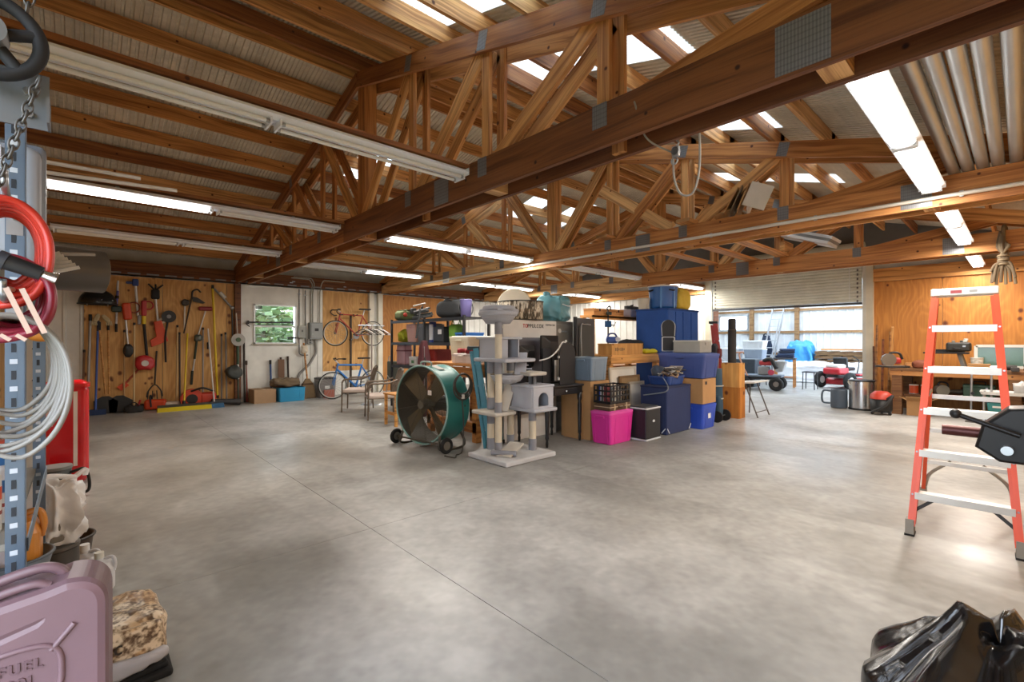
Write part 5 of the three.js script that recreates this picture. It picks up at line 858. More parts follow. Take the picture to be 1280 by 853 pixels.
{ const t = thing('mini_fridge', 'small black thermoelectric cooler with light grey trims beside the pink tub', 'cooler', [-3.69, 0, -5.97]), m = M('#202329', 0.4); mesh('body', rb(0.3, 0.42, 0.38, 0.02, [0, 0.235, 0]), m, t); mesh('base_trim', rb(0.31, 0.025, 0.39, 0.01, [0, 0.013, 0]), M('#c9cdd2', 0.4), t); mesh('top_trim', rb(0.31, 0.02, 0.39, 0.008, [0, 0.45, 0]), M('#d5d8dc', 0.4), t); mesh('top_grille', rb(0.26, 0.025, 0.34, 0.01, [0, 0.465, 0]), M('#3a3c40', 0.5), t); mesh('badge', cyl(0.03, 0.03, 0.004, [0.152, 0.27, 0.0], [0, 0, PI / 2]).scale(1, 0.6, 1).translate(0, 0.11, 0), M('#d4dae0', 0.3), t); mesh('door_seam', box(0.302, 0.4, 0.004, [0, 0.235, 0.15]), M('#0e0f12', 0.6), t); }
{ const t = thing('navy_storage_cube', 'navy fabric-covered storage cube with white corner ties', 'storage cube', [-3.795, 0, -6.76]), m = M('#26345e', 0.85, { grain: 0.001 }); mesh('body', rb(0.45, 0.7, 0.74, 0.02, [0, 0.35, 0]), m, t); mesh('lid', rb(0.46, 0.03, 0.75, 0.012, [0, 0.705, 0]), M('#1f2a4f', 0.85), t); for (const s of [-1, 1]) mesh('corner_tie', box(0.004, 0.1, 0.014, [0.229, 0.06, s * 0.33], [s * 0.7, 0, 0]), M('#dfe3ea', 0.5), t); mesh('hem_tie', box(0.014, 0.1, 0.004, [0.17, 0.06, 0.372], [0, 0, -0.7]), M('#dfe3ea', 0.5), t); }
tub('open_parts_bin', 'open navy bin of tangled cords and lamps on the navy cube', [-4.0, -3.62, 0.722, 0.86, -7.05, -6.55], M('#2b4a8c', 0.5), { lid: false });
{ const t = thing('cord_tangle', 'tangle of white and brown cords spilling over the navy bin', 'cords', [-3.8, 0.75, -6.8]); for (let k = 0; k < 9; k++) { const p = []; for (let i = 0; i < 6; i++) p.push([rr(-0.16, 0.22), rr(0.05, 0.24), rr(-0.26, 0.26)]); mesh('cord', tube(p, 0.008, 50), M(['#e8e4dc', '#7a5a40', '#2a2a2c', '#b99b78', '#d5d0c8'][k % 5], 0.5), t); } mesh('long_lead', tube([[0.1, 0.1, 0.3], [0.24, -0.02, 0.4], [0.22, -0.1, 0.45], [-0.05, -0.16, 0.6]], 0.008, 40), M('#6f767c', 0.5), t); }
{ const t = thing('desk_lamp_shade', 'dark blue dish lamp lying in the navy bin', 'lamp', [-3.88, 0.86, -6.68]); mesh('shade', place(lathe([[0.02, 0.12], [0.06, 0.1], [0.12, 0], [0.11, 0], [0.05, 0.09]], null, null, 24), [0, 0.05, 0], [0.6, 0, 0.5]), M('#3a4658', 0.35), t); mesh('bulb', sph(0.035, [0.0, 0.06, 0.02]), white, t); }
{ const t = thing('clear_scoop', 'clear smoky plastic scoop on top of the cords', 'scoop', [-3.72, 0.93, -6.95], 0.4); mesh('tray', loft([[0, 0.07, 0.1, 0.02], [0.07, 0.1, 0.14, 0.02], [0.07, 0.095, 0.135, 0.02], [0.01, 0.065, 0.095, 0.02]], 3), M('#a39d97', 0.25), t); mesh('grip', rb(0.03, 0.02, 0.1, 0.008, [0, 0.06, 0.18]), M('#8d8782', 0.3), t); }
tub('storage_tub', 'royal blue storage tub with a white sticker on the floor under the carton', [-3.9, -3.4, 0, 0.4, -7.68, -7.2], M('#2f52c2', 0.42), { sticker: [0.09, 0.08, 0.02] });
carton('cardboard_box', 'plain brown carton between two blue tubs', [-3.87, -3.42, 0.402, 0.79, -7.68, -7.22], { print: [0.07, 0.05, 0.12, 0.85] });
tub('storage_tub', 'wide dull blue storage tub on the plain brown carton', [-4.2, -3.38, 0.802, 1.205, -7.76, -7.2], M('#3c5090', 0.5), { lidMat: M('#4a5f9f', 0.5) });
{ const t = thing('grey_cash_case', 'grey plastic carry case on the wide dull blue tub', 'case', [-3.72, 1.207, -7.48]); mesh('shell', rb(0.46, 0.2, 0.42, 0.015, [0, 0.1, 0]), M('#9a9a94', 0.5), t); mesh('lid', rb(0.47, 0.03, 0.43, 0.01, [0, 0.19, 0]), M('#b0b0aa', 0.45), t); mesh('latch', box(0.012, 0.04, 0.05, [0.236, 0.15, 0]), steel, t); }
{ // padded folding stool backs
  const t = thing('folded_stool', 'folded padded stool with grey trim leaning on the blue cover', 'stool', [-4.12, 1.207, -7.42], R(30)), c = M('#2c2d31', 0.7), e = M('#b9bcc0', 0.5);
  const s = new THREE.Shape(); s.moveTo(-0.1, 0); s.lineTo(0.1, 0); s.lineTo(0.11, 0.16); s.absarc(0, 0.17, 0.11, 0, PI, false); s.lineTo(-0.1, 0);
  mesh('backrest_rim', ext(s, 0.03, 0.008, [0, 0.27, -0.02], [-0.12, 0, 0]), e, t); mesh('backrest', ext(s, 0.04, 0.01, [0, 0.285, -0.01], [-0.12, 0, 0]).scale(0.86, 0.97, 1), c, t); mesh('seat_rim', rb(0.22, 0.26, 0.04, 0.02, [0, 0.14, 0.05], [-0.2, 0, 0]), e, t); mesh('seat', rb(0.18, 0.23, 0.05, 0.02, [0, 0.14, 0.06], [-0.2, 0, 0]), c, t); mesh('hinge', cyl(0.012, 0.012, 0.22, [0, 0.27, 0.02], [0, 0, PI / 2]), black, t); for (const x of [-1, 1]) mesh('leg', rod([x * 0.1, 0.02, 0.0], [x * 0.09, 0.27, -0.05], 0.01), black, t);
}
{ const t = thing('covered_cabinet', 'tall wardrobe under a blue fabric cover', 'wardrobe', [-4.75, 0, -8.53]), m = M('#1f4f9a', 0.8, { grain: 0.001 }); mesh('fabric_cover', rb(0.68, 2.0, 1.2, 0.03, [0, 1.0, 0], null, 3), m, t); mesh('roof_panel', rb(0.7, 0.04, 1.22, 0.02, [0, 1.99, 0]), M('#1a4386', 0.8), t); for (const z of [-0.3, 0.02, 0.3]) mesh('zip_fold', rod([0.345, 0.05, z], [0.345, 1.95, z + 0.02], 0.01), m, t); }
{ const t = thing('blue_drum_tub', 'round blue drum tub with black handles on the blue fabric wardrobe', 'tub', [-4.72, 2.012, -8.3]); mesh('drum', lathe([[0, 0], [0.23, 0], [0.25, 0.05], [0.27, 0.42], [0.28, 0.43], [0.26, 0.44], [0, 0.44]], null, null, 32), M('#2a68b4', 0.35), t); mesh('rim', tor(0.275, 0.014, [0, 0.43, 0], [PI / 2, 0, 0]), M('#d8dce0', 0.5), t); for (const a of [0.4, 2.0, 3.6]) mesh('handle', tube([[0.27 * Math.cos(a - 0.25), 0.36, 0.27 * Math.sin(a - 0.25)], [0.31 * Math.cos(a), 0.34, 0.31 * Math.sin(a)], [0.27 * Math.cos(a + 0.25), 0.36, 0.27 * Math.sin(a + 0.25)]], 0.014, 20), black, t); for (let k = 0; k < 6; k++) mesh('stripe', box(0.012, 0.4, 0.03, [0.266 * Math.cos(k + 0.2), 0.21, 0.266 * Math.sin(k + 0.2)], [0, -(k + 0.2), 0]), M('#5c92cf', 0.35), t); }
{ const t = thing('yellow_sack', 'bright yellow woven sack beside the blue drum tub', 'sack', [-4.66, 2.012, -8.82]); mesh('sack', lump(0.16, 0.22, 0.2, { power: 3.4, amp: 0.04, freq: 8, seed: 61, segs: 36 }), M('#d9b93c', 0.6), t); mesh('stitched_hem', rb(0.03, 0.02, 0.3, 0.008, [0.02, 0.43, 0]), M('#c2a02a', 0.6), t); }
{ const t = thing('plastic_pot', 'white plastic pot tucked behind the blue drum tub', 'pot', [-4.95, 2.012, -7.99]); mesh('pot_body', lathe([[0, 0], [0.09, 0], [0.12, 0.2], [0.11, 0.2], [0.08, 0.01], [0, 0.01]]), M('#dcd8c8', 0.5), t); mesh('rim', tor(0.118, 0.008, [0, 0.2, 0], [PI / 2, 0, 0]), M('#c6c1ae', 0.5), t); }
foldedLadder('small red and white step ladder standing behind the grey carry case', [-4.05, 0, -9.5], R(20), 1.78, 0.34, '#b5382e', 0.1);
// ---------------------------------------------------------------- pine counter and the plank shelf above it
{ const t = thing('pine_counter', 'pale pine counter with a deep apron behind the navy cube', 'counter', [-4.82, 0, -7.0]), W = 0.76, D0 = 1.56, a = wood('#ffdfae'); for (let k = 0; k < 4; k++) mesh('top_board', beam([-W / 2 + 0.1 + k * 0.19, 1.155, -D0 / 2], [-W / 2 + 0.1 + k * 0.19, 1.155, D0 / 2], 0.186, 0.036), a, t); mesh('apron', beam([W / 2 - 0.02, 1.08, -D0 / 2], [W / 2 - 0.02, 1.08, D0 / 2], 0.04, 0.11), a, t); mesh('apron', beam([-W / 2 + 0.02, 1.08, -D0 / 2], [-W / 2 + 0.02, 1.08, D0 / 2], 0.04, 0.11), a, t); for (const x of [-1, 1]) for (const z of [-1, 1]) mesh('leg', box(0.09, 1.13, 0.09, [x * (W / 2 - 0.09), 0.565, z * (D0 / 2 - 0.07)]), a, t); }
{ const t = thing('plywood_box', 'long plywood box with stencilled letters on the pine counter', 'wooden box', [-4.6, 1.174, -6.72]), m = plyPale; for (const s of [-1, 1]) { mesh('side', box(0.014, 0.17, 0.9, [s * 0.13, 0.085, 0]), m, t); mesh('end', box(0.25, 0.17, 0.014, [0, 0.085, s * 0.443]), m, t); } mesh('lid', box(0.28, 0.014, 0.92, [0, 0.177, 0]), m, t); for (const [z, h] of [[0.34, 0.05], [0.3, 0.06], [0.25, 0.04], [0.2, 0.055], [0.15, 0.05], [0.11, 0.03]]) mesh('stencil_mark', box(0.002, h, 0.022, [0.1378, 0.09, z]), M('#5d4c38', 0.7), t); }
{ const t = thing('blue_air_pump', 'small blue electric pump on the plywood box', 'pump', [-4.62, 1.358, -6.5], 0.6); mesh('body', rb(0.2, 0.11, 0.12, 0.04, [0, 0.06, 0]), M('#2a4ea0', 0.4), t); mesh('front_disc', cyl(0.04, 0.04, 0.02, [0.09, 0.07, 0.05], [PI / 2, 0, 0]), M('#cfd6de', 0.4), t); mesh('handle', tube([[-0.08, 0.1, 0], [-0.04, 0.16, 0], [0.04, 0.16, 0], [0.08, 0.1, 0]], 0.014, 20), M('#223d80', 0.5), t); }
{ const t = thing('black_duffel', 'flat black duffel bag on the pine counter', 'bag', [-4.86, 1.174, -7.42]); mesh('bag', lump(0.16, 0.13, 0.3, { power: 2.8, amp: 0.03, freq: 7, seed: 71, segs: 36 }), M('#232325', 0.8), t); mesh('strap', tube([[0.12, 0.2, -0.2], [0.18, 0.14, 0], [0.12, 0.2, 0.2]], 0.012, 20), black, t); }
{ const t = thing('yellow_cloth', 'crumpled yellow high-visibility vest at the counter edge', 'vest', [-4.55, 1.174, -7.5]); mesh('cloth', lump(0.1, 0.04, 0.2, { power: 2.4, amp: 0.03, freq: 14, seed: 73, segs: 30 }), M('#e0d21f', 0.7), t); mesh('reflective_band', box(0.1, 0.004, 0.04, [0.0, 0.075, 0.05], [0, 0.4, 0]), M('#c9ccce', 0.3), t); }
{ const t = thing('plank_shelf', 'pine plank shelf on posts behind the pine counter', 'shelf', [-5.48, 0, -8.1]), a = wood('#ffd7a4'); mesh('plank', beam([0, 1.86, -1.2], [0, 1.86, 1.2], 0.3, 0.04), a, t); mesh('front_lip', beam([0.14, 1.84, -1.2], [0.14, 1.84, 1.2], 0.02, 0.07), a, t); for (const z of [-1.15, 1.15]) for (const x of [-0.1, 0.1]) mesh('post', box(0.05, 1.84, 0.09, [x, 0.92, z]), a, t); mesh('lower_plank', beam([0, 0.9, -1.2], [0, 0.9, 1.2], 0.3, 0.04), a, t); }
{ const t = thing('pine_case', 'long shallow pine case with dark clasps on the plank shelf', 'wooden box', [-5.48, 1.88, -7.45]), a = wood('#ffdcae'); mesh('case_body', box(0.24, 0.1, 0.95, [0, 0.05, 0]), a, t); mesh('lid', box(0.245, 0.03, 0.955, [0, 0.115, 0]), a, t); for (const z of [-0.3, 0.3]) mesh('clasp', box(0.008, 0.05, 0.03, [0.125, 0.1, z]), black, t); }
{ const t = thing('clear_tray_tub', 'clear shallow storage box of cables on the plank shelf', 'storage bin', [-5.48, 1.88, -8.55]); const cm = M('#b9b4c0', 0.25); mesh('tray', loft([[0, 0.13, 0.38, 0.03], [0.14, 0.15, 0.42, 0.03], [0.14, 0.14, 0.41, 0.03], [0.01, 0.12, 0.37, 0.03]], 3), cm, t); mesh('lid', loft([[0.14, 0.155, 0.43, 0.03], [0.16, 0.155, 0.43, 0.03]], 3), M('#a5a1ab', 0.3), t); mesh('contents', rb(0.2, 0.1, 0.7, 0.03, [0, 0.065, 0]), M('#8a5e5a', 0.7), t); }
{ const t = thing('grinder', 'black angle grinder lying on the clear storage box', 'grinder', [-5.46, 2.042, -8.4]); mesh('body', cyl(0.04, 0.035, 0.36, [0, 0.04, 0], [PI / 2, 0, 0]), M('#2a2b2c', 0.5), t); mesh('head', cyl(0.06, 0.06, 0.06, [0, 0.04, 0.2]), M('#3d3e40', 0.5), t); mesh('side_grip', rod([0.02, 0.05, 0.2], [0.14, 0.08, 0.2], 0.015), black, t); }
{ const t = thing('pipe_clamp', 'blue pipe clamp on a dark bar hooked over the plank shelf', 'clamp', [-5.28, 1.2, -7.3]); mesh('bar', rod([0, 0, 0], [0, 0.78, 0], 0.014), black, t); mesh('jaw', rb(0.05, 0.12, 0.16, 0.01, [0, 0.52, 0]), M('#2b67a8', 0.45), t); mesh('screw', rod([0, 0.5, 0.06], [0, 0.5, -0.2], 0.012), steel, t); mesh('tommy_bar', rod([-0.04, 0.46, -0.2], [0.04, 0.56, -0.2], 0.008), steel, t); mesh('upper_hook', tube([[0, 0.76, 0], [-0.02, 0.82, 0], [0.04, 0.85, 0], [0.06, 0.78, 0]], 0.012, 20), black, t); mesh('fixed_jaw', rb(0.05, 0.06, 0.12, 0.01, [0, 0.72, -0.03]), M('#35403a', 0.5), t); }
{ const t = thing('folding_table_slab', 'dark grey folding table standing on edge behind the grey-blue tub', 'folding table', [-4.74, 0, -5.92]); mesh('table_top', rb(0.06, 1.76, 0.46, 0.012, [0, 0.88, 0], [0, 0, 0]), M('#47474a', 0.6), t); mesh('edge_trim', rb(0.07, 1.78, 0.03, 0.008, [0, 0.89, 0.22]), M('#39393b', 0.6), t); mesh('leg_tube', tube([[0.05, 0.95, 0.12], [0.05, 1.6, 0.14], [0.05, 1.66, 0.05], [0.05, 1.66, -0.1]], 0.01, 40), M('#a9aaa8', 0.4, { metal: 0.5 }), t); mesh('sling_cloth', place(new THREE.PlaneGeometry(0.34, 0.72, 12, 6), [0.05, 1.28, 0.02], [0, PI / 2, 0]), M('#4d4c48', 0.85), t); }
{ // leaning picture frames
  [[-4.36, -6.5, 0.98, 0.7, '#d8cdb8', '#e7e1d3', 'large cream framed board leaning on the pine counter'], [-4.3, -6.6, 0.84, 0.52, '#8a6a45', '#a88a62', 'brown framed board leaning in front of the cream one'], [-4.24, -6.7, 0.74, 0.4, '#c9bfae', '#ece8df', 'small white framed print leaning in front of the brown board']].forEach(([x, z, h, w, f, c, l]) => {
    const t = thing('picture_frame', l, 'picture frame', [x, 0, z]); const tl = [0, 0, 0.06]; mesh('backing', box(0.012, h - 0.04, w - 0.04, [-0.03, h / 2, 0], tl), M(c, 0.6), t); for (const s of [-1, 1]) { mesh('frame_side', box(0.03, h, 0.04, [-0.03, h / 2, s * w / 2], tl), M(f, 0.5), t); mesh('frame_rail', box(0.03, 0.04, w, [s > 0 ? -0.03 - 0.06 * h / 2 : -0.03 + 0.06 * h / 2, s > 0 ? h - 0.02 : 0.02, 0], tl), M(f, 0.5), t); }
  });
}
// ---------------------------------------------------------------- right-hand end of the pile
{ const t = thing('golf_bag', 'tall dark teal golf bag on a wheeled cart at the end of the pile', 'golf bag', [-3.66, 0, -8.2]), m = M('#23455a', 0.7); mesh('bag_tube', lathe([[0, 0.06], [0.11, 0.06], [0.13, 0.2], [0.12, 0.55], [0.11, 0.92], [0, 0.92]], null, null, 24), m, t); mesh('pocket', rb(0.14, 0.3, 0.12, 0.04, [0.06, 0.3, 0.08]), m, t); for (const y of [0.4, 0.62]) mesh('belt', tor(0.125, 0.012, [0, y, 0], [PI / 2, 0, 0]), M('#b9b6a8', 0.6), t); for (const s of [-1, 1]) mesh('wheel', cyl(0.1, 0.1, 0.03, [0.1, 0.1, s * 0.16], [PI / 2, 0, 0]), rubber, t); mesh('axle', rod([0.1, 0.1, -0.16], [0.1, 0.1, 0.16], 0.01), steel, t); mesh('base_cup', cyl(0.1, 0.12, 0.08, [0, 0.06, 0]), black, t);
  [['#2f3b6a', 0.42], ['#33333a', 0.5], ['#6a2c2c', 0.36]].forEach(([c, h], i) => { const k = thing('golf_club', ['golf club with a blue knitted cover in the golf bag', 'golf club with a black head in the golf bag', 'golf club with a maroon cover in the golf bag'][i], 'golf club', [-3.66 + 0.05 * (i - 1), 0.921, -8.2 + 0.04 * (i % 2)]); mesh('shaft', rod([0, 0, 0], [0.01, h * 0.6, 0], 0.008), steel, k); mesh('head_cover', lump(0.05, 0.09, 0.05, { amp: 0.02, freq: 14, seed: 80 + i, segs: 18 }).translate(0.01, h * 0.5, 0), M(c, 0.8), k); }); }
for (const [y0, y1, l, hex, dz] of [[0.0, 0.56, 'lower chipboard offcut box at the end of the pile', '#d9a85a', 0], [0.562, 1.0, 'pale plywood offcut box stacked on the chipboard one', '#ffe0a8', 0.02]]) { const t = thing('plywood_offcut', l, 'plywood', [-3.62, y0, -8.85 + dz]); const m = dz ? plyPale : plyChip; mesh('board', box(0.3, y1 - y0, 0.03, [0, (y1 - y0) / 2, 0.12]), m, t); mesh('board', box(0.03, y1 - y0, 0.24, [0.15, (y1 - y0) / 2, 0]), m, t); mesh('board', box(0.3, 0.03, 0.24, [0, (y1 - y0) - 0.015, 0]), m, t); mesh('board', box(0.03, y1 - y0, 0.24, [-0.135, (y1 - y0) / 2, 0]), m, t); }
{ const t = thing('foam_roller', 'tall dark rolled mat standing on the plywood offcuts', 'roll', [-3.62, 1.002, -8.8]); mesh('roll', cyl(0.07, 0.07, 0.8, [0, 0.4, 0], null, 22), M('#33302f', 0.85), t); mesh('band', tor(0.071, 0.006, [0, 0.6, 0], [PI / 2, 0, 0]), M('#5a4a3a', 0.7), t); mesh('end_spiral', tor(0.045, 0.01, [0, 0.8, 0], [PI / 2, 0, 0]), M('#4a4644', 0.8), t); }
{ const t = thing('folding_trestle', 'folded table with thin dark legs standing beyond the pile', 'folding table', [-3.55, 0, -9.35]); mesh('panel', rb(0.5, 0.03, 0.7, 0.01, [0, 0.62, 0], [0, 0, 0.1]), M('#e3e2de', 0.5), t); for (const z of [-0.28, 0.28]) for (const s of [-1, 1]) mesh('leg', rod([s * 0.18 + 0.1, 0, z], [s * 0.06, 0.6, z], 0.012), M('#5a5148', 0.5), t); mesh('cross_bar', rod([0.26, 0.1, -0.28], [0.26, 0.1, 0.28], 0.008), M('#5a5148', 0.5), t); }
// ---------------------------------------------------------------- garden tools on the plywood wall (x = XL)
const GT = 'garden tools on the plywood wall';
// a tool whose shaft runs from a to b (world points on the wall); parts are added in world space
function tool(name, label, cat, a, b, r, mat, more) { const t = thing(name, label, cat, [0, 0, 0], 0); mesh('shaft', rod(a, b, r, 9), mat, t); if (more) more(t, a, b); return t; }
const ash = wood('#e8c898'), grip = M('#1e1e1f', 0.7), alum = M('#c9ccd0', 0.35, { metal: 0.6 }), orange = M('#d8481e', 0.45), redP = M('#b8242a', 0.42), yel = M('#e3c21c', 0.45), bluP = M('#2c55a8', 0.45);
const T = (x, y, z) => [XL + 0.05 + x, y, z];
{ // hanging grill lid
  const c = [-12.1, 2.103, -0.253], t = thing('grill_lid', 'black domed kettle grill lid with white lettering hung on the plywood', 'grill lid', c);
  const g = new THREE.SphereGeometry(0.29, 28, 14, 0, 2 * PI, 0, PI / 2); g.scale(0.75, 1, 0.98); mesh('dome', g.translate(0.2, 0, 0), M('#1f2224', 0.25), t); mesh('rim', tor(0.285, 0.014, [0.2, 0, 0], [PI / 2, 0, 0]).scale(0.77, 1, 1).translate(0.045, 0, 0), black, t); for (let k = 0; k < 5; k++) mesh('white_mark', box(0.004, 0.035, 0.026, [0.402 - 0.016 * k, 0.06, -0.06 - 0.036 * k], [0, 0.45, 0]), white, t);
  for (const z of [-0.15, 0.15]) mesh('hanging_hook', rod([0.0, -0.03, z], [0.12, 0.0, z], 0.008), steel, t);
  const w = thing('work_gloves', 'pair of tan work gloves clipped below the grill lid', 'gloves', [c[0] + 0.03, c[1] - 0.34, c[2] - 0.05]); for (const [z, a] of [[-0.12, 0.6], [0.1, -0.4]]) { mesh('glove', lump(0.025, 0.09, 0.04, { amp: 0.02, freq: 16, seed: 91, segs: 20, flatBottom: false }).rotateX(a).translate(0, 0, z), M('#c9b892', 0.8), w); for (let k = 0; k < 4; k++) mesh('finger', rod([0.0, 0.02, z - 0.03 + k * 0.02], [0.01, -0.06, z - 0.04 + k * 0.026], 0.011), M('#c9b892', 0.8), w); }
}
tool('steel_pipe', 'plain grey steel pipe standing under the grill lid', 'pipe', [-11.95, 0.08, -0.108], [-12.09, 1.79, -0.149], 0.022, M('#9b9894', 0.4, { metal: 0.5 }), (t, a, b) => mesh('grip', rod(b, [b[0], b[1] + 0.12, b[2]], 0.025), grip, t));
tool('long_broom', 'broom with a bright blue shaft leaning on the plywood', 'broom', [-11.9, 0.089, -0.22], [-12.08, 1.593, -0.258], 0.018, bluP, (t, a, b) => { mesh('grip', rod(b, [b[0], b[1] + 0.2, b[2] - 0.01], 0.02), M('#1d2340', 0.6), t); mesh('broom_head', box(0.08, 0.1, 0.3, [a[0] + 0.03, 0.05, a[2]]), M('#21365f', 0.8), t); });
for (const [i, l, top, bot] of [[0, 'snow shovel with a square black scoop beside the blue broom', [-12.08, 1.609, -0.281], [-11.98, 0.374, -0.366]], [1, 'black-bladed shovel leaning beside the snow shovel', [-12.08, 1.611, -0.41], [-11.98, 0.37, -0.419]]])
  tool('shovel', l, 'shovel', bot, top, 0.016, ash, (t, a, b) => { mesh('handle_grip', rod(b, [b[0], b[1] + 0.16, b[2]], 0.022), grip, t); mesh('blade', ext([[-0.16, 0], [0.16, 0], [0.19, 0.22], [0.05, 0.32], [-0.05, 0.32], [-0.17, 0.24]], 0.03, 0.006, [a[0] + 0.02, 0.01, a[2] - (i ? 0.16 : 0)], [0, PI / 2, 0]), M('#202123', 0.55), t); });
tool('telescopic_pole', 'blue and white telescopic pole hung high on the plywood', 'pole', [-12.1, 1.739, -0.531], [-12.1, 2.592, -0.555], 0.018, M('#cfd2de', 0.4), (t, a, b) => { mesh('lower_grip', rod(a, [a[0], a[1] - 0.16, a[2]], 0.022), grip, t); mesh('blue_sleeve', rod([a[0] + 0.004, a[1] + 0.3, a[2] + 0.002], [b[0] + 0.004, b[1] - 0.2, b[2] + 0.002], 0.021), M('#5a5fae', 0.5), t); mesh('lock_collar', cyl(0.03, 0.03, 0.06, [a[0], (a[1] + b[1]) / 2 + 0.1, (a[2] + b[2]) / 2]), grip, t); });
tool('hedge_trimmer', 'orange long-reach hedge trimmer hung on the plywood', 'trimmer', [-12.08, 1.328, -0.707], [-12.08, 1.869, -0.67], 0.018, alum, (t, a, b) => { mesh('motor_head', rb(0.12, 0.34, 0.14, 0.04, [b[0] + 0.03, b[1] + 0.12, b[2] - 0.02], [0.1, 0, 0]), orange, t); mesh('guard_handle', tor(0.1, 0.014, [b[0] + 0.04, b[1] + 0.2, b[2] - 0.13], [0, PI / 2, 0]), M('#8a3a22', 0.5), t); mesh('battery', rb(0.12, 0.12, 0.16, 0.03, [b[0] + 0.02, b[1] + 0.16, b[2] + 0.14]), M('#273830', 0.5), t); mesh('lower_housing', lump(0.06, 0.14, 0.08, { amp: 0.02, freq: 8, seed: 95, segs: 20, flatBottom: false }).translate(a[0] + 0.03, a[1] - 0.26, a[2]), M('#1c1d1f', 0.4), t); });
tool('paint_sprayer_wand', 'white wand with a blue head hung near the top of the plywood', 'wand', [-12.09, 1.908, -0.864], [-12.09, 2.518, -0.826], 0.022, M('#dfe0e0', 0.4), (t, a, b) => { mesh('blue_head', rb(0.08, 0.14, 0.1, 0.02, [b[0], b[1] + 0.06, b[2]]), M('#2b4c95', 0.5), t); mesh('side_lever', rb(0.04, 0.05, 0.12, 0.015, [b[0], b[1] + 0.05, b[2] + 0.09]), M('#2b4c95', 0.5), t); mesh('lower_grip', rb(0.05, 0.2, 0.06, 0.02, [a[0], a[1] - 0.08, a[2] - 0.02]), M('#8e8f92', 0.5), t); });
tool('pole_saw', 'pole saw with a red grip, yellow collar and black shaft', 'pole saw', [-12.08, 1.082, -1.01], [-12.08, 1.765, -0.959], 0.026, grip, (t, a, b) => { mesh('yellow_collar', cyl(0.034, 0.034, 0.18, [b[0], b[1] + 0.07, b[2]]), yel, t); mesh('red_grip', rb(0.08, 0.32, 0.09, 0.03, [b[0] + 0.01, b[1] + 0.3, b[2]]), redP, t); mesh('trigger_loop', tor(0.08, 0.014, [b[0] + 0.02, b[1] + 0.36, b[2] - 0.07], [0, PI / 2, 0]), redP, t); });
tool('cultivator', 'black-headed cultivator with a white shaft and orange lower cover', 'cultivator', [-12.09, 1.788, -1.188], [-12.09, 2.281, -1.148], 0.02, M('#e4e2de', 0.4), (t, a, b) => { mesh('tiller_head', rb(0.1, 0.2, 0.14, 0.03, [b[0], b[1] + 0.08, b[2]]), grip, t); for (const k of [-1, 0, 1]) mesh('tine', rod([b[0], b[1] + 0.16, b[2]], [b[0] + 0.06, b[1] + 0.28, b[2] + k * 0.12], 0.016), grip, t); mesh('orange_cover', ext([[-0.06, 0], [0.05, 0.03], [0.12, -0.22], [0.16, -0.38], [-0.1, -0.5], [-0.12, -0.38], [-0.02, -0.3]], 0.06, 0.01, [a[0] - 0.02, a[1], a[2]], [0, PI / 2, 0]), orange, t); });
{ const c = [-12.08, 1.909, -1.368], t = thing('disc_edger', 'black disc edger with a strap hung beside a small white reel', 'edger', c); mesh('disc', cyl(0.125, 0.125, 0.04, [0.02, 0, 0], [0, 0, PI / 2], 28), M('#232425', 0.5), t); mesh('hub', cyl(0.04, 0.04, 0.06, [0.02, 0, 0], [0, 0, PI / 2], 16), M('#8a8c8e', 0.4), t); mesh('strap', tube([[0.02, -0.1, 0.02], [0.03, -0.45, 0.06], [0.02, -0.95, 0.05]], 0.02, 30), grip, t); const d = thing('string_reel', 'small cream string reel beside the black disc edger', 'reel', [-12.1, 1.823, -1.262]); mesh('reel', cyl(0.06, 0.06, 0.05, null, [0, 0, PI / 2], 22), M('#d8d4bc', 0.5), d); mesh('core', cyl(0.02, 0.02, 0.06, null, [0, 0, PI / 2], 14), M('#4a4a44', 0.5), d); }
{ const h = [-12.06, 0.954, -0.964], e = [-12.05, 0.506, -0.632]; tool('string_trimmer', 'red string trimmer with a slanting rusty shaft', 'trimmer', e, h, 0.018, M('#a5462c', 0.5), (t) => { mesh('engine_cover', lump(0.09, 0.15, 0.15, { amp: 0.03, freq: 8, seed: 97, segs: 24, flatBottom: false }).translate(h[0] + 0.06, h[1] - 0.15, h[2]), M('#c02a2e', 0.42), t); mesh('recoil_cap', cyl(0.06, 0.06, 0.04, [h[0] + 0.15, h[1], h[2]], [0, 0, PI / 2]), M('#d9d5cf', 0.5), t); mesh('guard', box(0.03, 0.1, 0.16, [e[0], e[1], e[2]], [0.7, 0, 0]), orange, t); }); }
tool('pitchfork', 'pitchfork with dark tines standing below the orange cover', 'pitchfork', [-12, 0.51, -1.127], [-12.09, 1.194, -1.168], 0.016, M('#33291f', 0.6), (t, a) => { mesh('fork_yoke', tube([[a[0], a[1] - 0.25, a[2] + 0.13], [a[0], a[1] - 0.12, a[2] + 0.1], [a[0], a[1], a[2]], [a[0], a[1] - 0.12, a[2] - 0.1], [a[0], a[1] - 0.25, a[2] - 0.13]], 0.013, 30), M('#2b2622', 0.5), t); for (const k of [-1, -0.33, 0.33, 1]) mesh('tine', rod([a[0], a[1] - 0.12, a[2] + k * 0.1], [a[0] + 0.03, Math.max(0.02, a[1] - 0.42), a[2] + k * 0.13], 0.009), M('#2b2622', 0.5), t); });
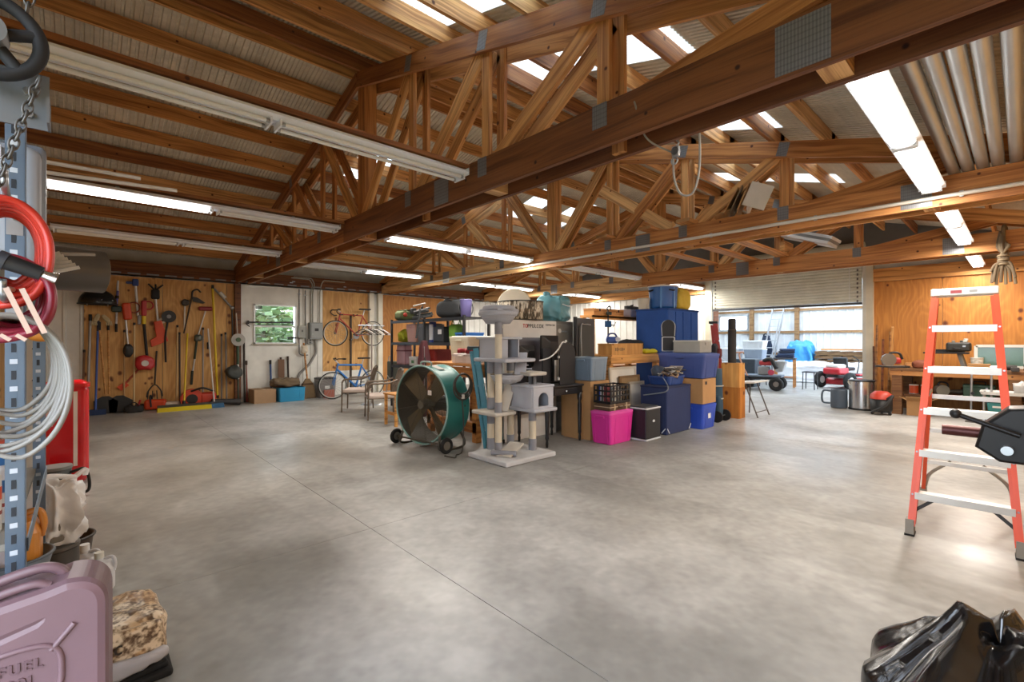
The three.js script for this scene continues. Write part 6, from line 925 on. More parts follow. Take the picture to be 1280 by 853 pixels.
[
  [[-12, 0.212, -0.795], [-12.08, 1.745, -0.807], '#d6b98a', 'thin pale rake handle leaning beside the trimmer'],
  [[-12, 0.415, -0.641], [-12.08, 1.598, -0.652], '#b08a5c', 'thin brown handle leaning behind the orange trimmer'],
  [[-12, 0.186, -1.488], [-12.08, 1.712, -1.519], '#c9a878', 'rake handle leaning between the pitchfork and the push broom'],
  [[-12, 0.131, -1.55], [-12.08, 1.561, -1.554], '#3a3330', 'dark thin handle beside the push broom'],
  [[-12, 0.182, -1.956], [-12.08, 1.67, -1.976], '#9a9490', 'grey aluminium handle behind the blue broom'],
  [[-12, 0.118, -2.308], [-12.08, 1.534, -2.323], '#77706a', 'grey pipe in the corner by the post'],
  [[-12, 0.11, -2.408], [-12.08, 1.57, -2.401], '#8a8480', 'second grey pipe in the corner by the post'],
  [[-12, 0.066, -0.036], [-12.08, 1.21, -0.064], '#7a5a42', 'short brown stake leaning in front of the liner sheet'],
].forEach(([a, b, c, l]) => { a[1] = 0.012; tool('garden_stake', l, 'handle', a, b, 0.017, M(c, 0.6), (t) => mesh('end_cap', cyl(0.02, 0.02, 0.05, b), grip, t)); });
tool('hoe', 'dark swan-neck hoe hung on the plywood', 'hoe', [-12.09, 1.562, -1.632], [-12.09, 2.354, -1.774], 0.015, M('#3a2b22', 0.6), (t, a, b) => { mesh('swan_neck', tube([b, [b[0], b[1] + 0.12, b[2] - 0.02], [b[0], b[1] + 0.16, b[2] - 0.1], [b[0] + 0.02, b[1] + 0.1, b[2] - 0.16]], 0.018, 24), M('#2a2724', 0.5), t); mesh('blade', ext([[0, 0], [0.1, -0.02], [0.24, -0.12], [0.2, -0.14], [0.02, -0.1]], 0.02, 0.003, [b[0], b[1], b[2]], [0, PI / 2, 0]), M('#34302c', 0.5), t); });
tool('garden_fork', 'small hand fork with a white shaft hung beside the hoe', 'fork', [-12.1, 1.63, -1.64], [-12.1, 2.142, -1.648], 0.014, M('#e2ded6', 0.5), (t, a, b) => mesh('head', lump(0.04, 0.07, 0.07, { amp: 0.03, freq: 14, seed: 99, segs: 18, flatBottom: false }).translate(b[0], b[1], b[2]), M('#3a3430', 0.5), t));
tool('mallet_pole', 'white pole with a dark red head above a black handle', 'pole', [-12.09, 1.512, -1.883], [-12.09, 2.055, -2.022], 0.014, M('#dedad4', 0.5), (t, a, b) => { mesh('red_head', rb(0.07, 0.09, 0.26, 0.03, [b[0], b[1] + 0.05, b[2]]), M('#8a2427', 0.5), t); mesh('steel_joint', lump(0.05, 0.07, 0.08, { amp: 0.03, freq: 12, seed: 101, segs: 18, flatBottom: false }).translate(a[0] + 0.06, a[1] - 0.12, a[2]), M('#5d6058', 0.4, { metal: 0.5 }), t); mesh('green_handle', rod([a[0], a[1] - 0.1, a[2] + 0.02], [a[0], a[1] - 0.5, a[2] + 0.06], 0.022), M('#2e3d2c', 0.6), t); mesh('handle_grip', rod([a[0], a[1] - 0.75, a[2] + 0.1], [a[0], a[1] - 1.05, a[2] + 0.12], 0.024), M('#232b22', 0.7), t); mesh('middle_shaft', rod([a[0], a[1] - 0.5, a[2] + 0.06], [a[0], a[1] - 0.8, a[2] + 0.1], 0.017), alum, t); });
tool('yellow_pole', 'long bright yellow fibreglass pole beside the sprayer arm', 'pole', [-11.98, 0.179, -2.228], [-12.09, 2.554, -2.157], 0.022, yel, (t, a, b) => { mesh('end_grip', rod(b, [b[0], b[1] + 0.08, b[2]], 0.026), grip, t); mesh('foot', cyl(0.03, 0.03, 0.06, [a[0], a[1], a[2]]), grip, t); });
{ const a = [-12.09, 2.557, -2.187], b = [-12.09, 2.149, -2.528], t = thing('sprayer_arm', 'grey jointed sprayer arm folded in the corner of the plywood', 'sprayer', [0, 0, 0]); mesh('upper_arm', rod(a, b, 0.022), M('#8d8d8a', 0.45), t); mesh('joint', sph(0.045, b), steel, t); mesh('lower_arm', rod(b, [-12.09, 1.445, -2.544], 0.018), M('#4c4c4c', 0.5), t); mesh('cylinder', rod([a[0] + 0.03, a[1] - 0.08, a[2] - 0.1], [a[0] + 0.03, a[1] - 0.2, a[2] - 0.2], 0.04), M('#c9c7c0', 0.4), t); }
tool('push_broom', 'wide push broom with yellow bristles and a yellow handle on the floor', 'broom', [-11.472, 0.1, -1.549], [-12.07, 1.562, -1.693], 0.017, yel, (t, a, b) => { mesh('block', box(0.07, 0.05, 0.9, [a[0], 0.105, a[2] - 0.02]), M('#3d3a30', 0.6), t); mesh('bristles', loft([[0.0, 0.06, 0.46, 0.01], [0.085, 0.04, 0.45, 0.01]], 2).translate(a[0], 0, a[2] - 0.02), M('#d8c21c', 0.8, { grain: 0.004 }), t); mesh('socket', cyl(0.03, 0.03, 0.09, [a[0], 0.15, a[2]]), grip, t); });
tool('push_broom', 'short push broom with blue bristles and a pale shaft', 'broom', [-11.485, 0.1, -2.078], [-12.07, 1.671, -2.064], 0.015, M('#d8d3cc', 0.5), (t, a, b) => { mesh('block', box(0.06, 0.04, 0.32, [a[0], 0.11, a[2]]), M('#31404e', 0.6), t); mesh('bristles', loft([[0.0, 0.05, 0.18, 0.01], [0.09, 0.035, 0.17, 0.01]], 2).translate(a[0], 0, a[2]), M('#3a6a94', 0.8, { grain: 0.004 }), t); mesh('mid_grip', rod([b[0], b[1] - 0.3, b[2]], [b[0] + 0.01, b[1] - 0.45, b[2]], 0.02), grip, t); });
{ const c = [-11.957, 0, -1.052], t = thing('chainsaw', 'orange and white chainsaw lying on the floor under the trimmer', 'chainsaw', [c[0] + 0.05, 0, c[2]], R(80)); mesh('engine_case', rb(0.36, 0.2, 0.2, 0.05, [0.08, 0.12, 0]), orange, t); mesh('white_cover', rb(0.26, 0.14, 0.16, 0.05, [0.36, 0.09, 0.02]), M('#dcd6cc', 0.5), t); mesh('front_handle', tube([[0.02, 0.05, -0.12], [0.0, 0.27, -0.1], [0.0, 0.28, 0.1], [0.02, 0.08, 0.13]], 0.016, 30), grip, t); mesh('guide_bar', rb(0.5, 0.08, 0.012, 0.005, [-0.36, 0.1, -0.06]), M('#55504a', 0.4, { metal: 0.6 }), t); }
{ const c = [-12.272, 0, -1.948], t = thing('leaf_blower', 'red-orange backpack blower lying at the foot of the plywood', 'blower', [-11.72, 0, -1.9], R(85)); mesh('fan_case', cyl(0.2, 0.2, 0.2, [-0.18, 0.2, 0], [PI / 2, 0, 0], 26), M('#d04428', 0.42), t); mesh('intake', cyl(0.1, 0.1, 0.22, [-0.18, 0.2, 0], [PI / 2, 0, 0], 20), black, t); mesh('engine', rb(0.3, 0.26, 0.22, 0.06, [0.1, 0.19, 0]), M('#c23a22', 0.45), t); mesh('tube_nozzle', cyl(0.05, 0.07, 0.55, [0.42, 0.1, 0.1], [0, 0.2, 1.45], 18), M('#2b2727', 0.6), t); mesh('harness', tube([[-0.2, 0.36, 0.1], [0, 0.42, 0.14], [0.2, 0.34, 0.12]], 0.02, 20), black, t); }
{ const c = [-11.95, 1.427, -2.61], t = thing('electric_pole_trimmer', 'pole trimmer with a grey disc head and green shaft standing at the post', 'trimmer', [c[0], 0, c[2]]); mesh('disc_head', cyl(0.14, 0.14, 0.05, [0.05, c[1], 0], [0, 0, PI / 2], 26), M('#b2b0aa', 0.45), t); mesh('hub', cyl(0.05, 0.05, 0.07, [0.06, c[1], 0], [0, 0, PI / 2]), M('#3d5a3c', 0.5), t); mesh('upper_shaft', rod([0.02, c[1] - 0.1, 0], [0.03, c[1] - 0.55, 0], 0.03), M('#2e4a34', 0.5), t); mesh('white_sleeve', rod([0.03, c[1] - 0.55, 0], [0.05, 0.55, 0], 0.024), M('#e2e2de', 0.5), t); mesh('lower_shaft', rod([0.05, 0.55, 0], [0.07, 0.01, 0], 0.02), M('#3f4a3c', 0.6), t); mesh('gear_case', lump(0.09, 0.15, 0.15, { amp: 0.05, freq: 9, seed: 103, segs: 22, flatBottom: false }).translate(0.06, 0.55, 0.08), M('#3a3f3c', 0.5), t); mesh('bracket', rod([0, c[1] + 0.1, 0], [-0.03, c[1] + 0.6, 0.02], 0.012), M('#bdb6ac', 0.5), t); }
{ const t = thing('tool_bag', 'low black tool bag with red tools on the floor under the shovels', 'tool bag', [-11.8, 0, -0.78]); mesh('bag', lump(0.09, 0.07, 0.16, { power: 3, amp: 0.03, freq: 8, seed: 105, segs: 28 }), M('#2b2a2a', 0.8), t); mesh('red_handle', rod([0, 0.1, -0.06], [0.02, 0.24, -0.1], 0.018), redP, t); mesh('strap', tube([[0.02, 0.12, -0.1], [0.04, 0.2, 0], [0.02, 0.12, 0.1]], 0.01, 20), black, t); }
// ---------------------------------------------------------------- window wall
{ const a = [-12.06, 1.832, -2.837], b = [-12.06, 1.849, -3.842], t = thing('security_bar', 'black security bar with a hook end fixed across the window', 'bar', [0, 0, 0]); mesh('bar', [beam(a, b, 0.02, 0.035), beam([a[0], a[1] - 0.06, a[2] - 0.12], [b[0], b[1] - 0.05, b[2]], 0.01, 0.012)], M('#26282a', 0.5), t); mesh('hook_end', tube([[a[0], a[1], a[2]], [a[0] + 0.02, a[1] - 0.04, a[2] + 0.03], [a[0] + 0.02, a[1] - 0.1, a[2] - 0.04]], 0.012, 20), M('#26282a', 0.5), t); mesh('wall_bracket', box(0.08, 0.08, 0.03, [XL + 0.045, a[1], a[2] - 0.02]), M('#26282a', 0.5), t); mesh('wall_bracket', box(0.08, 0.08, 0.03, [XL + 0.045, b[1], b[2] + 0.02]), M('#26282a', 0.5), t); }
{ const c = [-12.065, 1.652, -4.371], t = thing('breaker_panel', 'grey electrical breaker box with a small display on the white wall', 'electrical box', c), m = M('#8d9291', 0.45); mesh('enclosure', rb(0.14, 0.42, 0.32, 0.01, [0, 0, 0]), m, t); mesh('door', rb(0.015, 0.36, 0.27, 0.005, [0.075, 0, 0]), M('#9ba09f', 0.42), t); mesh('display', box(0.006, 0.07, 0.09, [0.085, 0.03, 0.0]), M('#2b2f33', 0.3), t); mesh('latch', box(0.012, 0.03, 0.02, [0.086, -0.08, 0.1]), steel, t);
  const b = [-12.09, 1.628, -4.04], t2 = thing('junction_box', 'small grey junction box beside the breaker box', 'electrical box', b); mesh('box_body', rb(0.1, 0.3, 0.16, 0.01), M('#b3b3aa', 0.5), t2); mesh('cover', rb(0.012, 0.24, 0.13, 0.004, [0.054, 0, 0]), M('#a4a59d', 0.5), t2); mesh('switch', box(0.02, 0.05, 0.03, [0.06, 0.02, 0]), M('#5a5b58', 0.5), t2);
  const o = thing('socket_outlet', 'grey socket outlet under the breaker box', 'socket', [-12.1, 1.39, -4.246]); mesh('plate', rb(0.05, 0.13, 0.13, 0.01), M('#9c9d98', 0.5), o); for (const y of [-0.03, 0.03]) mesh('socket', cyl(0.022, 0.022, 0.01, [0.026, y, 0], [0, 0, PI / 2], 14), M('#3a3a3a', 0.5), o);
  const cd = (name, label, pts, r, c) => { const g = thing(name, label, 'conduit', [0, 0, 0]); mesh('tube', tube(pts, r, pts.length * 10, 9, false, 0.1), M(c, 0.4, { metal: 0.3 }), g); mesh('strap_clip', box(0.02, 0.02, 0.07, [pts[0][0], pts[0][1] - 0.12, pts[0][2]]), steel, g); return g; };
  const zA = c[2] + 0.1, zB = c[2] + 0.05, zC = c[2] - 0.12, x = XL + 0.045;
  cd('steel_conduit', 'thin conduit bending from the header into the breaker box beside the junction box', [[x + 0.12, 2.93, zA + 0.5], [x + 0.12, 2.92, zA + 0.08], [x + 0.1, 2.8, zA], [x, 2.6, zA], [x, c[1] + 0.2, zA]], 0.013, '#a9a9a0');
  cd('steel_conduit', 'thin conduit running next to the bent one into the breaker box', [[x + 0.12, 2.96, zB + 0.5], [x + 0.12, 2.95, zB + 0.08], [x + 0.1, 2.82, zB], [x, 2.6, zB], [x, c[1] + 0.2, zB]], 0.013, '#a9a9a0');
  cd('steel_conduit', 'conduit dropping beside the plywood into the breaker box', [[x + 0.12, 2.93, zC - 0.6], [x + 0.12, 2.93, zC - 0.06], [x + 0.1, 2.82, zC], [x, 2.6, zC], [x, c[1] + 0.2, zC]], 0.013, '#b9b8ae');
  cd('steel_conduit', 'long conduit down the white wall past the junction box', [[x, 2.66, b[2] - 0.1], [x, 2.0, b[2] - 0.1], [x, 1.2, b[2] - 0.1], [x, 0.75, b[2] - 0.1]], 0.014, '#7d7f7c');
  cd('steel_conduit', 'dark conduit beside the window edge', [[x, 2.68, -3.99], [x, 2.0, -3.99], [x, 1.1, -3.99], [x, 1.05, -4.06], [x, 1.05, -4.2]], 0.012, '#5d5f60');
  cd('flexible_conduit', 'thick grey flexible conduit curving from the breaker box to the floor bins', [[x + 0.02, c[1] - 0.22, c[2]], [x + 0.03, 1.1, c[2] - 0.01], [x + 0.06, 0.82, c[2] + 0.16], [x + 0.08, 0.6, c[2] + 0.4], [x + 0.1, 0.35, c[2] + 0.5]], 0.03, '#8b8a86');
  const sw = thing('wall_peg_rail', 'short black peg rail below the window corner', 'peg rail', [-12.08, 1.478, -3.802]); mesh('rail', box(0.04, 0.04, 0.2), black, sw); mesh('peg', rod([0, 0, -0.05], [0.08, 0.02, -0.05], 0.01), steel, sw); mesh('screw_plate', box(0.05, 0.02, 0.16, [-0.01, 0, -0.16]), M('#6a6660', 0.5), sw); }
carton('cardboard_box', 'weathered cardboard box beside the blue tub under the window', [-12.05, -11.55, 0, 0.3, -3.3, -2.85], { mat: M('#b59472', 0.85) });
tub('storage_tub', 'sky blue plastic tub under the window', [-11.95, -11.45, 0, 0.32, -3.92, -3.34], M('#2f98c9', 0.45), { lid: false, taper: 0.95 });
{ const t = thing('burlap_heap', 'heap of grey-brown burlap bags on the sky blue tub', 'burlap', [-11.75, 0.322, -3.55]); mesh('cloth', lump(0.22, 0.1, 0.34, { power: 2.2, amp: 0.07, freq: 8, seed: 111, segs: 40 }), M('#7a6852', 0.95, { grain: 0.003 }), t); mesh('rope_tie', tube([[0.1, 0.15, -0.2], [0.16, 0.18, 0], [0.1, 0.14, 0.22]], 0.012, 20), M('#a08a66', 0.9), t); }
[[-3.05, 0.9, '#2f4f86', 'spade with a blue-banded handle behind the sky blue tub'], [-3.28, 0.96, '#7a5a44', 'old wide board standing behind the sky blue tub'], [-3.44, 0.98, '#3a2f2a', 'dark handle standing behind the burlap heap'], [-2.82, 0.9, '#8a3a30', 'reddish pointed stake beside the weathered cardboard box'], [-2.77, 1.42, '#3b342e', 'dark brown pole leaning on the white wall at the post']].forEach(([z, h, c, l], i) => { const t = thing('garden_stake', l, 'handle', [XL + 0.1, 0, z - 0.28 * (i < 3)]); mesh('shaft', i === 1 ? box(0.03, h, 0.14, [0, h / 2, 0], [0, 0, 0.02]) : rod([0.03, 0, 0], [-0.04, h, 0], 0.022, 9, i === 3 ? 0.008 : 0.022), M(c, 0.7), t); mesh('end_cap', cyl(0.025, 0.025, 0.1, [-0.04, h, 0]), M(i ? '#4a3a30' : '#1d1d1f', 0.7), t); });
{ const t = thing('straw_broom', 'old straw broom with a frayed head leaning beside the grey tote', 'broom', [-11.85, 0, -4.1]); mesh('handle', rod([0, 0.4, 0], [-0.12, 1.35, 0.05], 0.02), wood('#d9b98c'), t); mesh('straw_head', loft([[0.0, 0.05, 0.2, 0.03], [0.3, 0.05, 0.15, 0.03], [0.48, 0.03, 0.05, 0.02]], 3), M('#8b7355', 0.95, { grain: 0.004 }), t); mesh('binding', loft([[0.33, 0.052, 0.14, 0.03], [0.37, 0.05, 0.125, 0.03]], 3), M('#5c4632', 0.9), t); mesh('cloth_wrap', lump(0.05, 0.1, 0.09, { amp: 0.04, freq: 12, seed: 115, segs: 20 }).translate(-0.1, 1.1, 0.04), M('#d8ccb8', 0.9), t); }
{ const b = [-12.0, -11.6, 0, 0.5, -4.72, -4.3]; tub('storage_tub', 'tall grey tote with a dark lid and a red item showing through', b, M('#8f8b88', 0.4), { lidMat: M('#4c4d50', 0.5), sticker: [0.12, 0.08, 0.02] }); const t = thing('red_cloth', 'folded pale red cloth pressed against the grey tote', 'cloth', [-11.57, 0, -4.52]); mesh('fold', rb(0.03, 0.2, 0.26, 0.012, [0, 0.1, 0]), M('#b8705f', 0.8), t); mesh('hem', rb(0.034, 0.02, 0.24, 0.008, [0, 0.19, 0]), M('#c98877', 0.8), t); }
// ---------------------------------------------------------------- bicycles
function bicycle(label, pos, turn, frameHex, rimHex, drop, steer) {
  const t = thing('bicycle', label, 'bicycle', pos, turn), fm = M(frameHex, 0.35), rim = M(rimHex, 0.4), sp = M('#a8aaac', 0.35, { metal: 0.7 }), Rw = 0.33;
  const wheel = (x, yaw) => { const g = (q) => place(q, [x, Rw, 0], [0, yaw, 0]); const w = mesh('tyre', g(tor(Rw - 0.012, 0.013, null, null, 2 * PI, 44, 8)), rubber, t); mesh('rim', g(tor(Rw - 0.032, 0.012, null, null, 2 * PI, 44, 6)), rim, w); mesh('spokes', Array.from({ length: 18 }, (_, k) => g(rod([0, 0, k % 2 ? 0.02 : -0.02], [(Rw - 0.035) * Math.cos(k * PI / 9), (Rw - 0.035) * Math.sin(k * PI / 9), 0], 0.0022, 4))), sp, w); mesh('hub', g(cyl(0.022, 0.022, 0.07, null, [PI / 2, 0, 0], 12)), sp, w); };
  const fx = 0.52, bx = -0.5, hd = [fx - 0.12, 0.82, 0], bb = [-0.06, 0.27, 0], st = [-0.22, 0.8, 0];
  wheel(fx, steer); wheel(bx, 0);
  for (const [a, b, r] of [[hd, st, 0.016], [[hd[0] + 0.02, 0.72, 0], bb, 0.018], [st, bb, 0.016]]) mesh('frame_tube', rod(a, b, drop ? r : r * 1.5), fm, t);
  for (const z of [-0.05, 0.05]) { mesh('seat_stay', rod([st[0], 0.76, z * 0.4], [bx, Rw, z], 0.009), fm, t); mesh('chain_stay', rod([bb[0], bb[1], z * 0.6], [bx, Rw, z], 0.01), fm, t); mesh('fork_blade', rod([hd[0] + 0.03, 0.68, z * 0.7], [fx, Rw, z], 0.011), fm, t); }
  mesh('head_tube', rod([hd[0] - 0.02, 0.86, 0], [hd[0] + 0.035, 0.66, 0], 0.02), fm, t); mesh('seat_post', rod([st[0] + 0.01, 0.78, 0], [st[0] - 0.04, 0.95, 0], 0.013), alum, t); mesh('saddle', ext([[-0.14, 0.06], [0.02, 0.05], [0.13, 0.02], [0.13, -0.02], [0.02, -0.05], [-0.14, -0.06]], 0.04, 0.012, [st[0] - 0.04, 0.99, 0], [PI / 2, 0, 0]), M('#2c2723', 0.7), t);
  mesh('stem', rod([hd[0] - 0.02, 0.86, 0], [hd[0] + 0.06, 0.93, 0], 0.013), alum, t);
  const cs = Math.cos(steer), sn = Math.sin(steer);
  if (drop) for (const z of [-1, 1]) mesh('drop_bar', tube([[hd[0] + 0.06, 0.93, 0], [hd[0] + 0.06, 0.93, z * 0.18], [hd[0] + 0.13, 0.93, z * 0.2], [hd[0] + 0.16, 0.86, z * 0.2], [hd[0] + 0.08, 0.8, z * 0.2], [hd[0] - 0.0, 0.8, z * 0.2]], 0.014, 40), M('#3b302a', 0.6), t); else { mesh('handlebar', tube([[hd[0] - 0.08, 0.97, -0.3], [hd[0] + 0.04, 0.97, -0.15], [hd[0] + 0.06, 0.94, 0], [hd[0] + 0.04, 0.97, 0.15], [hd[0] - 0.08, 0.97, 0.3]], 0.013, 40), black, t); for (const z of [-1, 1]) mesh('bar_grip', rod([hd[0] - 0.08, 0.97, z * 0.3], [hd[0] - 0.03, 0.972, z * 0.22], 0.019), grip, t); }
  mesh('chainring', cyl(0.09, 0.09, 0.006, [bb[0], bb[1], 0.05], [PI / 2, 0, 0], 26), sp, t); for (const s of [-1, 1]) { mesh('crank', rod([bb[0], bb[1], s * 0.06], [bb[0] + s * 0.12, bb[1] - s * 0.11, s * 0.08], 0.01), sp, t); mesh('pedal', box(0.08, 0.02, 0.06, [bb[0] + s * 0.12, bb[1] - s * 0.11, s * 0.12]), black, t); }
  return t;
}
{ const zr = bicycle('red racing bicycle with drop bars hung on the plywood', [-11.88, 1.27, -5.32], R(-90), '#b8443a', '#dcd9cf', true, -0.8); const h = thing('bike_wall_rack', 'dark upright bicycle rack pole on the plywood', 'bike rack', [-12.05, 0, -5.28]); mesh('pole', box(0.05, 2.1, 0.04, [0, 1.05, 0]), M('#3b2f28', 0.6), h); mesh('arm', rod([0, 2.06, 0.02], [0.24, 2.09, 0.02], 0.014), black, h); mesh('arm', rod([0, 2.06, -0.08], [0.24, 2.09, -0.08], 0.014), black, h); mesh('foot', box(0.12, 0.02, 0.3, [0.0, 0.01, 0]), black, h); }
bicycle('blue mountain bicycle with dark bars standing in front of the plywood', [-11.25, 0, -5.0], R(-90), '#2f7cc9', '#b9bcb8', false, -0.25);
// ---------------------------------------------------------------- patio chairs, stool, hanger stand, black rack
function patioChair(label, pos, turn) {
  const t = thing('patio_chair', label, 'chair', pos, turn), m = M('#7d6f61', 0.4, { metal: 0.4 });
  for (const s of [-1, 1]) { mesh('front_leg', rod([s * 0.27, 0, 0.25], [s * 0.27, 0.6, 0.24], 0.015), m, t); mesh('rear_leg', rod([s * 0.26, 0, -0.27], [s * 0.26, 0.62, -0.24], 0.015), m, t); mesh('armrest', tube([[s * 0.27, 0.58, 0.24], [s * 0.275, 0.64, 0.18], [s * 0.275, 0.65, -0.1], [s * 0.26, 0.7, -0.26]], 0.018, 24), m, t); mesh('back_stile', rod([s * 0.25, 0.4, -0.22], [s * 0.24, 0.86, -0.36], 0.015), m, t); mesh('side_rail', rod([s * 0.27, 0.38, 0.25], [s * 0.26, 0.38, -0.26], 0.012), m, t); }
  mesh('top_rail', tube([[-0.24, 0.86, -0.36], [0, 0.9, -0.37], [0.24, 0.86, -0.36]], 0.015, 20), m, t); mesh('front_rail', rod([-0.27, 0.38, 0.25], [0.27, 0.38, 0.25], 0.012), m, t);
  mesh('seat_cushion', rb(0.5, 0.06, 0.48, 0.02, [0, 0.41, 0]), M('#d9c7bb', 0.85), t); for (let k = 0; k < 6; k++) mesh('back_slat', rod([-0.2 + k * 0.08, 0.42, -0.235], [-0.19 + k * 0.076, 0.86, -0.36], 0.008), m, t);
  return t;
}
patioChair('bronze patio chair with a pale cushion beside the blue bicycle', [-9.15, 0, -4.15], R(-35));
patioChair('bronze patio chair with a pale cushion closest to the drum fan', [-7.95, 0, -4.05], R(-20));
{ const t = thing('wooden_stool', 'small pale slatted wooden stool beside the patio chair', 'stool', [-7.1, 0, -3.95]), a = wood('#ffdca4'); for (let k = 0; k < 4; k++) mesh('seat_slat', beam([-0.2, 0.52, -0.15 + k * 0.1], [0.2, 0.52, -0.15 + k * 0.1], 0.08, 0.025), a, t); for (const x of [-1, 1]) for (const z of [-1, 1]) mesh('leg', box(0.04, 0.51, 0.04, [x * 0.17, 0.255, z * 0.15]), a, t); for (const z of [-1, 1]) mesh('stretcher', beam([-0.17, 0.2, z * 0.15], [0.17, 0.2, z * 0.15], 0.02, 0.05), a, t); }
{ const t = thing('hanger_stand', 'chrome stand holding a bunch of clothes hangers', 'stand', [-9.75, 0, -4.75]); mesh('base', cyl(0.22, 0.24, 0.03, [0, 0.015, 0]), steel, t); mesh('pole', rod([0, 0.03, 0], [0, 1.75, 0], 0.018), M('#b8aca4', 0.4, { metal: 0.3 }), t); mesh('top_bar', rod([0, 1.74, -0.3], [0, 1.74, 0.3], 0.012), steel, t);
  for (let k = 0; k < 7; k++) { const c = ['#f2f0ec', '#2a2a2c', '#e8e4de', '#3a3330', '#1f1f22', '#d8d4cc', '#46403a'][k], z = -0.24 + k * 0.075, g = thing('clothes_hanger', ['front white', 'black', 'cream', 'dark brown', 'jet black', 'pale grey', 'walnut'][k] + ' clothes hanger on the chrome stand', 'hanger', [-9.75, 1.74, -4.75 + z], R(75)); mesh('hook', tube([[0, -0.08, 0], [0, -0.02, 0], [0.025, 0.01, 0], [0, 0.022, 0], [-0.022, 0.006, 0]], 0.004, 24), steel, g); mesh('shoulder', tube([[-0.2, -0.2, 0], [-0.08, -0.12, 0], [0, -0.085, 0], [0.08, -0.12, 0], [0.2, -0.2, 0]], 0.011, 30), M(c, 0.5), g); mesh('bar', rod([-0.2, -0.2, 0], [0.2, -0.2, 0], 0.008), M(c, 0.5), g); } }
{ const t = thing('folding_chair', 'folded dark green canvas chair standing by the white posts', 'chair', [-9.9, 0, -5.4], R(30)); mesh('seat_canvas', rb(0.4, 0.42, 0.05, 0.02, [0, 0.72, 0]), M('#5b5f56', 0.9), t); for (const s of [-1, 1]) { mesh('side_tube', tube([[s * 0.2, 0, 0.08], [s * 0.2, 0.5, 0], [s * 0.2, 1.0, -0.06], [s * 0.14, 1.04, -0.06]], 0.013, 24), M('#a8a49c', 0.4, { metal: 0.5 }), t); mesh('cross_tube', rod([s * 0.18, 0, -0.1], [-s * 0.18, 0.6, 0.04], 0.011), M('#a8a49c', 0.4, { metal: 0.5 }), t); } }
{ const t = thing('storage_rack', 'black steel storage rack packed with bins behind the drum fan', 'shelving', [-7.95, 0, -5.25]), m = M('#1e1f21', 0.5), W = 2.6, D0 = 0.56; for (const x of [-W / 2, 0, W / 2]) for (const z of [-D0 / 2, D0 / 2]) mesh('upright', box(0.04, 1.86, 0.04, [x, 0.93, z]), m, t); for (const y of [0.16, 0.88, 1.36, 1.82]) { mesh('shelf', box(W, 0.025, D0, [0, y, 0]), m, t); mesh('shelf_beam', box(W, 0.05, 0.02, [0, y - 0.02, D0 / 2 + 0.01]), m, t); } }
const RK = (x0, x1, y, h, z0 = -5.48, z1 = -5.02) => [x0, x1, y, y + h, z0, z1];
tub('storage_tub', 'dusty pink storage tub on the black rack', RK(-8.75, -8.38, 1.374, 0.38), M('#d8a79a', 0.5)); tub('storage_tub', 'charcoal grey storage tub beside the dusty pink one', RK(-8.34, -7.98, 1.374, 0.38), M('#6a6c70', 0.5));
{ const t = thing('rolled_poster_box', 'tall navy and white box standing on the black rack', 'box', [-7.85, 1.374, -5.1]); mesh('carton_body', box(0.1, 0.4, 0.1, [0, 0.2, 0]), M('#2a3f86', 0.5), t); mesh('white_stripe', box(0.102, 0.3, 0.03, [0, 0.2, 0.038]), M('#d9dce4', 0.5), t); }
tub('storage_tub', 'red storage bin on the lower shelf of the black rack', RK(-8.2, -7.7, 0.894, 0.34), M('#9c2c26', 0.5), { lid: false });
{ const t = thing('pink_suitcase', 'upright dusty pink suitcase on the black rack', 'suitcase', [-9.02, 0.894, -5.14]); mesh('shell', rb(0.32, 0.42, 0.2, 0.03, [0, 0.21, 0]), M('#c79aa2', 0.6), t); mesh('zip_band', rb(0.325, 0.42, 0.02, 0.008, [0, 0.21, 0.06]), M('#9a6670', 0.6), t); mesh('handle', tube([[-0.06, 0.42, 0], [-0.05, 0.455, 0], [0.05, 0.455, 0], [0.06, 0.42, 0]], 0.01, 20), black, t); mesh('strap', box(0.33, 0.03, 0.21, [0, 0.3, 0]), M('#7d3f4a', 0.6), t); }
{ const t = thing('white_shoe_box', 'white shoe box on the lower shelf beside the red bin', 'box', [-8.5, 0.894, -5.15]); mesh('box_body', box(0.28, 0.16, 0.22, [0, 0.08, 0]), M('#d9d9d4', 0.6), t); mesh('lid', box(0.29, 0.04, 0.23, [0, 0.165, 0]), M('#e6e6e2', 0.6), t); mesh('coloured_label', box(0.1, 0.06, 0.003, [0.0, 0.08, 0.112]), M('#4d8a5a', 0.6), t); }
{ const t = thing('canopy_bag', 'long maroon canopy bag leaning against the black rack', 'bag', [-7.55, 0, -4.72]); mesh('bag', (() => { const g = lump(0.1, 0.72, 0.1, { power: 3, amp: 0.03, freq: 6, seed: 121, segs: 34 }); return g; })(), M('#5a2a30', 0.8), t); mesh('strap', tube([[0.1, 0.4, 0.05], [0.16, 0.7, 0.06], [0.1, 1.1, 0.05]], 0.015, 20), black, t); mesh('zip', rod([0.1, 0.1, 0.06], [0.1, 1.3, 0.06], 0.006), steel, t); }
{ const t = thing('green_bag', 'lime green reusable bag on the black rack', 'bag', [-7.2, 1.374, -5.2]); mesh('bag', lump(0.12, 0.17, 0.12, { power: 3.5, amp: 0.03, freq: 8, seed: 123, segs: 26 }), M('#6fa03c', 0.7), t); for (const s of [-1, 1]) mesh('handle', tube([[-0.05, 0.3, s * 0.08], [0, 0.42, s * 0.08], [0.05, 0.3, s * 0.08]], 0.01, 18), M('#5c8a30', 0.7), t); }
tub('storage_tub', 'bright blue shallow bin on the rack beside the lime green bag', RK(-7.02, -6.7, 1.374, 0.18), M('#2c6bb8', 0.45), { lid: false });
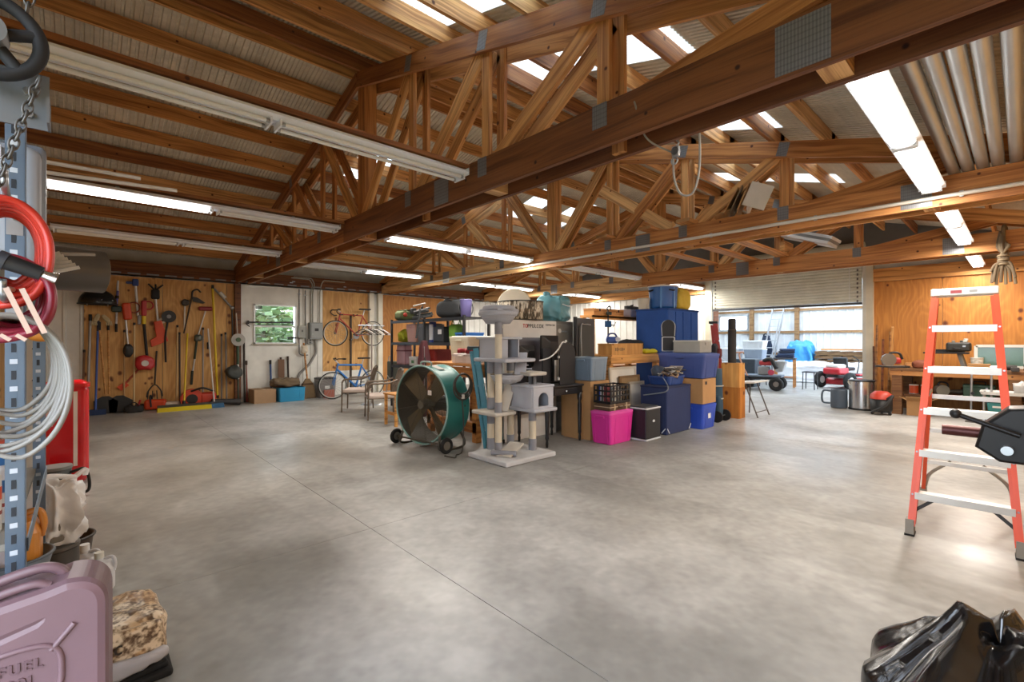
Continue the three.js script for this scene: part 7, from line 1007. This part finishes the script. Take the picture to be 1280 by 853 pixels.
{ const t = thing('speaker_box', 'black box with a white paper stuck on it on the rack', 'box', [-7.55, 1.374, -5.2]); mesh('box_body', rb(0.34, 0.3, 0.34, 0.01, [0, 0.15, 0]), M('#202224', 0.5), t); mesh('paper_sheet', box(0.12, 0.09, 0.003, [0.05, 0.2, 0.172]), white, t); mesh('cover_seam', box(0.345, 0.006, 0.345, [0, 0.24, 0]), M('#3b3d40', 0.5), t); }
{ const t = thing('long_duffel', 'long black duffel bag on top of the black rack', 'bag', [-7.3, 1.834, -5.2]); mesh('bag', lump(0.42, 0.17, 0.18, { power: 3.2, amp: 0.025, freq: 6, seed: 131, segs: 44 }), M('#2d3033', 0.75), t); mesh('end_trim', tor(0.16, 0.012, [0.4, 0.165, 0], [0, PI / 2, 0]), M('#4a4d50', 0.6), t); mesh('strap', tube([[-0.2, 0.28, 0.1], [0, 0.34, 0.16], [0.2, 0.28, 0.1]], 0.014, 20), black, t); }
{ const t = thing('purple_bin', 'purple round bin on top of the rack beside the long duffel', 'bin', [-6.77, 1.834, -5.1]); mesh('bin_body', lathe([[0, 0], [0.09, 0], [0.11, 0.3], [0.1, 0.3], [0.08, 0.012], [0, 0.012]]), M('#5a5486', 0.5), t); mesh('rim', tor(0.108, 0.008, [0, 0.3, 0], [PI / 2, 0, 0]), M('#746ea0', 0.5), t); }
{ const t = thing('camo_bag', 'green camouflage bag on top of the rack by the white posts', 'bag', [-9.05, 1.834, -5.2]); mesh('bag', lump(0.2, 0.12, 0.2, { power: 3, amp: 0.03, freq: 8, seed: 133, segs: 28 }), M('#66704a', 0.9), t); mesh('flap', box(0.3, 0.012, 0.2, [0, 0.23, 0.03], [0.1, 0, 0]), M('#54603c', 0.9), t); }
{ const t = thing('folded_tripod', 'folded black camera tripods heaped on top of the rack', 'tripod', [-8.35, 1.834, -5.2]); for (let k = 0; k < 7; k++) { const y = 0.03 + 0.035 * k; mesh('leg', rod([-0.45 + 0.05 * k, y, rr(-0.12, 0.12)], [0.4 - 0.04 * k, y + 0.03, rr(-0.12, 0.12)], 0.02), M(['#26282a', '#5d6266', '#2f3a38'][k % 3], 0.5), t); } mesh('pan_head', rb(0.12, 0.12, 0.1, 0.02, [-0.4, 0.2, 0]), M('#33373a', 0.5), t); mesh('red_knob', sph(0.045, [-0.52, 0.12, 0.12]), M('#c43a26', 0.5), t); mesh('silver_leg', rod([-0.3, 0.3, 0.05], [0.15, 0.33, 0.05], 0.014), M('#d8d8d4', 0.4), t); mesh('dark_leg', rod([0.2, 0.2, 0.2], [0.22, -0.38, 0.3], 0.02), M('#3c4043', 0.5), t); }
{ const t = thing('yellow_rain_jacket', 'bright yellow-green jacket stuffed in the rack beside the suitcase', 'jacket', [-9.02, 1.374, -5.2]); mesh('jacket', lump(0.17, 0.13, 0.16, { power: 2.4, amp: 0.06, freq: 9, seed: 135, segs: 28 }), M('#b9bd2a', 0.7), t); mesh('sleeve', tube([[0.05, 0.2, 0.12], [0.12, 0.15, 0.18], [0.16, 0.06, 0.16]], 0.03, 18), M('#a8ac24', 0.7), t); }
// ---------------------------------------------------------------- roll-up door, half open
{
  const t = struct('door_1', 'cream roll-up door, half raised, in the far gable wall', 'roll-up door'), W = DX1 - DX0, xc = (DX0 + DX1) / 2, cm = M('#dcdccd', 0.45), z = ZF + 0.06;
  const prof = [[0, 0], [0.012, 0.004], [0.02, 0.02], [0.02, 0.05], [0.012, 0.066], [0, 0.07], [-0.006, 0.066], [-0.006, 0.004]];
  for (let k = 0; k < 14; k++) { const g = ext(prof, W - 0.04); g.rotateY(-PI / 2); g.translate(DX1 - 0.02, 2.28 + k * 0.07, 0); const gg = g; gg.translate(0, 0, z); mesh('slat', gg, cm, t); }
  mesh('bottom_bar', [box(W - 0.04, 0.05, 0.03, [xc, 2.25, z]), box(W - 0.04, 0.012, 0.08, [xc, 2.228, z])], M('#4a4d4f', 0.5), t);
  mesh('coil', cyl(0.18, 0.18, W + 0.1, [xc, 3.42, ZF + 0.2], [0, 0, PI / 2], 28), cm, t);
  for (const [x, s] of [[DX0, -1], [DX1, 1]]) {
    mesh('track', [box(0.012, 3.2, 0.09, [x, 1.6, z]), box(0.06, 3.2, 0.012, [x + s * 0.03, 1.6, z + 0.04]), box(0.06, 3.2, 0.012, [x + s * 0.03, 1.6, z - 0.04])], M('#c9c6ba', 0.5), t);
    mesh('jamb_post', box(0.12, 3.2, 0.14, [x + s * 0.12, 1.6, ZF + 0.03]), M('#cfc6b0', 0.6), t);
    mesh('jamb_lining', box(0.03, 2.95, 0.3, [x - s * 0.0, 1.475, ZF - 0.16]), wood('#a5795a'), t);
    for (let y = 2.3; y < 3.15; y += 0.1) mesh('wind_lock', box(0.03, 0.05, 0.02, [x - s * 0.1, y, z + 0.03]), M('#6a6660', 0.5), t);
  }
  mesh('pull_rope', rod([DX1 - 0.25, 2.3, z + 0.04], [DX1 - 0.25, 3.2, z + 0.04], 0.008), white, t);
  for (const s of [DX0, DX1]) mesh('coil_bracket', box(0.02, 0.5, 0.4, [s, 3.35, ZF + 0.18]), steel, t);
}
// ---------------------------------------------------------------- beyond the door
{ const t = thing('white_tarpaulin', 'long heap under a crumpled white tarpaulin beyond the roll-up door', 'tarpaulin', [-4.45, 0, -18.5]); mesh('sheet', lump(1.5, 0.33, 0.55, { power: 4, amp: 0.12, freq: 4, seed: 141, segs: 70 }), M('#eceff2', 0.5), t); mesh('hem_fold', tube([[-1.3, 0.03, 0.58], [-0.6, 0.05, 0.62], [0.2, 0.03, 0.6], [1.3, 0.05, 0.6]], 0.03, 40), M('#e3e6ea', 0.5), t); }
{ const t = thing('pallet_stack', 'stack of grey timber pallets against the lean-to wall', 'pallets', [-3.95, 0, -19.7]), m = wood('#8f8478'); for (let k = 0; k < 7; k++) { const y = 0.07 + k * 0.15; for (const dz of [-0.4, 0, 0.4]) mesh('stringer', beam([-1.1, y, dz], [1.1, y, dz], 0.06, 0.09), m, t); for (let j = 0; j < 6; j++) mesh('deck_board', beam([-1.0 + j * 0.4, y + 0.06, -0.5], [-1.0 + j * 0.4, y + 0.06, 0.5], 0.14, 0.02), pick([m, wood('#a89a88')]), t); } mesh('top_plank', beam([-0.9, 1.1, 0.3], [0.6, 1.1, 0.3], 0.25, 0.05), wood('#e6c79a'), t); }
{ const t = thing('blue_tarpaulin', 'bright blue tarpaulin draped over a tall object by the pallets', 'tarpaulin', [-5.6, 0, -19.6]); mesh('sheet', lump(0.42, 0.72, 0.35, { power: 3, amp: 0.13, freq: 4, seed: 143, segs: 50 }), M('#3d9be0', 0.4), t); mesh('tail', tube([[0.3, 1.2, 0.3], [0.45, 0.8, 0.36], [0.42, 0.4, 0.4]], 0.05, 24), M('#3d9be0', 0.4), t); }
{ const t = thing('aluminium_ladder', 'aluminium extension ladder leaning on the lean-to wall', 'ladder', [-6.75, 0, -19.4]); for (const x of [-0.2, 0.2]) { mesh('rail', beam([x, 0, 0], [x + 0.25, 2.9, -0.85], 0.025, 0.06), alum, t); mesh('fly_rail', beam([x * 0.8, 0.2, 0.06], [x * 0.8 + 0.18, 2.2, -0.54], 0.022, 0.05), alum, t); } for (let y = 0.3; y < 2.8; y += 0.28) mesh('rung', rod([-0.2 + 0.25 * y / 2.9, y, -0.85 * y / 2.9], [0.2 + 0.25 * y / 2.9, y, -0.85 * y / 2.9], 0.015), alum, t); }
{ // ride-on mower
  const t = thing('ride_on_mower', 'red and white ride-on mower parked beyond the roll-up door', 'mower', [-3.6, 0, -16.75], R(70)), rd = M('#c8303a', 0.35); mesh('deck', loft([[0.12, 0.45, 0.4, 0.12], [0.26, 0.45, 0.4, 0.12], [0.3, 0.38, 0.34, 0.1]], 4).translate(0.1, 0, 0), rd, t); mesh('chassis', rb(1.2, 0.1, 0.36, 0.03, [0, 0.38, 0]), M('#2a2a2c', 0.5), t); mesh('engine_cover', rb(0.45, 0.2, 0.5, 0.06, [-0.42, 0.52, 0]), rd, t); mesh('engine_top', rb(0.36, 0.12, 0.4, 0.05, [-0.42, 0.66, 0]), M('#e6e4e0', 0.4), t); mesh('seat', rb(0.36, 0.1, 0.4, 0.04, [0.0, 0.58, 0]), black, t); mesh('backrest', rb(0.1, 0.34, 0.4, 0.04, [-0.2, 0.75, 0], [0, 0, 0.15]), black, t); mesh('foot_plate', rb(0.5, 0.04, 0.6, 0.015, [0.45, 0.4, 0]), rd, t);
  for (const z of [-1, 1]) { const w = mesh('rear_wheel', place(tor(0.17, 0.08, null, null, 2 * PI, 26, 10), [-0.45, 0.25, z * 0.42]), rubber, t); mesh('rear_hub', cyl(0.11, 0.11, 0.1, [-0.45, 0.25, z * 0.42], [PI / 2, 0, 0]), M('#d8d8d4', 0.5), w); const f = mesh('front_wheel', place(tor(0.1, 0.05, null, null, 2 * PI, 22, 8), [0.72, 0.15, z * 0.32]), rubber, t); mesh('front_hub', cyl(0.06, 0.06, 0.06, [0.72, 0.15, z * 0.32], [PI / 2, 0, 0]), steel, f); mesh('fork', rod([0.72, 0.15, z * 0.32], [0.55, 0.42, z * 0.2], 0.025), M('#c02a30', 0.4), t); mesh('control_lever', tube([[0.1, 0.45, z * 0.28], [0.18, 0.8, z * 0.28], [0.12, 0.95, z * 0.15]], 0.016, 20), black, t); } }
{ const t = thing('water_trough', 'turquoise plastic trough beside the pallets', 'trough', [-2.25, 0, -18.7]); mesh('trough_body', loft([[0.0, 0.5, 0.32, 0.1], [0.72, 0.56, 0.38, 0.1], [0.72, 0.52, 0.34, 0.1], [0.1, 0.46, 0.28, 0.1]], 4), M('#5fb6d6', 0.45), t); mesh('rim', loft([[0.69, 0.58, 0.4, 0.1], [0.74, 0.58, 0.4, 0.1], [0.74, 0.53, 0.35, 0.1]], 4, false, false), M('#8fcfe4', 0.45), t); }
{ // garden cart with engine parts
  const t = thing('garden_cart', 'flat garden cart with four fat black tyres and a bent copper pull handle', 'cart', [-5.15, 0, -14.55], R(10)); mesh('platform', rb(1.1, 0.06, 0.6, 0.02, [0, 0.4, 0]), M('#5d6a78', 0.5), t); mesh('axle_frame', box(0.9, 0.05, 0.3, [0, 0.32, 0]), M('#3a3d40', 0.5), t); for (const x of [-1, 1]) for (const z of [-1, 1]) { const w = mesh('wheel', place(tor(0.13, 0.06, null, null, 2 * PI, 24, 8), [x * 0.42, 0.19, z * 0.32]), rubber, t); mesh('hub', cyl(0.07, 0.07, 0.08, [x * 0.42, 0.19, z * 0.32], [PI / 2, 0, 0]), M('#77706a', 0.5), w); } mesh('pull_handle', tube([[-0.3, 0.4, 0.34], [-0.42, 0.7, 0.42], [-0.5, 1.02, 0.45], [-0.38, 1.08, 0.45], [-0.62, 1.06, 0.45]], 0.022, 30), M('#c08a6a', 0.4), t); }
{ const t = thing('engine_block', 'small engine with a red cowl and grey hopper on the garden cart', 'engine', [-4.95, 0.432, -14.5], R(10)); mesh('crankcase', rb(0.3, 0.24, 0.3, 0.04, [-0.1, 0.12, 0]), M('#8c9094', 0.4, { metal: 0.4 }), t); mesh('cowl', rb(0.34, 0.14, 0.3, 0.05, [-0.05, 0.34, 0]), M('#a83236', 0.4), t); mesh('hopper', loft([[0.1, 0.08, 0.1, 0.02], [0.4, 0.2, 0.2, 0.03], [0.4, 0.19, 0.19, 0.03]], 3).translate(0.28, 0, 0.0), M('#a9aeb0', 0.4), t); mesh('black_duct', tube([[-0.1, 0.4, 0.1], [0.1, 0.45, 0.2], [0.25, 0.2, 0.24]], 0.06, 24), black, t); mesh('pulley', cyl(0.08, 0.08, 0.04, [0.1, 0.08, 0.17], [PI / 2, 0, 0]), M('#b83a50', 0.4), t); }
tub('wheeled_trolley_bin', 'dark slate refuse bin standing behind the garden cart handle', [-6.1, -5.5, 0, 0.85, -15.6, -15.05], M('#37434e', 0.5), { lidMat: M('#46525c', 0.5), category: 'bin' });
{ const t = thing('folding_table', 'long grey folding table carrying clear tubs beyond the door', 'table', [-6.6, 0, -16.4]); mesh('table_top', rb(2.4, 0.04, 0.75, 0.015, [0, 0.76, 0]), M('#a5a8aa', 0.5), t); for (const x of [-1, 1]) for (const z of [-1, 1]) mesh('leg', rod([x * 1.05, 0, z * 0.3], [x * 1.0, 0.74, z * 0.3], 0.015), M('#5d6063', 0.5), t); for (const x of [-1, 1]) mesh('spreader', rod([x * 1.02, 0.25, -0.3], [x * 1.02, 0.25, 0.3], 0.012), M('#5d6063', 0.5), t); }
[[-7.5, '#b9d6cf', 'pale green clear tub on the long folding table'], [-6.75, '#c9ccd2', 'frosted clear tub on the long folding table'], [-6.0, '#9aa7b8', 'blue-grey tub with a white lid on the long folding table']].forEach(([x, c, l]) => tub('storage_tub', l, [x - 0.3, x + 0.3, 0.782, 1.16, -16.65, -16.2], M(c, 0.35), { lidMat: M('#e6eaec', 0.4) }));
tub('storage_tub', 'long white tub stacked on the blue-grey tub', [-6.35, -5.68, 1.162, 1.42, -16.65, -16.2], M('#e9edf0', 0.4));
{ const t = thing('wooden_bench', 'narrow timber bench with a dark top beside the white tarpaulin', 'bench', [-4.95, 0, -15.9], 0.2); mesh('bench_top', rb(0.6, 0.05, 0.4, 0.01, [0, 0.86, 0]), M('#4a4d52', 0.5), t); for (const x of [-1, 1]) for (const z of [-1, 1]) mesh('leg', box(0.06, 0.84, 0.06, [x * 0.25, 0.42, z * 0.15]), wood('#d8b48c'), t); mesh('shelf', box(0.54, 0.03, 0.34, [0, 0.3, 0]), wood('#c9a078'), t); }
{ const t = thing('denim_pile', 'pile of folded dark blue clothes on the narrow bench', 'clothes', [-4.95, 0.886, -15.9], 0.2); for (let k = 0; k < 4; k++) mesh('folded_garment', rb(0.5 - 0.04 * k, 0.07, 0.32, 0.03, [0.02 * k, 0.036 + k * 0.07, 0], [0, 0.1 * k, 0]), M(['#23304e', '#3a4a6a', '#1c2438', '#2c3a5c'][k], 0.85), t); }
{ const t = thing('side_table', 'small dark metal stool beside the narrow bench', 'stool', [-4.2, 0, -15.6]); mesh('seat', rb(0.34, 0.03, 0.34, 0.01, [0, 0.5, 0]), M('#2c2e33', 0.5), t); for (const x of [-1, 1]) for (const z of [-1, 1]) mesh('leg', rod([x * 0.15, 0, z * 0.15], [x * 0.14, 0.49, z * 0.14], 0.013), M('#2c2e33', 0.5), t); }
{ const t = thing('wet_coat', 'dark coat hanging on a post of the lean-to wall', 'coat', [-6.9, 0.75, -20.0]); mesh('coat', lump(0.2, 0.45, 0.09, { power: 2.6, amp: 0.06, freq: 6, seed: 151, segs: 30 }), M('#23344f', 0.8), t); mesh('collar', tor(0.08, 0.025, [0, 0.86, 0.04], [0.5, 0, 0]), M('#1b2840', 0.8), t); mesh('hook', rod([0, 0.9, 0], [0, 0.96, -0.08], 0.01), steel, t); }
// ---------------------------------------------------------------- things stored in and hung from the trusses
[-0.46, -0.36, -0.26, -0.16].forEach((x, i) => { const t = thing('galvanised_pipe', ['galvanised pipe resting on the trusses, closest to the batten light', 'galvanised pipe second from the batten light on the trusses', 'galvanised pipe third from the batten light on the trusses', 'galvanised pipe fourth from the batten light on the trusses'][i], 'pipe', [x, 3.043, -4.45]); mesh('pipe', lathe([[0.045, -2.05], [0.045, 2.05], [0.041, 2.05], [0.041, -2.05], [0.045, -2.05]], null, [PI / 2, 0, 0], 20), galv, t); for (const z of [-2.04, 2.04]) mesh('end_collar', place(tor(0.0445, 0.004, null, null, 2 * PI, 24, 6), [0, 0, z]), steel, t); });
{ const t = thing('galvanised_pipe', 'single galvanised pipe lying apart from the other four near the eave', 'pipe', [-0.045, 3.043, -4.45]); mesh('pipe', lathe([[0.045, -2.05], [0.045, 2.05], [0.041, 2.05], [0.041, -2.05], [0.045, -2.05]], null, [PI / 2, 0, 0], 20), galv, t); mesh('end_collar', place(tor(0.046, 0.004, null, null, 2 * PI, 24, 6), [0, 0, -2.04]), steel, t); }
{ const t = thing('white_conduit', 'long white conduit clipped along the second truss', 'conduit', [0, 0, 0]); mesh('pipe', rod([-10.4, 2.795, -6.135], [0.6, 2.795, -6.135], 0.02), M('#ded9cf', 0.5), t); for (let x = -10; x < 0.5; x += 1.2) mesh('saddle_clip', box(0.03, 0.055, 0.025, [x, 2.795, -6.143]), steel, t); }
{ const t = thing('rope_pulley', 'steel pulley block with grey ropes hanging under the first truss', 'pulley', [-1.54, 2.71, -2.87]); mesh('hook', tube([[0, 0.01, 0], [0.02, -0.02, 0], [0, -0.04, 0]], 0.006, 16), steel, t); mesh('block', rb(0.05, 0.07, 0.03, 0.01, [0, -0.07, 0]), steel, t); mesh('sheave', cyl(0.025, 0.025, 0.035, [0, -0.07, 0], [PI / 2, 0, 0]), M('#77797b', 0.4, { metal: 0.6 }), t); mesh('rope', tube([[-0.02, -0.08, 0], [-0.01, -0.25, 0.0], [0.04, -0.36, 0], [0.12, -0.36, 0], [0.16, -0.2, 0], [0.15, 0.12, -0.012]], 0.007, 60), M('#a9a49c', 0.7), t); mesh('rope', tube([[-0.12, 0.2, 0.3], [-0.1, 0.0, 0.2], [-0.04, -0.06, 0.02], [0.0, -0.07, 0]], 0.006, 40), M('#8d877d', 0.7), t); mesh('hook_block', tor(0.02, 0.006, [-0.01, -0.13, 0]), steel, t); }
{ const t = thing('opened_carton', 'opened flattened carton wedged in the web of the second truss', 'cardboard box', [-2.42, 3.0, -6.3], R(20)); const k = M('#7a6a58', 0.85); [[-0.16, 0.17, 0.5], [-0.1, 0.18, 0.42], [-0.02, 0.2, 0.4], [0.08, 0.2, 0.38]].forEach(([x, y, a], i) => mesh('panel', box(0.012, 0.34, 0.5, [x, y, 0], [0, 0, -a]), i === 3 ? M('#e2ddd4', 0.7) : i % 2 ? k : cardMat, t)); mesh('loose_flap', box(0.2, 0.01, 0.3, [-0.26, 0.05, 0.02], [0, 0, 0.25]), cardMat, t); mesh('side_flap', box(0.26, 0.3, 0.008, [0.14, 0.18, 0.25], [0, 0, -0.4]), M('#e6e1d8', 0.7), t); }
{ const t = thing('insulation_boards', 'white foam boards with blue print stored across the third truss', 'foam board', [-2.75, 3.0, -9.95], R(0)); for (let k = 0; k < 3; k++) mesh('board', box(0.9, 0.05, 0.6, [0.02 * k, 0.28 + k * 0.05, -0.05 * k], [0, 0, -0.35]), k === 1 ? M('#8d8f90', 0.7) : M('#e8eaea', 0.7), t); mesh('packing_stick', box(0.08, 0.28, 0.5, [-0.32, 0.14, 0]), woods[1], t); for (let k = 0; k < 4; k++) mesh('blue_print', box(0.06, 0.003, 0.05, [-0.2 + k * 0.09, 0.49 - k * 0.0327, 0.05], [0, 0, -0.35]), M('#3a5a8c', 0.6), t); mesh('teal_label', box(0.2, 0.003, 0.2, [0.34, 0.3, 0.05], [0, 0, -0.35]), M('#6fae9e', 0.6), t); }
[[-4.42, 'rough plank lying on the trusses closest to the ridge'], [-3.67, 'rough plank in the middle of three lying on the trusses'], [-3.09, 'rough plank lying on the trusses closest to the foam boards']].forEach(([x, l]) => { const t = thing('loose_plank', l, 'plank', [0, 0, 0]); mesh('board', beam([x, 3.018, -5.95], [x, 3.018, -10.3], 0.19, 0.038), pick(woods), t); mesh('end_mark', box(0.19, 0.039, 0.02, [x, 3.018, -5.945]), M('#b58a5c', 0.7), t); });
{ const t = thing('slanted_plank', 'pale new plank slanting across the web of the second truss', 'plank', [0, 0, 0]); mesh('board', beam([-4.465, 3.769, -6.004], [-3.535, 3.061, -6.425], 0.04, 0.16), wood('#fff4e0'), t); mesh('end_block', beam([-3.561, 3.113, -6.426], [-3.527, 3.061, -6.434], 0.045, 0.165), wood('#ffe9c8'), t); }
// ---------------------------------------------------------------- trees outside the window
function tree(label, pos, h, cr, seed, hex) {
  const t = thing('tree', label, 'tree', pos); mesh('trunk', tube([[0, 0, 0], [0.06, h * 0.4, 0.03], [-0.05, h * 0.75, 0], [0, h, 0.05]], 0.16, 30, 9), M('#6d665c', 0.9), t);
  const g = [], q = (k) => hash2(k, seed, 7); for (let k = 0; k < 1100; k++) { const a = q(k) * 2 * PI, b = Math.acos(2 * q(k + 5000) - 1), r = cr * Math.cbrt(q(k + 9000)), s = 0.1 + 0.12 * q(k + 3000); const l = new THREE.PlaneGeometry(s, s * 0.6); l.rotateX(q(k + 1) * 6); l.rotateY(q(k + 2) * 6); l.translate(r * Math.sin(b) * Math.cos(a), 2.0 + r * Math.cos(b) * 1.1, r * Math.sin(b) * Math.sin(a)); g.push(l); }
  const f = mesh('foliage', g, M(hex, 0.8, { transmission: 0.3, thickness: 0 }), t); f.userData.kind = 'stuff';
}
tree('tree with a thick grey trunk right outside the window', [-15.2, -0.22, -3.9], 5, 1.0, 3, '#5f7a4c'); tree('bushy light green tree outside the window', [-17.4, -0.22, -5.2], 4.6, 1.15, 5, '#86a262'); tree('dark tree further off outside the window', [-20.7, -0.22, -5.5], 6, 1.95, 9, '#56704a'); tree('small tree beside the thick trunk outside the window', [-15.3, -0.22, -5.75], 3.6, 0.8, 11, '#7d9a5e');
renderer.render(scene, camera);
